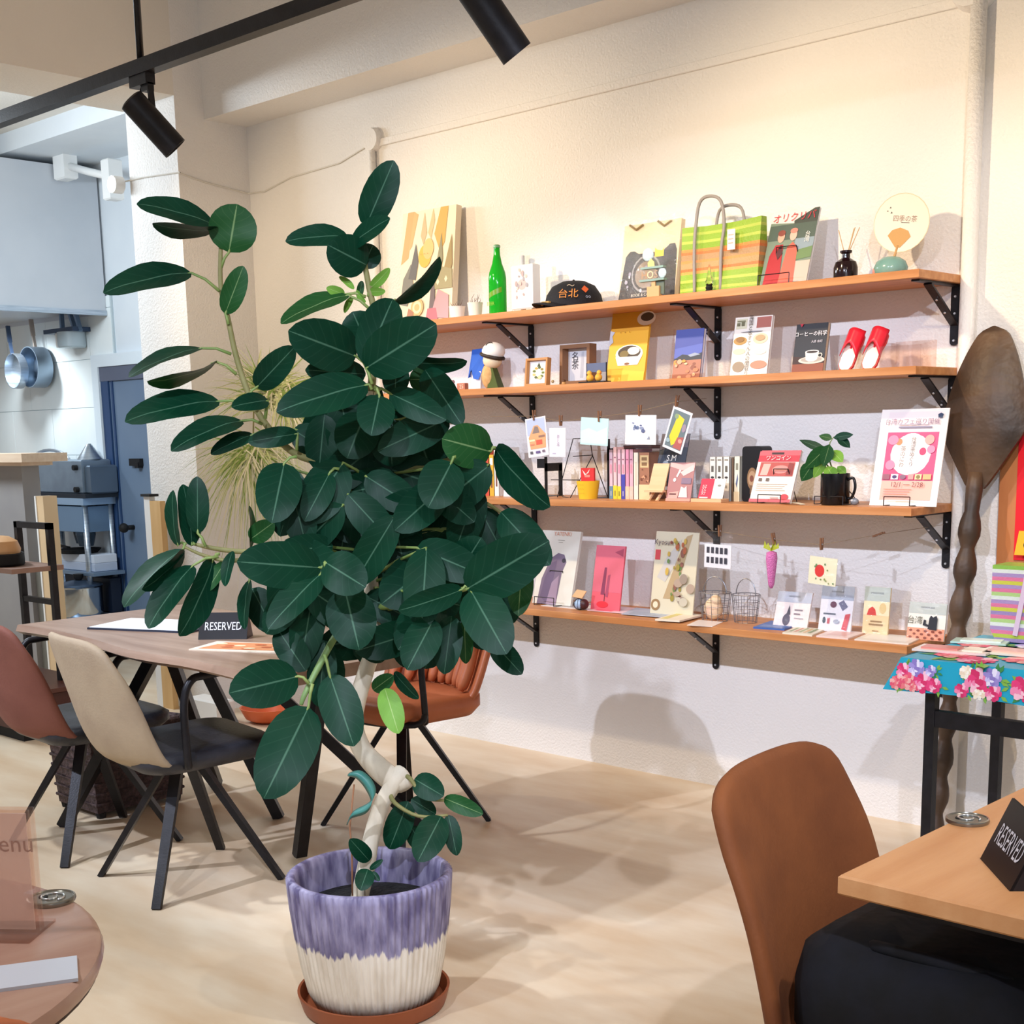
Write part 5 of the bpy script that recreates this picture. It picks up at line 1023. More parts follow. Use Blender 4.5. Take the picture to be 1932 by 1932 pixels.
# green striped bag
yb = -.14; xa, xb = sx_(1292, 0, yb), sx_(1440, 0, yb); hB = top_h(1370, 0, yb, 420); wB = xb-xa
t = thing('woven_bag', 'lime green and orange striped woven bag with grey handles', 'bag', ((xa+xb)/2, yb, TOP[0]), 0)
st = [('8fb032', 2), ('b0bf4a', 1), ('8cae30', 2), ('b2c24c', 1), ('86a82a', 2), ('cf8a3e', 1), ('d6743a', 1), ('b08a5e', 2), ('de8f4c', 1), ('b3925e', 2), ('d6743a', 1), ('d8a04e', 1), ('8cae30', 2), ('b2c24c', 1), ('84a628', 2), ('aebc44', 1), ('8aac2e', 2)][::-1]
tot = sum(n for _, n in st); z = 0
def bagx(q): return 1-.0*q
for c, n in st:
    z1 = z+hB*n/tot; mb = MB()
    def sec(zz):
        f = zz/hB; a = wB/2*(.98+.02*f); d = .055*(1-f*.55); sag = .010*f
        return [(-a, -d*.6, zz), (-a*.3, -d, zz-sag*.6), (a*.4, -d, zz-sag*.5), (a, -d*.6, zz+.004*f), (a, d*.6, zz+.004*f), (0, d, zz), (-a, d*.6, zz)]
    A, B = sec(z), sec(z1); m_ = len(A)
    mb.add(A+B, [(i, (i+1) % m_, m_+(i+1) % m_, m_+i) for i in range(m_)]+([tuple(reversed(range(m_)))] if z == 0 else []))
    obj('stripe', mb, mat('weave_'+c, c, .45, bump=.25, scale=160), t); z = z1
for yy, dx, up_ in ((-.050, -.02, .085), (.02, .012, .06)):
    mb = MB(); mb.tube(bez([(-.06+dx, yy, hB*.02 if yy < 0 else hB*.9), (-.062+dx, yy, hB*.6), (-.064+dx, yy+.01, hB*.95), (-.05+dx, yy+.012, hB+up_*.8), (-.01+dx, yy+.012, hB+up_), (.035+dx, yy+.012, hB+up_*.75), (.05+dx, yy+.01, hB*.95), (.046+dx, yy, hB*.6), (.044+dx, yy, hB*.02 if yy < 0 else hB*.9)], 4), .0055, 6); obj('handle', mb, mat('grey_webbing', '9a938c', .7), t, smooth=True)
obj('price_tag', MB().box((.055, -.058, hB*.58), (.085, -.056, hB*.86)), C('f0e3d4'), t); print_on(t, .03, hB*.28, -.058, lines(.15, .85, .7, .2, 3, 'd9a79a', .06), x0=.055, z0=hB*.58)
# hourglass-like glass ornament
t = at('glass_ornament', 'small clear glass ornament on a dark turned base before the green bag', 'ornament', 1338, 0, -.22); hg = top_h(1338, 0, -.22, 498)
obj('base', MB().lathe([(.014, 0), (.015, .006), (.010, .012), (.013, .018), (.009, .024), (.012, .028)], 16), dark_m, t, smooth='auto')
obj('glass', MB().lathe([(.009, .028), (.013, .036), (.010, .046), (.007, .056), (.005, hg*.8), (.002, hg)], 16), glass_m, t, smooth='auto')
# magazine on stand
t, w, h = card('magazine', 'magazine with two people in red coats on a wire stand', 'magazine', 1432, 1520, 0, -.17, 398, .008, R(18), 'e7e2dc', [
  ('r', 0, 0, 1, .98, '7e8f7c'), ('p', [(0, .86), (1, .80), (1, 1), (0, 1)], 'f1e6da'), ('p', [(.55, .70), (1, .78), (1, 1), (.9, 1), (.5, .86)], '49504a'), ('r', .0, .62, 1, .82, '55645a'), ('r', .6, .42, 1, .62, '8fa0a8'), ('r', .55, 0, 1, .32, 'c9b8a8'), ('p', [(.5, .32), (1, .36), (1, .5), (.6, .46)], '6f8a5c'),
  ('p', [(.06, .0), (.10, .42), (.2, .56), (.36, .56), (.42, .0)], 'b03036'), ('p', [(.38, 0), (.46, .52), (.56, .58), (.68, .5), (.72, 0)], 'e26a58'), ('e', .29, .66, .075, .075, 'd9a890'), ('e', .55, .67, .075, .075, 'e6b8a4'), ('e', .29, .71, .08, .04, '8a4a40'), ('e', .55, .725, .08, .035, 'd98a7a'), ('p', [(.24, .44), (.32, .56), (.38, .44), (.3, .36)], '5a2f34'),
  ('t', 'オリクリバ', .50, .90, .032, 'cf3a48'), ('t', '台\n湾', .86, .62, .02, 'f0f0e8')], edge='d9d4cc')
wire_stand('dark wire stand holding the magazine on the top shelf', 1468, 0, -.185, .115, .04, .13)
# reed diffuser
t = at('reed_diffuser', 'dark glass reed diffuser with thin sticks on the top shelf', 'diffuser', 1595, 0, -.13); kk = (sx_(1615, 0, -.13)-sx_(1575, 0, -.13))/2
obj('bottle', MB().lathe([(kk*.95, 0), (kk, .006), (kk, .045), (kk*.85, .062), (kk*.35, .074), (kk*.33, .086), (kk*.5, .090), (kk*.5, .096), (kk*.3, .096)], 24), mat('oxblood_glass', '1e0d10', .12), t, smooth='auto')
for dx, dy in ((-.028, 0), (.02, .01), (.045, .0), (.035, -.01)):
    mb = MB(); mb.tube([(0, 0, .07), (dx, dy, top_h(1595, 0, -.13, 432))], .0014, 5); obj('reed', mb, C('c9a878'), t)
# teal vase with round fan
t = at('round_vase', 'squat teal glazed vase on the top shelf', 'vase', 1680, 0, -.15); kk = (sx_(1708, 0, -.15)-sx_(1650, 0, -.15))/2
obj('vase_body', MB().lathe([(kk*.7, 0), (kk*.95, .012), (kk, .028), (kk*.85, .046), (kk*.5, .058), (kk*.3, .06), (kk*.28, .05), (.001, .03)], 28), mat('teal_glaze', '6f9c92', .2, col2='82aa9e', scale=14), t, smooth='auto')
obj('glaze_run', MB().ball((-kk*.6, -kk*.55, .018), .016, 10, sq=(1, .5, .9)), C('c98a7a', .25), t)
fy = -.15; f0 = Vector((sx_(1683, 0, fy), fy, TOP[0]+.058))
t = thing('round_fan', 'round cream paper fan standing in the teal vase', 'fan', f0); t.rotation_euler = (0, R(8), 0)
cf = W(1706, 418, y=fy); rr = .5*(W(1757, 420, y=fy).x-W(1652, 420, y=fy).x); zc = cf.z-f0.z; xc = .012
mb = MB(); mb.prism(ell(xc, zc, rr, rr*.93, 40), 0, .0015, M=Matrix.Rotation(R(90), 4, 'X')); obj('fan_paper', mb, C('f0e6d6', .7), t)
mb = MB(); mb.tube([(xc+rr*math.cos(a*.2618), -.001, zc+rr*.93*math.sin(a*.2618)) for a in range(24)], .0014, 6, closed=True); obj('fan_rim', mb, C('ead9b8'), t)
obj('fan_grip', MB().add([(xc-rr*.42, -.0025, zc-rr*.42), (xc-rr*.28, -.0025, zc-rr*.24), (xc, -.0025, zc-rr*.15), (xc+rr*.3, -.0025, zc-rr*.24), (xc+rr*.42, -.0025, zc-rr*.42), (xc+.008, -.0025, zc-rr*.78), (xc-.008, -.0025, zc-rr*.78)], [(0, 1, 2, 3, 4, 5, 6)]), C('c99a5c', .5), t)
mb = MB(); mb.tube([(0, 0, -.03), (xc, -.001, zc-rr*.7)], .004, 8); obj('fan_handle', mb, C('c99a60', .5), t, smooth=True)
text_on(t, '四季の茶', xc+rr*.12, -.0025, zc+rr*.12, .02, 'a08a78')
obj('fan_mark', MB().add([(xc-rr*.5, -.002, zc+rr*.44), (xc-rr*.46, -.002, zc+rr*.5), (xc-rr*.43, -.002, zc+rr*.44)], [(0, 1, 2)]).add([(xc-rr*.44, -.002, zc+rr*.28), (xc-rr*.40, -.002, zc+rr*.34), (xc-rr*.36, -.002, zc+rr*.29)], [(0, 1, 2)]).add([(xc-rr*.58, -.002, zc+rr*.34), (xc-rr*.55, -.002, zc+rr*.38), (xc-rr*.52, -.002, zc+rr*.34)], [(0, 1, 2)]).box((xc, -.002, zc+rr*.0), (xc+rr*.3, -.0018, zc+rr*.02)), C('4a443c'), t)

# ---------------------------------------------------------------- second shelf (1)
t = at('glass_jar', 'small clear jar with pink contents at the left of the second shelf', 'jar', 848, 1, -.13); obj('jar', MB().lathe([(.02, 0), (.022, .004), (.022, .05), (.018, .055)], 18), clear(), t, smooth='auto'); obj('contents', MB().lathe([(.019, .001), (.019, .025)], 14), C('d9a090'), t)
t = at('clay_figure', 'tiny grey clay figure left of the number block', 'figurine', 855, 1, -.22); obj('body', MB().lathe([(.008, 0), (.011, .008), (.010, .022), (.006, .028)], 12), C('8f6f78', .5), t, smooth='auto'); obj('head', MB().ball((0, 0, .034), .008, 10), C('9a7a80', .5), t, smooth=True)
t = at('number_block', 'little terracotta block with the number 25', 'ornament', 873, 1, -.21); obj('block', MB().box((-.022, -.01, 0), (.022, .01, .028), bev=.002), C('b9745c'), t); text_on(t, '25', .004, -.0112, .014, .022, 'f0d8c0')
# blue and white cloth ornament and sailor-capped ornament
t = at('cloth_bag', 'folded blue and white cloth ornament on the second shelf', 'cloth', 903, 1, -.13); hh = top_h(903, 1, -.13, 657)
mb = MB(); mb.add([(-.035, 0, 0), (.02, -.01, 0), (.028, .01, 0), (-.03, .02, 0), (-.045, 0, hh*.45), (.03, -.016, hh*.45), (.035, .012, hh*.45), (-.04, .024, hh*.45)], [(0, 1, 5, 4), (1, 2, 6, 5), (2, 3, 7, 6), (3, 0, 4, 7), (3, 2, 1, 0), (4, 5, 6, 7)]); obj('white_part', mb, C('f0f0f2', .7), t)
mb = MB(); mb.add([(-.046, -.012, hh*.30), (-.02, -.018, hh*.5), (-.008, -.02, hh*.28), (.02, -.02, hh*.25), (.04, -.012, hh*.5), (.04, .01, hh), (-.042, .012, hh*.98), (-.04, .028, hh*.4), (.035, .03, hh*.4)], [(0, 1, 6), (1, 2, 5, 6), (2, 3, 4, 5), (0, 6, 7), (4, 8, 5), (5, 8, 7, 6)]); obj('blue_part', mb, C('2b62c4', .7), t)
t = at('sailor_ornament', 'ceramic ornament with a white sailor cap and a cork-brown belly', 'ornament', 925, 1, -.20, R(6)); hh = top_h(925, 1, -.20, 646)
obj('belly', MB().ball((-.004, 0, hh*.28), hh*.30, 16, sq=(.62, .5, .95)), mat('cork', 'd8b078', .8, col2='c99c62', scale=60), t, smooth=True)
obj('head', MB().ball((.014, 0, hh*.62), hh*.21, 14, sq=(1.1, .9, .9)), C('ecd8b4', .6), t, smooth=True)
obj('cap', MB().ball((.02, 0, hh*.80), hh*.27, 16, sq=(1, .9, .75)), C('f6f1e6', .6), t, smooth=True)
mb = MB(); mb.tube([(.014+hh*.26*math.cos(R(a)), hh*.22*math.sin(R(a)), hh*.70-.012*math.cos(R(a))) for a in range(0, 360, 20)], .007, 6, closed=True); obj('cap_band', mb, C('33261c'), t, smooth=True)
mb = MB(); mb.tube(bez([(.0, -.03, hh*.78), (.01, -.03, hh*.95), (.03, -.02, hh*.98), (.04, -.02, hh*.85)], 4), .0016, 5); obj('cap_string', mb, C('2a2420'), t)
obj('green_base', MB().add([(.0, -.02, 0), (.055, -.02, 0), (.055, .02, 0), (.0, .02, 0), (.012, -.015, hh*.45), (.024, -.015, hh*.45), (.024, .015, hh*.45), (.012, .015, hh*.45)], [(0, 1, 5, 4), (1, 2, 6, 5), (2, 3, 7, 6), (3, 0, 4, 7), (4, 5, 6, 7)]), C('4c5a1c', .4), t)
mb = MB(); mb.ball((-.004, -.025, hh*.64), .0025, 6).ball((.010, -.03, hh*.62), .0025, 6); obj('eye', mb, C('3a3028'), t)
# wooden framed picture
def frame_box(label, u0, u1, vtop, y, fw, dp, wood, inner, shapes, lean=0):
    x0, x1 = sx_(u0, 1, y), sx_(u1, 1, y); w = x1-x0; h = top_h((u0+u1)/2, 1, y, vtop, lean)
    t = thing('picture_frame', label, 'picture frame', ((x0+x1)/2, y, TOP[1]+.004), 0, 'wooden frames on the second shelf'); t.rotation_euler = (-lean, 0, 0); m = mat('frame_'+wood, wood, .5, col2=wood, scale=4)
    obj('side_rail', MB().box((-w/2, -dp/2, 0), (-w/2+fw, dp/2, h)), m, t); obj('side_rail', MB().box((w/2-fw, -dp/2, 0), (w/2, dp/2, h)), m, t)
    obj('cross_rail', MB().box((-w/2+fw, -dp/2, 0), (w/2-fw, dp/2, fw)), m, t); obj('cross_rail', MB().box((-w/2+fw, -dp/2, h-fw), (w/2-fw, dp/2, h)), m, t)
    obj('picture', MB().box((-w/2+fw, dp/2-.006, fw), (w/2-fw, dp/2-.001, h-fw)), C(inner, .4), t)
    print_on(t, w-2*fw, h-2*fw, dp/2-.006, shapes, z0=fw); return t
frame_box('small wooden frame with a green wreath picture on the second shelf', 993, 1034, 678, -.17, .008, .022, 'c08a52', 'e8eaea', [('e', .5, .52, .34, .30, 'f6f0d8'), ('p', [(.4, .74), (.5, .92), (.6, .74)], '4a5238')]+[('e', .5+.24*math.cos(a*.7), .48+.22*math.sin(a*.7), .08, .05, c) for a, c in zip(range(9), ['6a7a3a', '8f7f3a', '4f6238', 'c9a24a', '6a7a3a', 'd9c27a', '57683a', '9a8a3e', '6a7a3a'])]+[('e', .6, .28, .1, .08, 'e9d79a')], R(6))
frame_box('dark wooden box frame with white paper and black writing', 1062, 1118, 652, -.09, .014, .04, '8a6242', 'd2d4da', [('t', '名\n茶', .3, .62, .035, '3a3a42'), ('p', [(.5, .1), (.62, .1), (.66, .9), (.56, .9)], 'b9bcc4'), ('p', [(.75, .1), (.82, .1), (.86, .9), (.8, .9)], 'a9adb6')], R(2))
t = at('glass_trinket', 'tiny clear trinket right of the wreath frame', 'trinket', 1043, 1, -.16); obj('trinket', MB().lathe([(.008, 0), (.012, .01), (.010, .04), (.004, .05)], 12), clear(), t, smooth='auto'); obj('trinket_core', MB().ball((0, 0, .018), .006, 8), C('b9a070'), t)
t = at('acorn_figure', 'tiny brown acorn figure before the dark box frame', 'figurine', 1064, 1, -.17); obj('body', MB().lathe([(.005, 0), (.009, .006), (.007, .014)], 10), C('b98a4e'), t, smooth='auto'); obj('cap', MB().ball((0, 0, .018), .008, 8, sq=(1, 1, .6)), C('5a3a24'), t, smooth=True)
# toy bench with two yellow chicks
t = at('toy_bench', 'miniature dark bench with grey-blue backrest', 'ornament', 1122, 1, -.21); bw = sx_(1140, 1, -.21)-sx_(1100, 1, -.21); hb_ = top_h(1122, 1, -.21, 684)
obj('base', MB().box((-bw*.6, -.02, 0), (bw*.6, .02, .008)), dark_m, t)
obj('backrest', MB().box((-bw*.46, .010, hb_*.55), (bw*.46, .014, hb_*.98)), C('5c6784', .5), t)
for s in (-1, 1): obj('post', MB().box((s*bw*.46-.0015, .010, .008), (s*bw*.46+.0015, .014, hb_)), dark_m, t)
for s, nm in ((-1, 'left'), (1, 'right')):
    c = thing('toy_chick', f'tiny yellow chick on the miniature bench, the {nm} one', 'figurine', t.location+Vector((s*bw*.2, -.002, .008)), 0, 'toy chicks'); obj('body', MB().ball((0, 0, .013), .0135, 10), C('e8ad3c', .6), c, smooth=True); obj('head', MB().ball((s*.003, 0, .030), .009, 10), C('ecb648', .6), c, smooth=True); obj('beak', MB().lathe([(.003, 0), (.0003, .006)], 6, c=(s*.011, -.002, .028)), C('d9702e'), c)
# yellow pamphlet
t, w, h = card('pamphlet', 'tall yellow pamphlet with a bowl of food on its cover', 'pamphlet', 1143, 1214, 1, -.14, 588, .01, R(10), 'efb32c', [
  ('p', [(0, .72), (1, .72), (1, 1), (0, 1)], 'd99a1e'), ('e', .55, .40, .36, .13, 'f5efe2'), ('e', .55, .42, .30, .095, '3f3428'), ('e', .66, .44, .16, .055, 'ece2ce'), ('e', .42, .40, .12, .05, '7a6a3a'), ('p', [(.2, .36), (.28, .24), (.8, .24), (.9, .36)], 'f5efe2'), ('e', .52, .26, .07, .018, '8a5a3a'), ('p', [(0, .0), (1, 0), (1, .14), (0, .2)], 'f6c23a'), ('e', .92, .88, .24, .10, 'e8dcc8'), ('e', .94, .90, .17, .06, '4a3c28'), ('t', '・・・', .4, .70, .02, 'b07a1a')])
obj('torn_edge', MB().add([(-w/2-.001, -.002, h*.52), (-w/2+w*.10, -.002, h*.58), (-w/2+w*.06, -.002, h*.66), (-w/2+w*.12, -.002, h*.72), (-w/2-.001, -.002, h*.74)], [(0, 1, 2, 3, 4)]), C('c9c8d0'), t)
# blue sky photo book
t, w, h = card('photo_book', 'photo book of a village under a deep blue sky', 'book', 1268, 1320, 1, -.15, 622, .014, R(9), '3a4a86', [('r', 0, .42, 1, 1, '5a6ab8'), ('p', [(0, .62), (1, .7), (1, 1), (0, 1)], '4a58a4'), ('p', [(0, .40), (.3, .5), (.7, .46), (1, .52), (1, .36), (0, .36)], '3a4048'), ('p', [(.5, .48), (.75, .52), (.95, .48), (.6, .44)], '9aa6b8'), ('r', 0, 0, 1, .38, 'b07a62')]+blobs(21, 16, .05, .04, .95, .36, ['d9a888', '8f5a48', 'e6c89a', 'c9805c', 'd99a4a'], (.05, .10), .5), edge='e4e4e8')
t = at('acrylic_holder', 'clear acrylic holder around the blue sky photo book', 'display stand', 1294, 1, -.158); obj('holder_plate', MB().box((-w*.62, .0, 0), (w*.66, .002, .02)).box((-w*.62, .0, 0), (-w*.58, .004, h*1.04)).box((w*.62, .0, 0), (w*.66, .004, h*1.04)), clear('acrylic', 'fff6f2', .02, .10), t); t.rotation_euler = (-R(9), 0, 0)
# white tall book with food photos
t, w, h = card('food_book', 'white tall book with food photos and vertical Japanese title', 'book', 1376, 1446, 1, -.15, 598, .012, R(10), 'f1ece0', [
  ('r', .05, .80, .34, .97, 'd8d6b8'), ('r', .60, .80, .98, .98, 'b0685a'), ('e', .2, .60, .18, .07, 'b08a4a'), ('e', .74, .62, .2, .09, 'd9c4a8'), ('e', .2, .42, .17, .05, 'd8cfae'), ('e', .76, .40, .17, .05, 'e6d8c8'), ('e', .22, .16, .16, .09, '9a8a74'), ('e', .76, .18, .22, .07, 'c98a70'), ('e', .2, .62, .11, .045, '8f6a3a'), ('e', .74, .63, .13, .05, 'b39a74'), ('r', .08, .85, .16, .9, '6a6a4a'), ('r', .2, .85, .28, .92, '6a6a4a'), ('r', .08, .92, .3, .94, '8a8a6a'), ('e', .5, .74, .3, .01, '8a8f96'),
  ('t', '英\n国\nと\n本\nす\nて\nん\n人\nの\n間\n取\nり', .46, .50, .0185, '4a4642')], edge='eae6da')
# coffee book
t, w, h = card('coffee_book', 'black book with a white coffee cup on the cover', 'book', 1493, 1552, 1, -.15, 612, .016, R(11), '0d0b10', [('r', 0, 0, 1, .20, '8a4a30'), ('p', [(0, .18), (1, .18), (1, .26), (0, .34)], '3a2018'), ('e', .60, .25, .42, .075, 'cfc8ba'), ('e', .60, .26, .34, .05, 'a89f92'), ('p', [(.38, .42), (.42, .26), (.52, .22), (.68, .22), (.78, .26), (.82, .42)], 'e2ddd2'), ('e', .60, .42, .22, .035, 'f2eee6'), ('e', .60, .415, .18, .025, '2a1a14'), ('e', .86, .34, .08, .05, 'cfc8ba'), ('e', .86, .34, .05, .03, '0d0b10'), ('p', [(.12, 1), (.24, 1), (.18, .93)], 'c02038'), ('t', 'コーヒーの科学', .50, .78, .017, 'f0eef2'), ('t', '大森 由紀', .72, .62, .0095, 'cfcad0')], edge='d8c8a8')
# red sandals
def sandal(u, label, y):
    t = at('child_sandal', label, 'sandal', u, 1, y, 0, 'pair of red sandals'); hs = .135; t.rotation_euler = (-R(24), R(9), 0)
    out = [(.0, 0), (.018, .004), (.026, .02), (.026, .045), (.024, .07), (.029, .095), (.027, .118), (.015, .133), (0, .136), (-.017, .130), (-.027, .112), (-.027, .09), (-.022, .066), (-.023, .04), (-.022, .018), (-.013, .004)]
    M = Matrix.Rotation(R(90), 4, 'X')
    obj('sole', MB().prism([(x*1.05, z*1.02) for x, z in out], -.008, 0, M=M), C('d23a3a', .5), t); obj('footbed', MB().prism([(x*.92, z*.96+.002) for x, z in out], 0, .003, M=M), C('f0e4d6', .6), t)
    mb = MB(); mb.grid(lambda a, b: (-.030+.060*a, -.004-.022*math.sin(math.pi*a), .085+.050*b-.028*(1-b)*abs(2*a-1)**1.5*1.4), 10, 5); o = obj('strap', mb, C('e02436', .35), t, smooth=True); o.modifiers.new('thickness', 'SOLIDIFY').thickness = .002
    mb = MB(); mb.tube([(0, -.004, .075), (0, -.022, .10)], .003, 6); obj('toe_post', mb, C('e02436', .35), t)
sandal(1590, 'left red sandal leaning upright on the second shelf', -.19); sandal(1634, 'right red sandal leaning upright on the second shelf', -.18)
t = at('acrylic_box', 'clear acrylic box at the right end of the second shelf', 'box', 1712, 1, -.17); bw = (sx_(1752, 1, -.17)-sx_(1675, 1, -.17)); hb_ = top_h(1712, 1, -.17, 642); m_ = clear('acrylic', 'fff6f2', .02, .10)
obj('front_pane', MB().box((-bw/2, -.05, 0), (bw/2, -.048, hb_*.8)), m_, t); obj('back_pane', MB().box((-bw/2, .05, 0), (bw/2, .052, hb_)), m_, t); obj('end_pane', MB().add([(-bw/2, -.05, 0), (-bw/2, .05, 0), (-bw/2, .05, hb_), (-bw/2, -.05, hb_*.6)], [(0, 1, 2, 3)]), m_, t); obj('end_pane', MB().add([(bw/2, -.05, 0), (bw/2, .05, 0), (bw/2, .05, hb_), (bw/2, -.05, hb_*.8)], [(0, 1, 2, 3)]), m_, t)
# ---------------------------------------------------------------- third shelf (2)
def book(label, u, S, wpx, y, h, d, col, shapes=(), group='books on the third shelf', pages='efe8da', tilt=0):
    x0 = sx_(u-wpx/2, S, y); x1 = sx_(u+wpx/2, S, y); w = x1-x0-.0006
    t = thing('book', label, 'book', ((x0+x1)/2, y, TOP[S]), 0, group)
    if tilt: t.rotation_euler = (0, tilt, 0)
    e = .0012
    obj('cover', MB().box((-w/2, 0, 0), (w/2, e, h)).box((-w/2, 0, 0), (-w/2+e, d, h)).box((w/2-e, 0, 0), (w/2, d, h)), C(col, .45), t)
    obj('pages', MB().box((-w/2+e, e, .002), (w/2-e, d-.002, h-.003)), C(pages, .8), t)
    if shapes: print_on(t, w, h, 0, shapes)
    return t
rowL = [('cream', 'ece4d2', .165, 9), ('white', 'f2efe8', .172, 10), ('ivory', 'e8e0c8', .17, 9), ('pale yellow', 'e9dfae', .175, 10), ('cream ribbed', 'efe6d4', .17, 9), ('blue striped', '5d78b8', .16, 8), ('dark pink', 'd0305a', .15, 9), ('red-white', 'e8dcd6', .188, 10), ('salmon', 'dc8a6e', .19, 10), ('coral', 'd9785e', .19, 12), ('pale peach', 'ecc4a8', .185, 8), ('orange', 'dd8a52', .185, 8), ('red-spined', 'c8503e', .188, 8), ('golden', 'dfae3c', .16, 9), ('white-topped', 'f0ece4', .186, 9)]
u = 800
for i, (nm, c, h, wp) in enumerate(rowL):
    book(f'{nm} book standing in the left book row on the third shelf', u+wp/2, 2, wp, -.17, h, .12, c, [('r', .2, .75, .8, .92, 'f4efe4' if i % 2 else '8a5a4a'), ('r', .35, .2, .65, .62, '7a4a3c' if i % 3 else 'c94a3a')], group='left book row on the third shelf'); u += wp+.3
t, w, h = card('booklet', 'white booklet leaning at the front of the left book row', 'booklet', 950, 984, 2, -.20, 882, .006, R(6), 'e9eaf0', [('r', .1, .5, .9, .9, 'dfe3ec'), ('r', .15, .2, .6, .24, 'b9c0cc')])
def bookend(label, u, S, y, vtop, wd=.035):
    t = at('bookend', label, 'bookend', u, S, y, group='black bookends'); h = top_h(u, S, y, vtop)
    obj('upright', MB().box((.0, 0, 0), (.003, .014, h)).box((0, .08, 0), (.003, .1, h*.8)).box((0, 0, h*.64), (.003, .1, h*.84)), black_m, t)
    if wd: obj('top_tab', MB().box((-wd, -.003, h*.72), (.003, 0, h*.95)), black_m, t)
    obj('base_plate', MB().box((-.08, 0, 0), (.0, .11, .0015)), black_m, t); return t
bookend('black steel bookend right of the left book row', 1028, 2, -.16, 862)
# easel of black wire
t = at('wire_easel', 'black wire easel standing empty on the third shelf', 'easel', 1078, 2, -.15); he = top_h(1078, 2, -.15, 828); r = .0017
ew = (sx_(1102, 2, -.15)-sx_(1050, 2, -.15))
mb = MB(); mb.tube([(-ew*.45, -.01, 0), (-ew*.1, .03, he), (ew*.5, .03, he)], r, 6); obj('front_wire', mb, black_m, t); mb = MB(); mb.tube([(-ew*.2, -.02, .003), (ew*.15, -.03, 0), (ew*.6, .03, he*.72)], r, 6); obj('front_wire', mb, black_m, t)
mb = MB(); mb.tube([(-ew*.7, -.005, he*.30), (ew*.35, -.005, he*.30)], r, 6); obj('cross_wire', mb, black_m, t); mb = MB(); mb.tube([(-ew*.1, .028, he*.7), (ew*.6, .03, he*.72)], r, 6); obj('cross_wire', mb, black_m, t); mb = MB(); mb.tube([(ew*.5, .03, he), (ew*.58, .03, he*.72), (ew*.8, .08, .0)], r, 6); obj('back_wire', mb, black_m, t)
# yellow cup with red packet
t = at('paper_cup', 'yellow printed cup on the third shelf', 'cup', 1110, 2, -.20); hc = top_h(1110, 2, -.20, 907); rc = (sx_(1127, 2, -.2)-sx_(1093, 2, -.2))/2
obj('cup_body', MB().lathe([(rc*.78, 0), (rc, hc), (rc*.95, hc), (rc*.74, .004), (.001, .004)], 24), C('efc22e', .4), t, smooth='auto')
for q in (.78, .55, .32): text_on(t, '～～～', 0, -rc*(.80+.2*q)-.002, hc*q, .010, 'b8902a')
t = at('red_packet', 'red packet standing inside the yellow cup', 'packet', 1110, 2, -.198); h2 = top_h(1110, 2, -.2, 883); obj('packet_body', MB().box((-rc*.72, -.004, hc*.1), (rc*.72, .004, h2)), C('d63a3a', .35), t); print_on(t, rc*1.44, h2, -.004, [('p', [(.1, .95), (.4, .8), (.7, .97), (.6, .85), (.3, .75)], 'f4d8cc'), ('r', .3, .7, .7, .78, 'e88a7a')])
# pink comics
bookend('black steel bookend left of the pink comics', 1146, 2, -.16, 828, .0)
pk = [('e0bcc6', '6a8aa0'), ('f2c6c6', 'f0d23a'), ('ecc0cc', 'f0d23a'), ('efc4cc', '4a4aa8'), ('e89ab4', 'f2c4a4'), ('eab0be', 'e6c0b0')]
od = ['first', 'second', 'third', 'fourth', 'fifth', 'sixth']
for i, (c, f) in enumerate(pk):
    book(f'{od[i]} pink comic from the black bookend on the third shelf', 1149.5+i*7.6+3.8, 2, 7.4, -.18, .185 if i == 1 else .176, .11, c, [('r', 0, 0, 1, .26 if i != 3 else .5, f), ('e', .5, .80, .3, .012, 'b06a80'), ('r', .3, .52, .7, .70, 'd890a4'), ('r', .42, .06, .58, .16, '3a3a3a' if i in (1, 2) else 'f0e0d8')], group='pink comics on the third shelf')
book('cream book right of the pink comics', 1200, 2, 9, -.18, .165, .11, 'efe6d2', [('r', .3, .3, .7, .8, 'd9ceb8')])
book('thick brown flowered book right of the cream book', 1216, 2, 20, -.18, .165, .11, 'a5745a', [('r', .1, .68, .9, .94, 'd9be8c'), ('r', .25, .72, .75, .79, '8a6a4a'), ('r', .25, .83, .75, .90, '8a6a4a'), ('r', 0, 0, 1, .32, 'ecd0a0')]+blobs(8, 8, .15, .36, .85, .64, ['d9a07a', '7a4a38'], (.06, .12), .3))
t = at('dark_box', 'dark brown box lying on top of the books behind the hanging cards', 'box', 1195, 2, -.14, dz=.178); obj('box_body', MB().box((-.045, 0, 0), (.13, .08, .012)), C('3a2428'), t); obj('box_band', MB().box((-.0451, -.0005, .004), (.1301, 0, .008)), C('5a3a3a'), t)
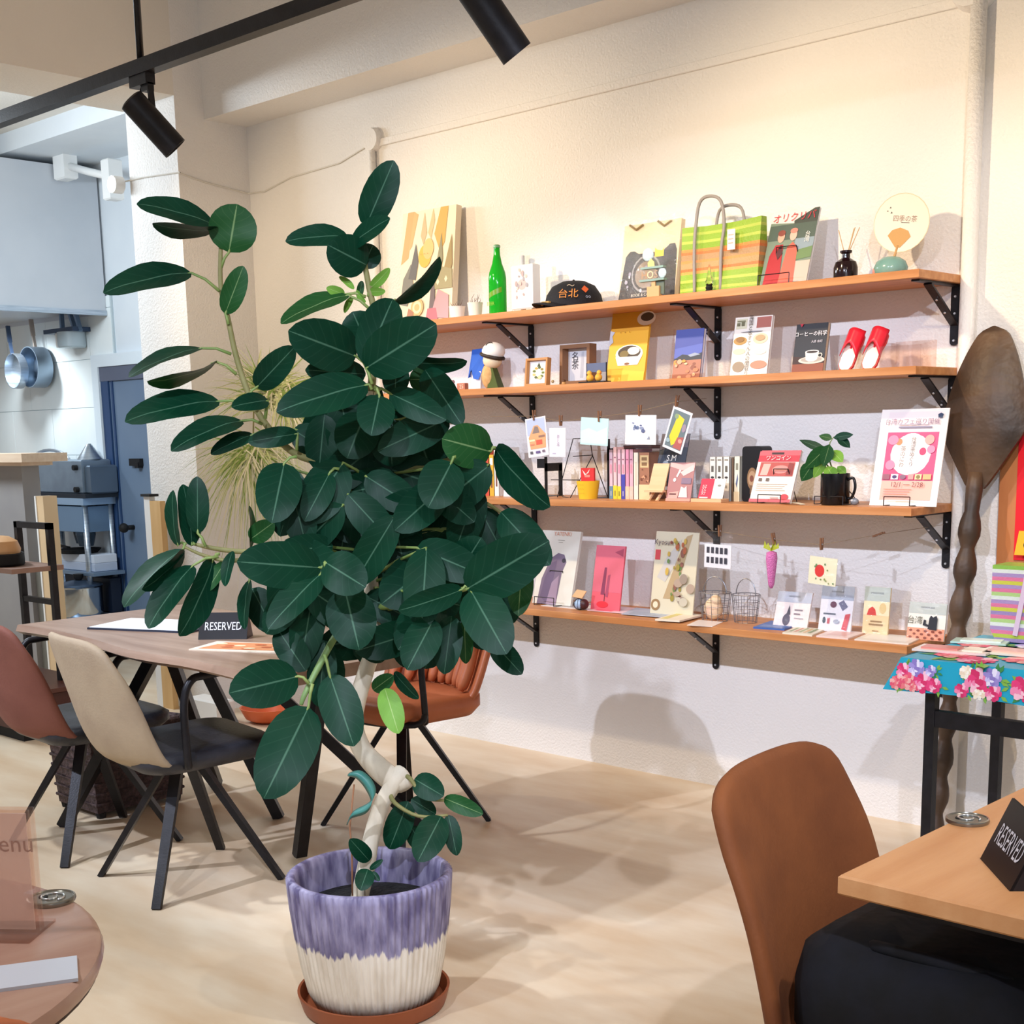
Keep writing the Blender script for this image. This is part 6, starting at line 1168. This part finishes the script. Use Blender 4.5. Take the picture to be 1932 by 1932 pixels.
# photo card + wooden easel
t, w, h = card('photo_card', 'dark blue-grey photo card on the little wooden easel', 'card', 1232, 1284, 2, -.185, 838, .003, R(16), '3c4452', [('r', .0, .0, 1, .06, 'e8e4e0'), ('p', [(0, .7), (.5, .8), (1, .75), (1, 1), (0, 1)], '6a6470'), ('e', .4, .62, .2, .10, '2a3040'), ('t', 'S.M', .5, .56, .03, 'e8ecf0'), ('e', .3, .48, .1, .04, '8a96a4'), ('e', .6, .42, .14, .03, '5a6674')], dz=.035)
t = at('wooden_easel', 'small pale wooden tabletop easel on the third shelf', 'easel', 1237, 2, -.235); wm = mat('pine', 'e3b487', .55, col2='edc398', scale=5, stretch=(1, 1, 6)); ew = .068
hw_ = top_h(1237, 2, -.235, 875)
obj('board', MB().add([(-ew/2, 0, .034), (ew/2, 0, .034), (ew/2, .035, hw_), (-ew/2, .035, hw_), (-ew/2, .005, .034), (ew/2, .005, .034), (ew/2, .040, hw_), (-ew/2, .040, hw_)], [(0, 1, 2, 3), (5, 4, 7, 6), (3, 2, 6, 7), (0, 3, 7, 4), (1, 5, 6, 2), (0, 4, 5, 1)]), wm, t)
obj('ledge', MB().box((-ew/2-.006, -.014, .030), (ew/2+.006, .006, .036)), wm, t)
for s in (-.6, .5): obj('leg', MB().bar((s*ew/2, .02, .034), (s*ew/2-.008, -.006, 0), .012, .006), wm, t)
obj('rear_leg', MB().bar((0, .038, hw_*.8), (0, .075, 0), .012, .006), wm, t)
# pink flyer, red/white card stand
t, w, h = card('flyer', 'dusty pink flyer with white drawings on the third shelf', 'flyer', 1256, 1302, 2, -.235, 873, .002, R(13), 'b07a78', [('p', [(0, 1), (.5, .95), (1, 1), (1, .85), (.5, .8), (0, .9)], 'e6b6b0'), ('p', [(.45, .75), (.95, .95), (1, .8), (.6, .65)], 'f0c8c4'), ('p', [(.3, .64), (.4, .82), (.48, .8), (.36, .62)], 'f6dcd8'), ('e', .26, .55, .06, .05, 'fbeae6'), ('p', [(.5, .1), (.56, .38), (.7, .34), (.78, .4), (.86, .1)], 'f0d4d0'), ('p', [(.05, .06), (.1, .22), (.5, .26), (.46, .06)], 'e6a89c'), ('r', .12, .16, .4, .2, '5a3a3a'), ('r', 0, 0, 1, .07, 'e29a88'), ('r', .55, .45, .95, .6, '8a7488')])
t, w, h = card('card_holder', 'shop cards red and white in a pale wooden holder', 'card holder', 1316, 1362, 2, -.235, 907, .002, R(20), 'f2ece4', [('p', [(0, 0), (.54, 0), (.54, 1), (0, 1)], 'cc2848'), ('t', '好\n好', .2, .45, .02, 'f0c8c8'), ('e', .78, .68, .07, .05, '8a8a80'), ('r', .05, .08, .4, .14, 'f0d4d0')], dz=.006)
t = at('wooden_block', 'pale slotted wooden block under the red and white shop cards', 'block', 1338, 2, -.24); obj('slot_block', MB().box((-w*.62, -.02, 0), (w*.62, .025, .012), bev=.001), wm, t); obj('slot', MB().box((-w*.52, -.004, .012), (w*.52, .0, .0125)), dark_m, t)
for i in range(3): book(f'{od[i]} white volume of the three-book set on the third shelf', 1344+i*13, 2, 11.5, -.17, .148, .11, 'f0ece2', [('r', .3, .66, .7, .80, '6a665c'), ('e', .5, .54, .28, .025, '3a3a3a'), ('r', .2, .92, .8, .95, '8a8678'), ('r', .35, .3, .65, .36, 'a8a498')], group='white three-volume set')
book('narrow dark brown book between white set and ivory book', 1382, 2, 5, -.17, .146, .11, '6a5644')
book('ivory book with a blue figure on its spine', 1390, 2, 11, -.17, .150, .11, 'ebe7d4', [('p', [(.3, .4), (.6, .62), (.7, .5), (.5, .3)], '5a6a90'), ('r', .3, .7, .7, .85, '8a8a7a'), ('r', 0, 0, 1, .22, 'e8d8b4')])
# black ornate case
t = at('black_case', 'black rounded case with a floral inset on the third shelf', 'case', 1418, 2, -.17); hk = top_h(1418, 2, -.17, 842); wk = sx_(1437, 2, -.17)-sx_(1400, 2, -.17)
obj('case_body', MB().prism(rounded(wk, hk, .012), -.06, 0, M=Matrix.Rotation(R(90), 4, 'X')), mat('case_black', '0e0c0f', .4), t); print_on(t, wk, hk, 0, [('e', .52, .42, .26, .20, '8a6a4a'), ('e', .52, .42, .2, .14, 'b09070'), ('e', .5, .42, .1, .06, '7a4a3a'), ('r', .42, .14, .62, .3, '7a5c42')])
# red magazine on stand
t, w, h = card('red_magazine', 'red covered magazine on a wire stand beside the small plant', 'magazine', 1413, 1490, 2, -.235, 852, .010, R(22), 'f0e6dc', [('r', 0, .84, 1, 1, 'c8606a'), ('r', 0, .78, 1, .90, 'c43a4a'), ('r', .3, .92, .6, .96, '3a2a30'), ('t', 'ワンコイン', .5, .84, .019, 'f6dcd8'), ('r', .08, .50, .92, .77, 'b8534e'), ('p', [(.12, .52), (.16, .74), (.34, .74), (.3, .52)], 'e6b0a4'), ('e', .6, .63, .2, .08, 'dc9088'), ('p', [(.75, .52), (.78, .76), (.9, .74), (.9, .52)], '8f3a3a'), ('r', .12, .40, .2, .46, '6a5a52'), ('r', .3, .40, .38, .46, '6a5a52'), ('r', .0, .0, 1, .06, 'd8606a'), ('e', .84, .1, .1, .06, 'c8404a'), ('r', .5, .07, .7, .1, 'd9a8a0')]+lines(.1, .85, .34, .04, 4, 'b0a89c', .01), edge='e8e0d4')
wire_stand('dark wire stand holding the red magazine', 1460, 2, -.243, .085, .03, .11)
t = at('leaflet', 'small cream leaflet lying flat before the red magazine', 'leaflet', 1495, 2, -.27); mb = MB(); mb.grid(lambda a, b: (-.03+.07*a, -.015+.03*b, .002+.005*math.sin(math.pi*a)), 8, 2); obj('sheet', mb, C('f0e4c8'), t, smooth=True)
# mug plant
t = at('mug_plant', 'black mug planted with a small leafy sprig on the third shelf', 'potted plant', 1575, 2, -.22); rm_ = (sx_(1598, 2, -.22)-sx_(1550, 2, -.22))/2; hm = top_h(1575, 2, -.22, 893)
obj('mug_body', MB().lathe([(rm_*.9, 0), (rm_, .006), (rm_, hm), (rm_*.92, hm), (rm_*.9, hm*.85), (.001, hm*.85)], 28), mat('mug_black', '0b0b0f', .25), t, smooth='auto')
mb = MB(); mb.tube(bez([(rm_*.95, 0, hm*.8), (rm_*1.4, 0, hm*.85), (rm_*1.55, 0, hm*.55), (rm_*1.3, 0, hm*.25), (rm_*.95, 0, hm*.2)], 4), .0045, 8); obj('mug_handle', mb, mat('mug_black', '0b0b0f', .25), t, smooth=True)
base = Vector((0, 0, hm*.85)); tl = t.location
for (u0, v0, u1, v1, wl, tn, dd) in ((1562, 842, 1518, 885, 26, 'g', -.03), (1558, 850, 1508, 830, 14, 'd', 0), (1565, 838, 1553, 880, 22, 'g', -.04), (1572, 826, 1610, 820, 13, 'd', .0), (1580, 824, 1604, 845, 15, 'd', 0), (1570, 828, 1545, 822, 12, 'g', 0), (1568, 850, 1590, 872, 20, 'y', -.02), (1560, 880, 1575, 905, 22, 'y', -.02), (1556, 865, 1535, 902, 18, 'y', -.02), (1580, 880, 1596, 895, 14, 'y', 0), (1535, 872, 1512, 908, 26, 'g', -.03)):
    B = W(u0, v0, y=-.22+dd)-tl; T = W(u1, v1, y=-.22+dd*1.5)-tl; ax = T-B; S = ax.normalized().cross(FW).normalized()*(wl*.0010); N = -FW
    V = []; F = []
    for i in range(7):
        s = i/6; ww = math.sin(math.pi*s**.85)**.8 if 0 < s < 1 else .02; c = B+ax*s+N*.004*math.sin(math.pi*s)
        V += [tuple(c-S*ww*1.0), tuple(c-N*.002*ww), tuple(c+S*ww*1.0)]
    F = [(i*3+j, i*3+j+1, i*3+j+4, i*3+j+3) for i in range(6) for j in range(2)]
    me = bpy.data.meshes.new('leaf'); me.from_pydata(V, [], F); ul = me.uv_layers.new()
    for p in me.polygons:
        p.use_smooth = True
        for li in p.loop_indices: vi = me.loops[li].vertex_index; ul.data[li].uv = ((vi//3)/6, (vi % 3)/2)
    me.materials.append(LM[tn]); link(bpy.data.objects.new('leaf', me), t)
for pts in (((1572, 890), (1562, 860), (1566, 835), (1573, 824)), ((1570, 890), (1555, 870), (1545, 848))):
    mb = MB(); mb.tube([W(a, b, y=-.22)-tl for a, b in pts], [.0026, .002, .0018, .0012][:len(pts)], 6); obj('stem', mb, pet_m, t, smooth=True)
wire_stand('dark wire stand around the black mug', 1572, 2, -.235, .10, .028, .06, lean=R(10))
t = at('glass_pebble', 'grey glass pebble right of the black mug', 'pebble', 1612, 2, -.21); obj('pebble', MB().ball((0, 0, .011), .014, 12, sq=(1, .8, .8)), mat('pebble_grey', '8a9098', .2), t, smooth=True); obj('pebble_spot', MB().ball((-.004, -.008, .015), .004, 8), white_m, t)
# pink A4 poster
t, w, h = card('pink_poster', 'pink event poster with dates in a clear board at the shelf end', 'poster', 1640, 1766, 2, -.215, 772, .004, R(13), 'f4ece6', [
  ('r', .12, .06, .90, .97, 'f3e4e4'), ('r', .14, .06, .90, .26, 'f2b8a6'), ('r', .14, .26, .90, .76, 'd94f7c'), ('e', .52, .53, .30, .215, 'f6dcd8'), ('e', .52, .53, .285, .20, 'f4cdd2'), ('e', .52, .53, .27, .19, 'faf1ee'), ('e', .52, .68, .15, .07, 'faf1ee'), ('e', .52, .4, .15, .08, 'faf1ee'), ('e', .33, .66, .05, .035, 'd98a5a'), ('e', .70, .56, .05, .04, 'd0406a'), ('e', .24, .68, .08, .05, 'e58aa8'), ('e', .78, .68, .07, .05, 'e8a49a'), ('e', .24, .42, .07, .05, 'e58aa8'), ('e', .82, .58, .06, .04, 'e58aa8'),
  ('r', .15, .27, .26, .325, '9a5a6a'), ('r', .28, .27, .39, .325, 'efe6f0'), ('e', .335, .297, .035, .018, '4a3a6a'), ('e', .46, .297, .045, .024, '8a6478'), ('r', .54, .27, .62, .325, 'e89a94'), ('r', .64, .27, .74, .325, 'f0d29a'), ('e', .69, .297, .03, .02, '8a7a4a'), ('r', .76, .27, .88, .325, 'f0b07a'),
  ('t', '台湾カフェ巡り開催', .50, .86, .020, '8a6a86'), ('r', .3, .80, .8, .815, '8a8498'), ('r', .3, .83, .75, .838, 'b0a8b8'), ('t', '茶\nの\nに\nわ', .42, .50, .018, '8a7a70'), ('t', '台\n湾\n茶\nめ\nぐ\nり', .56, .55, .017, '6a5a58'),
  ('t', '12/1 ― 2/28', .54, .215, .021, '8a4a4a'), ('p', [(.86, .935), (.90, .95), (.94, .935), (.93, .90), (.87, .90)], '2a3a5a')]+lines(.2, .62, .165, .025, 4, 'c98a80', .006))
wire_stand('dark wire lip stand in front of the pink poster', 1700, 2, -.222, .085, .03, .10)

# strings, pins and hanging cards
def string(name, label, a, b, sag=.004):
    a, b = Vector(a), Vector(b); mb = MB(); mb.tube([a+(b-a)*i/12-Vector((0, 0, sag*4*(i/12)*(1-i/12))) for i in range(13)], .0008, 5); tag(obj(name, mb, C('8a7458')), label, 'string')
HY = -.245
def stringp(label, pts):
    mb = MB(); mb.tube(pts, .0008, 5); tag(obj('hanging_string', mb, C('8a7458')), label, 'string')
za = W(1010, 786, y=HY).z; zb_ = W(1290, 773, y=HY).z
stringp('thin string between the brackets above the third shelf', [(-.88, HY, za+.006)]+[tuple(W(u, v, y=HY)) for u, v in ((1008, 785), (1058, 795), (1131, 787), (1207, 776), (1277, 758))]+[(.02, -.10, W(1277, 752, y=HY).z)])
z4 = W(1450, 1022, y=HY).z
stringp('thin string between the brackets above the lowest shelf', [(.01, -.15, W(1340, 1000, y=-.15).z)]+[tuple(W(u, v, y=HY)) for u, v in ((1358, 1003), (1460, 1018), (1550, 1028))]+[tuple(W(1656, 1009, y=-.19)), tuple(W(1780, 990, y=-.12))])
def pin(P, label, rot=0):
    t = thing('clothespin', label, 'clothespin', P, 0, 'tiny wooden clothespins on the strings'); t.rotation_euler = (0, rot, 0)
    m = mat('pin_wood', '7a5236', .6)
    obj('jaw', MB().bar((0, -.004, -.016), (0, -.007, .022), .006, .003, up=(0, 1, 0)), m, t); obj('jaw', MB().bar((0, .004, -.016), (0, .007, .022), .006, .003, up=(0, 1, 0)), m, t); obj('spring', MB().tube([(-.004, 0, .002), (.004, 0, .002)], .0022, 6), screw_m, t)
def hang(name, label, cat, corners, col, shapes, pinpx, S='3', wrap=False, th=.0012, y=HY):
    # corners: top-left, top-right, bottom-left in photo
    A, B_, D_ = [W(u, v, y=y) for u, v in corners]; ex = B_-A; w = ex.length; rot = -math.atan2(ex.z, ex.x); h = (D_-A).length
    bc = D_ + ex*.5
    t = thing(name, label, cat, bc, 0, 'cards and packs pegged to the strings'); t.rotation_euler = (0, rot, 0)
    obj('sheet', MB().box((-w/2, -th, 0), (w/2, 0, h)), C(col, .45) if not wrap else clear(), t)
    print_on(t, w, h, -th, shapes)
    p = W(*pinpx, y=y); pin(Vector((p.x, y, p.z)), 'wooden clothespin holding the '+label, rot*.5)
    return t, w, h
hang('hanging_card', 'narrow card with an orange street scene', 'postcard', ((988, 792), (1026, 785), (998, 864)), 'ece8ec', [('r', .06, .55, .94, .97, 'b9c4e0'), ('p', [(.1, .5), (.4, .8), (.6, .8), (.95, .55), (.9, .2), (.15, .2)], 'e0a878'), ('p', [(.3, .6), (.45, .78), (.6, .76), (.66, .6)], '8a7a74'), ('r', .45, .3, .75, .42, 'd8604a'), ('r', .1, .4, .4, .45, 'f2dcae'), ('r', .6, .48, .9, .53, '9a7466'), ('r', .14, .3, .36, .34, 'd98a6a'), ('r', .12, .08, .25, .15, '5a5a62'), ('r', .4, .08, .62, .14, '6a5a8a'), ('r', .72, .09, .85, .15, '7a6a7a')], (1008, 785))
hang('hanging_card', 'narrow white card with grey writing', 'postcard', ((1044, 808), (1075, 808), (1037, 862)), 'eceaf2', [('t', '茶\nと\n本', .55, .55, .016, 'b0a0b0'), ('r', .2, .1, .4, .14, 'c0b8cc')], (1058, 795))
hang('hanging_card', 'plain pale turquoise card on the string', 'postcard', ((1098, 787), (1150, 790), (1095, 838)), 'bfe3e2', [('p', [(.02, .5), (.3, .62), (.6, .5), (.98, .7), (.98, .05), (.02, .05)], 'cfeee8'), ('t', '・・・', .55, .35, .012, 'e8f6f2')], (1131, 787))
hang('hanging_card', 'white card with a small blue flower drawing', 'postcard', ((1180, 783), (1238, 783), (1180, 838)), 'e6e8f2', [('p', [(0, 0), (1, 0), (1, .35), (.5, .5), (0, .4)], 'f4efe8')]+blobs(31, 9, .25, .45, .6, .75, ['6a7a9a', '8a94b0', '5a6488'], (.03, .07))+[('p', [(.72, .18), (.8, .3), (.82, .18)], '8a94a8')], (1207, 776))
hang('hanging_card', 'tilted white-edged card with a yellow street picture', 'postcard', ((1271, 765), (1307, 780), (1250, 842)), 'eeeaf0', [('r', .08, .06, .92, .94, '6a7a80'), ('p', [(.2, .3), (.35, .86), (.7, .8), (.6, .2), (.4, .1)], 'e2cc3a'), ('p', [(.5, .08), (.9, .08), (.9, .4), (.6, .34)], 'b0605a'), ('e', .3, .8, .1, .06, '8aa07a'), ('e', .8, .6, .1, .1, '9a8a9a'), ('e', .78, .28, .1, .05, 'd99a8a'), ('e', .2, .2, .1, .05, '9ab0b8')], (1277, 758))
# lowest shelf string
tk, w, h = hang('hanging_pack', 'clear pack of little black icons on white card', 'pack', ((1331, 1001), (1386, 1005), (1326, 1072)), 'ffffff', [], (1358, 1003), wrap=True)
obj('inner_card', MB().box((-w*.46, .0005, h*.04), (w*.46, .002, h*.66)), C('f0eef2'), tk); print_on(tk, w, h, .0005, [('r', .12+.155*i, .16+.26*j, .22+.155*i, .32+.26*j, '3a3a44') for i in range(5) for j in range(2)])
P_ = W(1456, 1040, y=HY); t = thing('carrot_charm', 'pink beaded popsicle charm with green leaves hanging on the string', 'charm', P_)
hc_ = P_.z-W(1456, 1110, y=HY).z
mb = MB(); mb.lathe([(.004, -hc_), (.010, -hc_*.9), (.014, -hc_*.6), (.019, -hc_*.2), (.017, -.004), (.006, 0)], 16); obj('charm_body', mb, mat('pink_beads', 'd86ab0', .4, bump=.8, scale=250, col2='e88ac6'), t, smooth=True)
for a in range(6): obj('charm_leaf', MB().add([(0, -.004, 0), (.022*math.cos(a*1.05)-.008, -.004+.008*math.sin(a), .010), (.026*math.cos(a*1.05), -.002, .028+.006*(a % 2)), (.022*math.cos(a*1.05)+.008, -.004, .012)], [(0, 1, 2, 3)]), C('a8b02a'), t)
mb = MB(); mb.tube([(0, 0, 0), (.004, 0, .03), (W(1460, 1018, y=HY)-P_)[:]], .0014, 5); obj('loop', mb, C('a8a83a'), t)
p = W(1460, 1018, y=HY); pin(Vector((p.x, HY, p.z)), 'wooden clothespin holding the pink charm', R(-12))
tk, w, h = hang('hanging_pack', 'clear pack of cream wrap with a red round seal', 'pack', ((1528, 1033), (1581, 1040), (1524, 1101)), 'ffffff', [], (1550, 1028), wrap=True)
obj('inner_card', MB().box((-w*.5, .0005, h*.02), (w*.48, .002, h*.78)), C('efe9c8'), tk); print_on(tk, w, h, .0005, [('e', .38, .40, .17, .17, 'd8322e')]+blobs(41, 10, .08, .06, .92, .74, ['6a8a5a', '8a9a5a'], (.02, .035)))
p = W(1656, 1009, y=-.19); pin(Vector((p.x, -.19, p.z)), 'spare wooden clothespin on the string near the right bracket', R(70))

# ---------------------------------------------------------------- lowest shelf (3)
t, w, h = card('big_book', 'large pale book with a purple hill painting on a wire stand', 'book', 1004, 1076, 3, -.17, 1003, .012, R(14), 'e4e2d6', [('p', [(.12, .0), (.16, .34), (.32, .62), (.5, .70), (.66, .68), (.74, .58), (.66, .44), (.62, 0)], '7a6a80'), ('p', [(.18, .1), (.24, .36), (.36, .56), (.5, .6), (.46, .3), (.4, 0)], '6a5a76'), ('p', [(.36, 0), (.44, .3), (.6, .4), (.62, 0)], 'a08aa0'), ('e', .67, .6, .05, .03, '3a3440'), ('t', 'YATENKI', .55, .955, .022, 'd99a80'), ('r', .45, .87, .62, .875, '9a968a'), ('r', .47, .84, .58, .845, '9a968a')], edge='efece2')
wire_stand('dark wire stand holding the large pale book', 1036, 3, -.185, .10, .035, .13)
t = at('mini_lantern', 'tiny dark lantern with a pale blue ball and wooden tag', 'ornament', 1096, 3, -.21)
obj('ball', MB().ball((-.004, -.004, .022), .02, 14), mat('ice_ball', 'a9c6e4', .25), t, smooth=True); obj('hull', MB().ball((.014, .002, .022), .022, 12, sq=(.8, .9, .9)), C('4a2a2c', .4), t, smooth=True)
for k in range(5): mb = MB(); mb.tube([(-.004+.0215*math.cos(R(a))*math.cos(R(36*k)), -.004+.0215*math.cos(R(a))*math.sin(R(36*k)), .022+.0215*math.sin(R(a))) for a in range(0, 360, 24)], .0008, 5, closed=True); obj('wire_loop', mb, black_m, t)
obj('wood_tag', MB().add([(-.03, -.016, .050), (.02, -.018, .046), (.028, .0, .072), (-.018, .0, .076), (-.03, -.014, .048), (.02, -.016, .044), (.028, .002, .07), (-.018, .002, .074)], [(0, 1, 2, 3), (7, 6, 5, 4), (0, 4, 5, 1), (1, 5, 6, 2), (2, 6, 7, 3), (3, 7, 4, 0)]), C('d0a878'), t)
t, w, h = card('pink_pamphlet', 'pink pamphlet with a dark tall tower print on the lowest shelf', 'pamphlet', 1114, 1168, 3, -.18, 1030, .006, R(10), 'e8606e', [('r', 0, .28, 1, 1, 'dc6a7c'), ('p', [(.30, .24), (.36, .66), (.44, .66), (.44, .24)], '8a3a58'), ('p', [(.46, .22), (.50, .54), (.58, .56), (.56, .20)], 'a84a66'), ('p', [(.66, .9), (.95, .96), (.95, .84)], 'b04a62'), ('r', .44, .14, .46, .26, '4a2030'), ('e', .4, .09, .2, .05, 'f0303c')])
t, w, h = card('map_booklet', 'pale booklet with a painted mountain map on the lowest shelf', 'map', 1226, 1306, 3, -.16, 1004, .005, R(8), 'd9d0b4', [('p', [(.28, .2), (.5, .6), (.72, .95), (.86, .98), (.7, .6), (.52, .2)], 'b9a078'), ('p', [(.10, .45), (.3, .7), (.62, .92), (.5, .6), (.3, .4)], 'c9c4bc'), ('t', 'Kyosun', .24, .87, .028, '5a4a50'), ('r', .02, .66, .14, .78, 'd0484e'), ('e', .12, .12, .11, .07, '9a7a52'), ('e', .12, .12, .06, .04, 'e6d8b8')]+blobs(51, 26, .3, .2, .75, .9, ['9a8a3a', 'b0603a', '6a8a4a', 'c9a84a', '8a5a4a'], (.02, .045))+blobs(52, 8, .62, .12, .95, .5, ['b09a86', 'c4bca8', '9a8a7a'], (.05, .1), .6))
# flat papers
def flat(name, label, pts, col, th=.0015, shapes=(), group='papers lying on the lowest shelf', z=0, cat='paper'):
    P = [W(u, v, z=TOP[3]+z) for u, v in pts]; c = sum(P, Vector())/len(P); t = thing(name, label, cat, (c.x, c.y, TOP[3]+z), 0, group)
    mb = MB(); mb.prism([(p.x-c.x, p.y-c.y) for p in P][::1], 0, th); obj('sheet', mb, C(col, .35), t)
    if shapes:
        e1, e2 = P[1]-P[0], P[3]-P[0]; mb = MB(); cols = []
        for k, (s0, t0, s1, t1, cc) in enumerate(shapes):
            if cc not in cols: cols.append(cc)
            q = [P[0]+e1*a+e2*b-c for a, b in ((s0, t0), (s1, t0), (s1, t1), (s0, t1))]; mb.add([(v.x, v.y, th+.0002+.0001*k) for v in q], [(0, 1, 2, 3)], cols.index(cc))
        obj('print', mb, [C(x, .35) for x in cols], t)
    return t
flat('newsletter', 'white newsletter lying flat at the left of the lowest shelf', [(1020, 1143), (1130, 1153), (1165, 1143), (1072, 1135)], 'e9e6e4', shapes=[(.1, .1, .6, .4, 'b9b2b4'), (.1, .5, .5, .9, 'a8a0a6')])
flat('leaflet', 'pink edged leaflet lying before the pink pamphlet', [(1108, 1152), (1190, 1159), (1225, 1150), (1150, 1143)], 'f0d0d8', z=.0016, shapes=[(.1, .1, .5, .6, 'e2607a')])
flat('leaflet', 'pale blue leaflet lying before the map booklet', [(1172, 1159), (1285, 1168), (1302, 1156), (1200, 1147)], 'b9c2d4', z=.0032, shapes=[(.1, .1, .8, .5, 'a8b4c8')])
flat('note_pad', 'cream note pad with a yellow edge lying on the lowest shelf', [(1236, 1171), (1282, 1174), (1326, 1163), (1284, 1157)], 'f0e2cc', th=.006, z=.005, cat='note pad', shapes=[(.1, .1, .4, .9, 'd9c86a')])
flat('name_card', 'white name card lying at the front edge of the lowest shelf', [(1296, 1180), (1344, 1183), (1364, 1174), (1318, 1170)], 'f2e6de')
flat('hand_towel', 'folded blue towel pack lying on the lowest shelf', [(1421, 1186), (1480, 1190), (1508, 1180), (1455, 1174)], '3f68b0', th=.006, cat='towel', shapes=[(.1, .1, .9, .4, '6a88c4')])
flat('flat_pack', 'cream patterned flat pack beside the blue towel', [(1476, 1196), (1532, 1201), (1556, 1190), (1505, 1184)], 'e6e0cc', th=.005, cat='pack', shapes=[(.1+.16*i, .2, .2+.16*i, .8, c) for i, c in enumerate(['8a9a6a', 'c98a6a', '9aa86a', 'd9b87a', '8a9a6a'])])
flat('flat_pack', 'pale pink flat pack lying before the fruit print pack', [(1540, 1202), (1600, 1207), (1632, 1196), (1572, 1190)], 'ead4cc', th=.005, cat='pack', shapes=[(.2, .2, .8, .8, 'dcb8b0')])
flat('flat_pack', 'clear flat pack at the right front corner of the lowest shelf', [(1612, 1208), (1714, 1217), (1742, 1204), (1640, 1196)], 'e4dcd0', th=.004, cat='pack', shapes=[(.1, .2, .9, .8, 'efe9e0')])
# wire baskets
def wire_basket(label, u0, u1, y, vtop, cloth):
    x0, x1 = sx_(u0, 3, y), sx_(u1, 3, y); w = x1-x0; h = top_h((u0+u1)/2, 3, y, vtop); t = thing('wire_basket', label, 'basket', ((x0+x1)/2, y, TOP[3]), 0, 'little wire baskets'); r = .0009; m = mat('wire_grey', '8d8f94', .35, .8); d = .045
    for k in range(5):
        f = k/4; z = h*f+.001; a, b = w/2*(.8+.2*f), d*(.75+.25*f); mb = MB(); mb.tube([(a*math.cos(R(q)), b*math.sin(R(q)), z) for q in range(0, 360, 24)], r*(1.6 if k == 4 else 1), 5, closed=True); obj('ring', mb, m, t)
    for k in range(14):
        q = R(360*k/14); mb = MB(); mb.tube([(w/2*.8*math.cos(q), d*.75*math.sin(q), 0), (w/2*math.cos(q), d*math.sin(q), h)], r, 5); obj('rib', mb, m, t)
    mb = MB(); mb.tube([(w/2*.8*math.cos(q), 0, h+.055*math.sin(q)) for q in [R(x) for x in range(0, 181, 15)]], .0018, 6); obj('handle', mb, m, t)
    if cloth: obj('cloth_bundle', MB().ball((-w*.05, 0, h*.42), h*.40, 12, sq=(.9, .7, 1)).ball((w*.05, -.005, h*.72), h*.22, 10, sq=(1, .8, 1)), mat('peach_cloth', 'ecc4ac', .9, col2='f0d8a8', scale=30), t, smooth=True)
    return t
wire_basket('little wire basket with a peach cloth bundle', 1322, 1376, -.16, 1118, True); wire_basket('empty little wire basket left of the standing packs', 1384, 1430, -.14, 1122, False)
# standing packs
def pack(label, u0, u1, vtop, y, lean, head, body, shapes, hf=.70):
    t, w, h = card('ware_pack', label, 'pack', u0, u1, 3, y, vtop, .006, lean, body, (), group='standing packs on the lowest shelf')
    obj('pack_header', MB().box((-w/2, -.0010, h*hf), (w/2, -.0002, h)), C(head, .3), t); print_on(t, w, h*hf, -.0002, shapes)
    obj('film', MB().box((-w/2-.004, -.004, -.001), (w/2+.004, -.0036, h+.003)), clear(), t); text_on(t, 'HANDMADE', 0, -.0018, h*(hf+.17), .008, '5a5f6a')
pack('standing pack with a dark cactus drawing on pale pink card', 1458, 1522, 1118, -.17, R(17), 'b4b9c6', 'efe0dc', [('e', .36, .30, .11, .24, '5a5060'), ('p', [(.34, .5), (.40, .92), (.46, .5)], '4a4452'), ('r', .56, .68, .8, .74, '8a7c84'), ('r', .56, .52, .74, .58, '8a7c84'), ('r', .58, .36, .85, .40, 'a89aa0')])
pack('standing pack with fruit and ribbon prints on white card', 1543, 1604, 1106, -.17, R(10), 'aeb8cc', 'eceaf0', [('e', .4, .84, .1, .10, '6a3a52'), ('p', [(.55, .9), (.7, 1.0), (.85, .8), (.7, .66)], '6a6c8a'), ('r', .12, .52, .5, .57, '6a7280'), ('e', .16, .34, .05, .10, '3a4a5a'), ('r', .26, .24, .34, .42, 'c0606a'), ('p', [(.72, .1), (.8, .56), (.95, .6), (.88, .06)], 'd0505c'), ('e', .55, .32, .1, .07, '9aa4b8')])
pack('standing cream pack with a red strawberry mark', 1626, 1674, 1108, -.15, R(6), 'b9c4c0', 'ecd2a2', [('r', 0, .58, 1, 1, 'f0e2bc'), ('p', [(.14, .58), (.2, .76), (.34, .84), (.46, .76), (.52, .58)], 'd43a34'), ('e', .75, .8, .14, .16, 'e2c890'), ('r', .3, .38, .75, .42, '9a7a50'), ('r', .25, .28, .8, .33, '9a7a50'), ('r', .4, .1, .65, .13, 'b08c5c')])
pack('standing pack with a black cat on an orange dotted card', 1710, 1780, 1138, -.16, R(9), 'c2c9c4', 'f2efe4', [('r', 0, 0, 1, .45, 'ec9c7c')]+[('e', .1+.2*i+(.1 if j % 2 else 0), .08+.13*j, .045, .045, '8a3c24') for i in range(5) for j in range(3) if .1+.2*i+(.1 if j % 2 else 0) < .98]+[('p', [(.56, .42), (.58, .84), (.62, .96), (.68, .88), (.76, .96), (.80, .84), (.80, .40)], '23242c'), ('p', [(.42, .56), (.44, .78), (.5, .76), (.5, .62), (.6, .58), (.6, .5)], '23242c'), ('t', '台湾', .20, .72, .026, '5a5c50')])
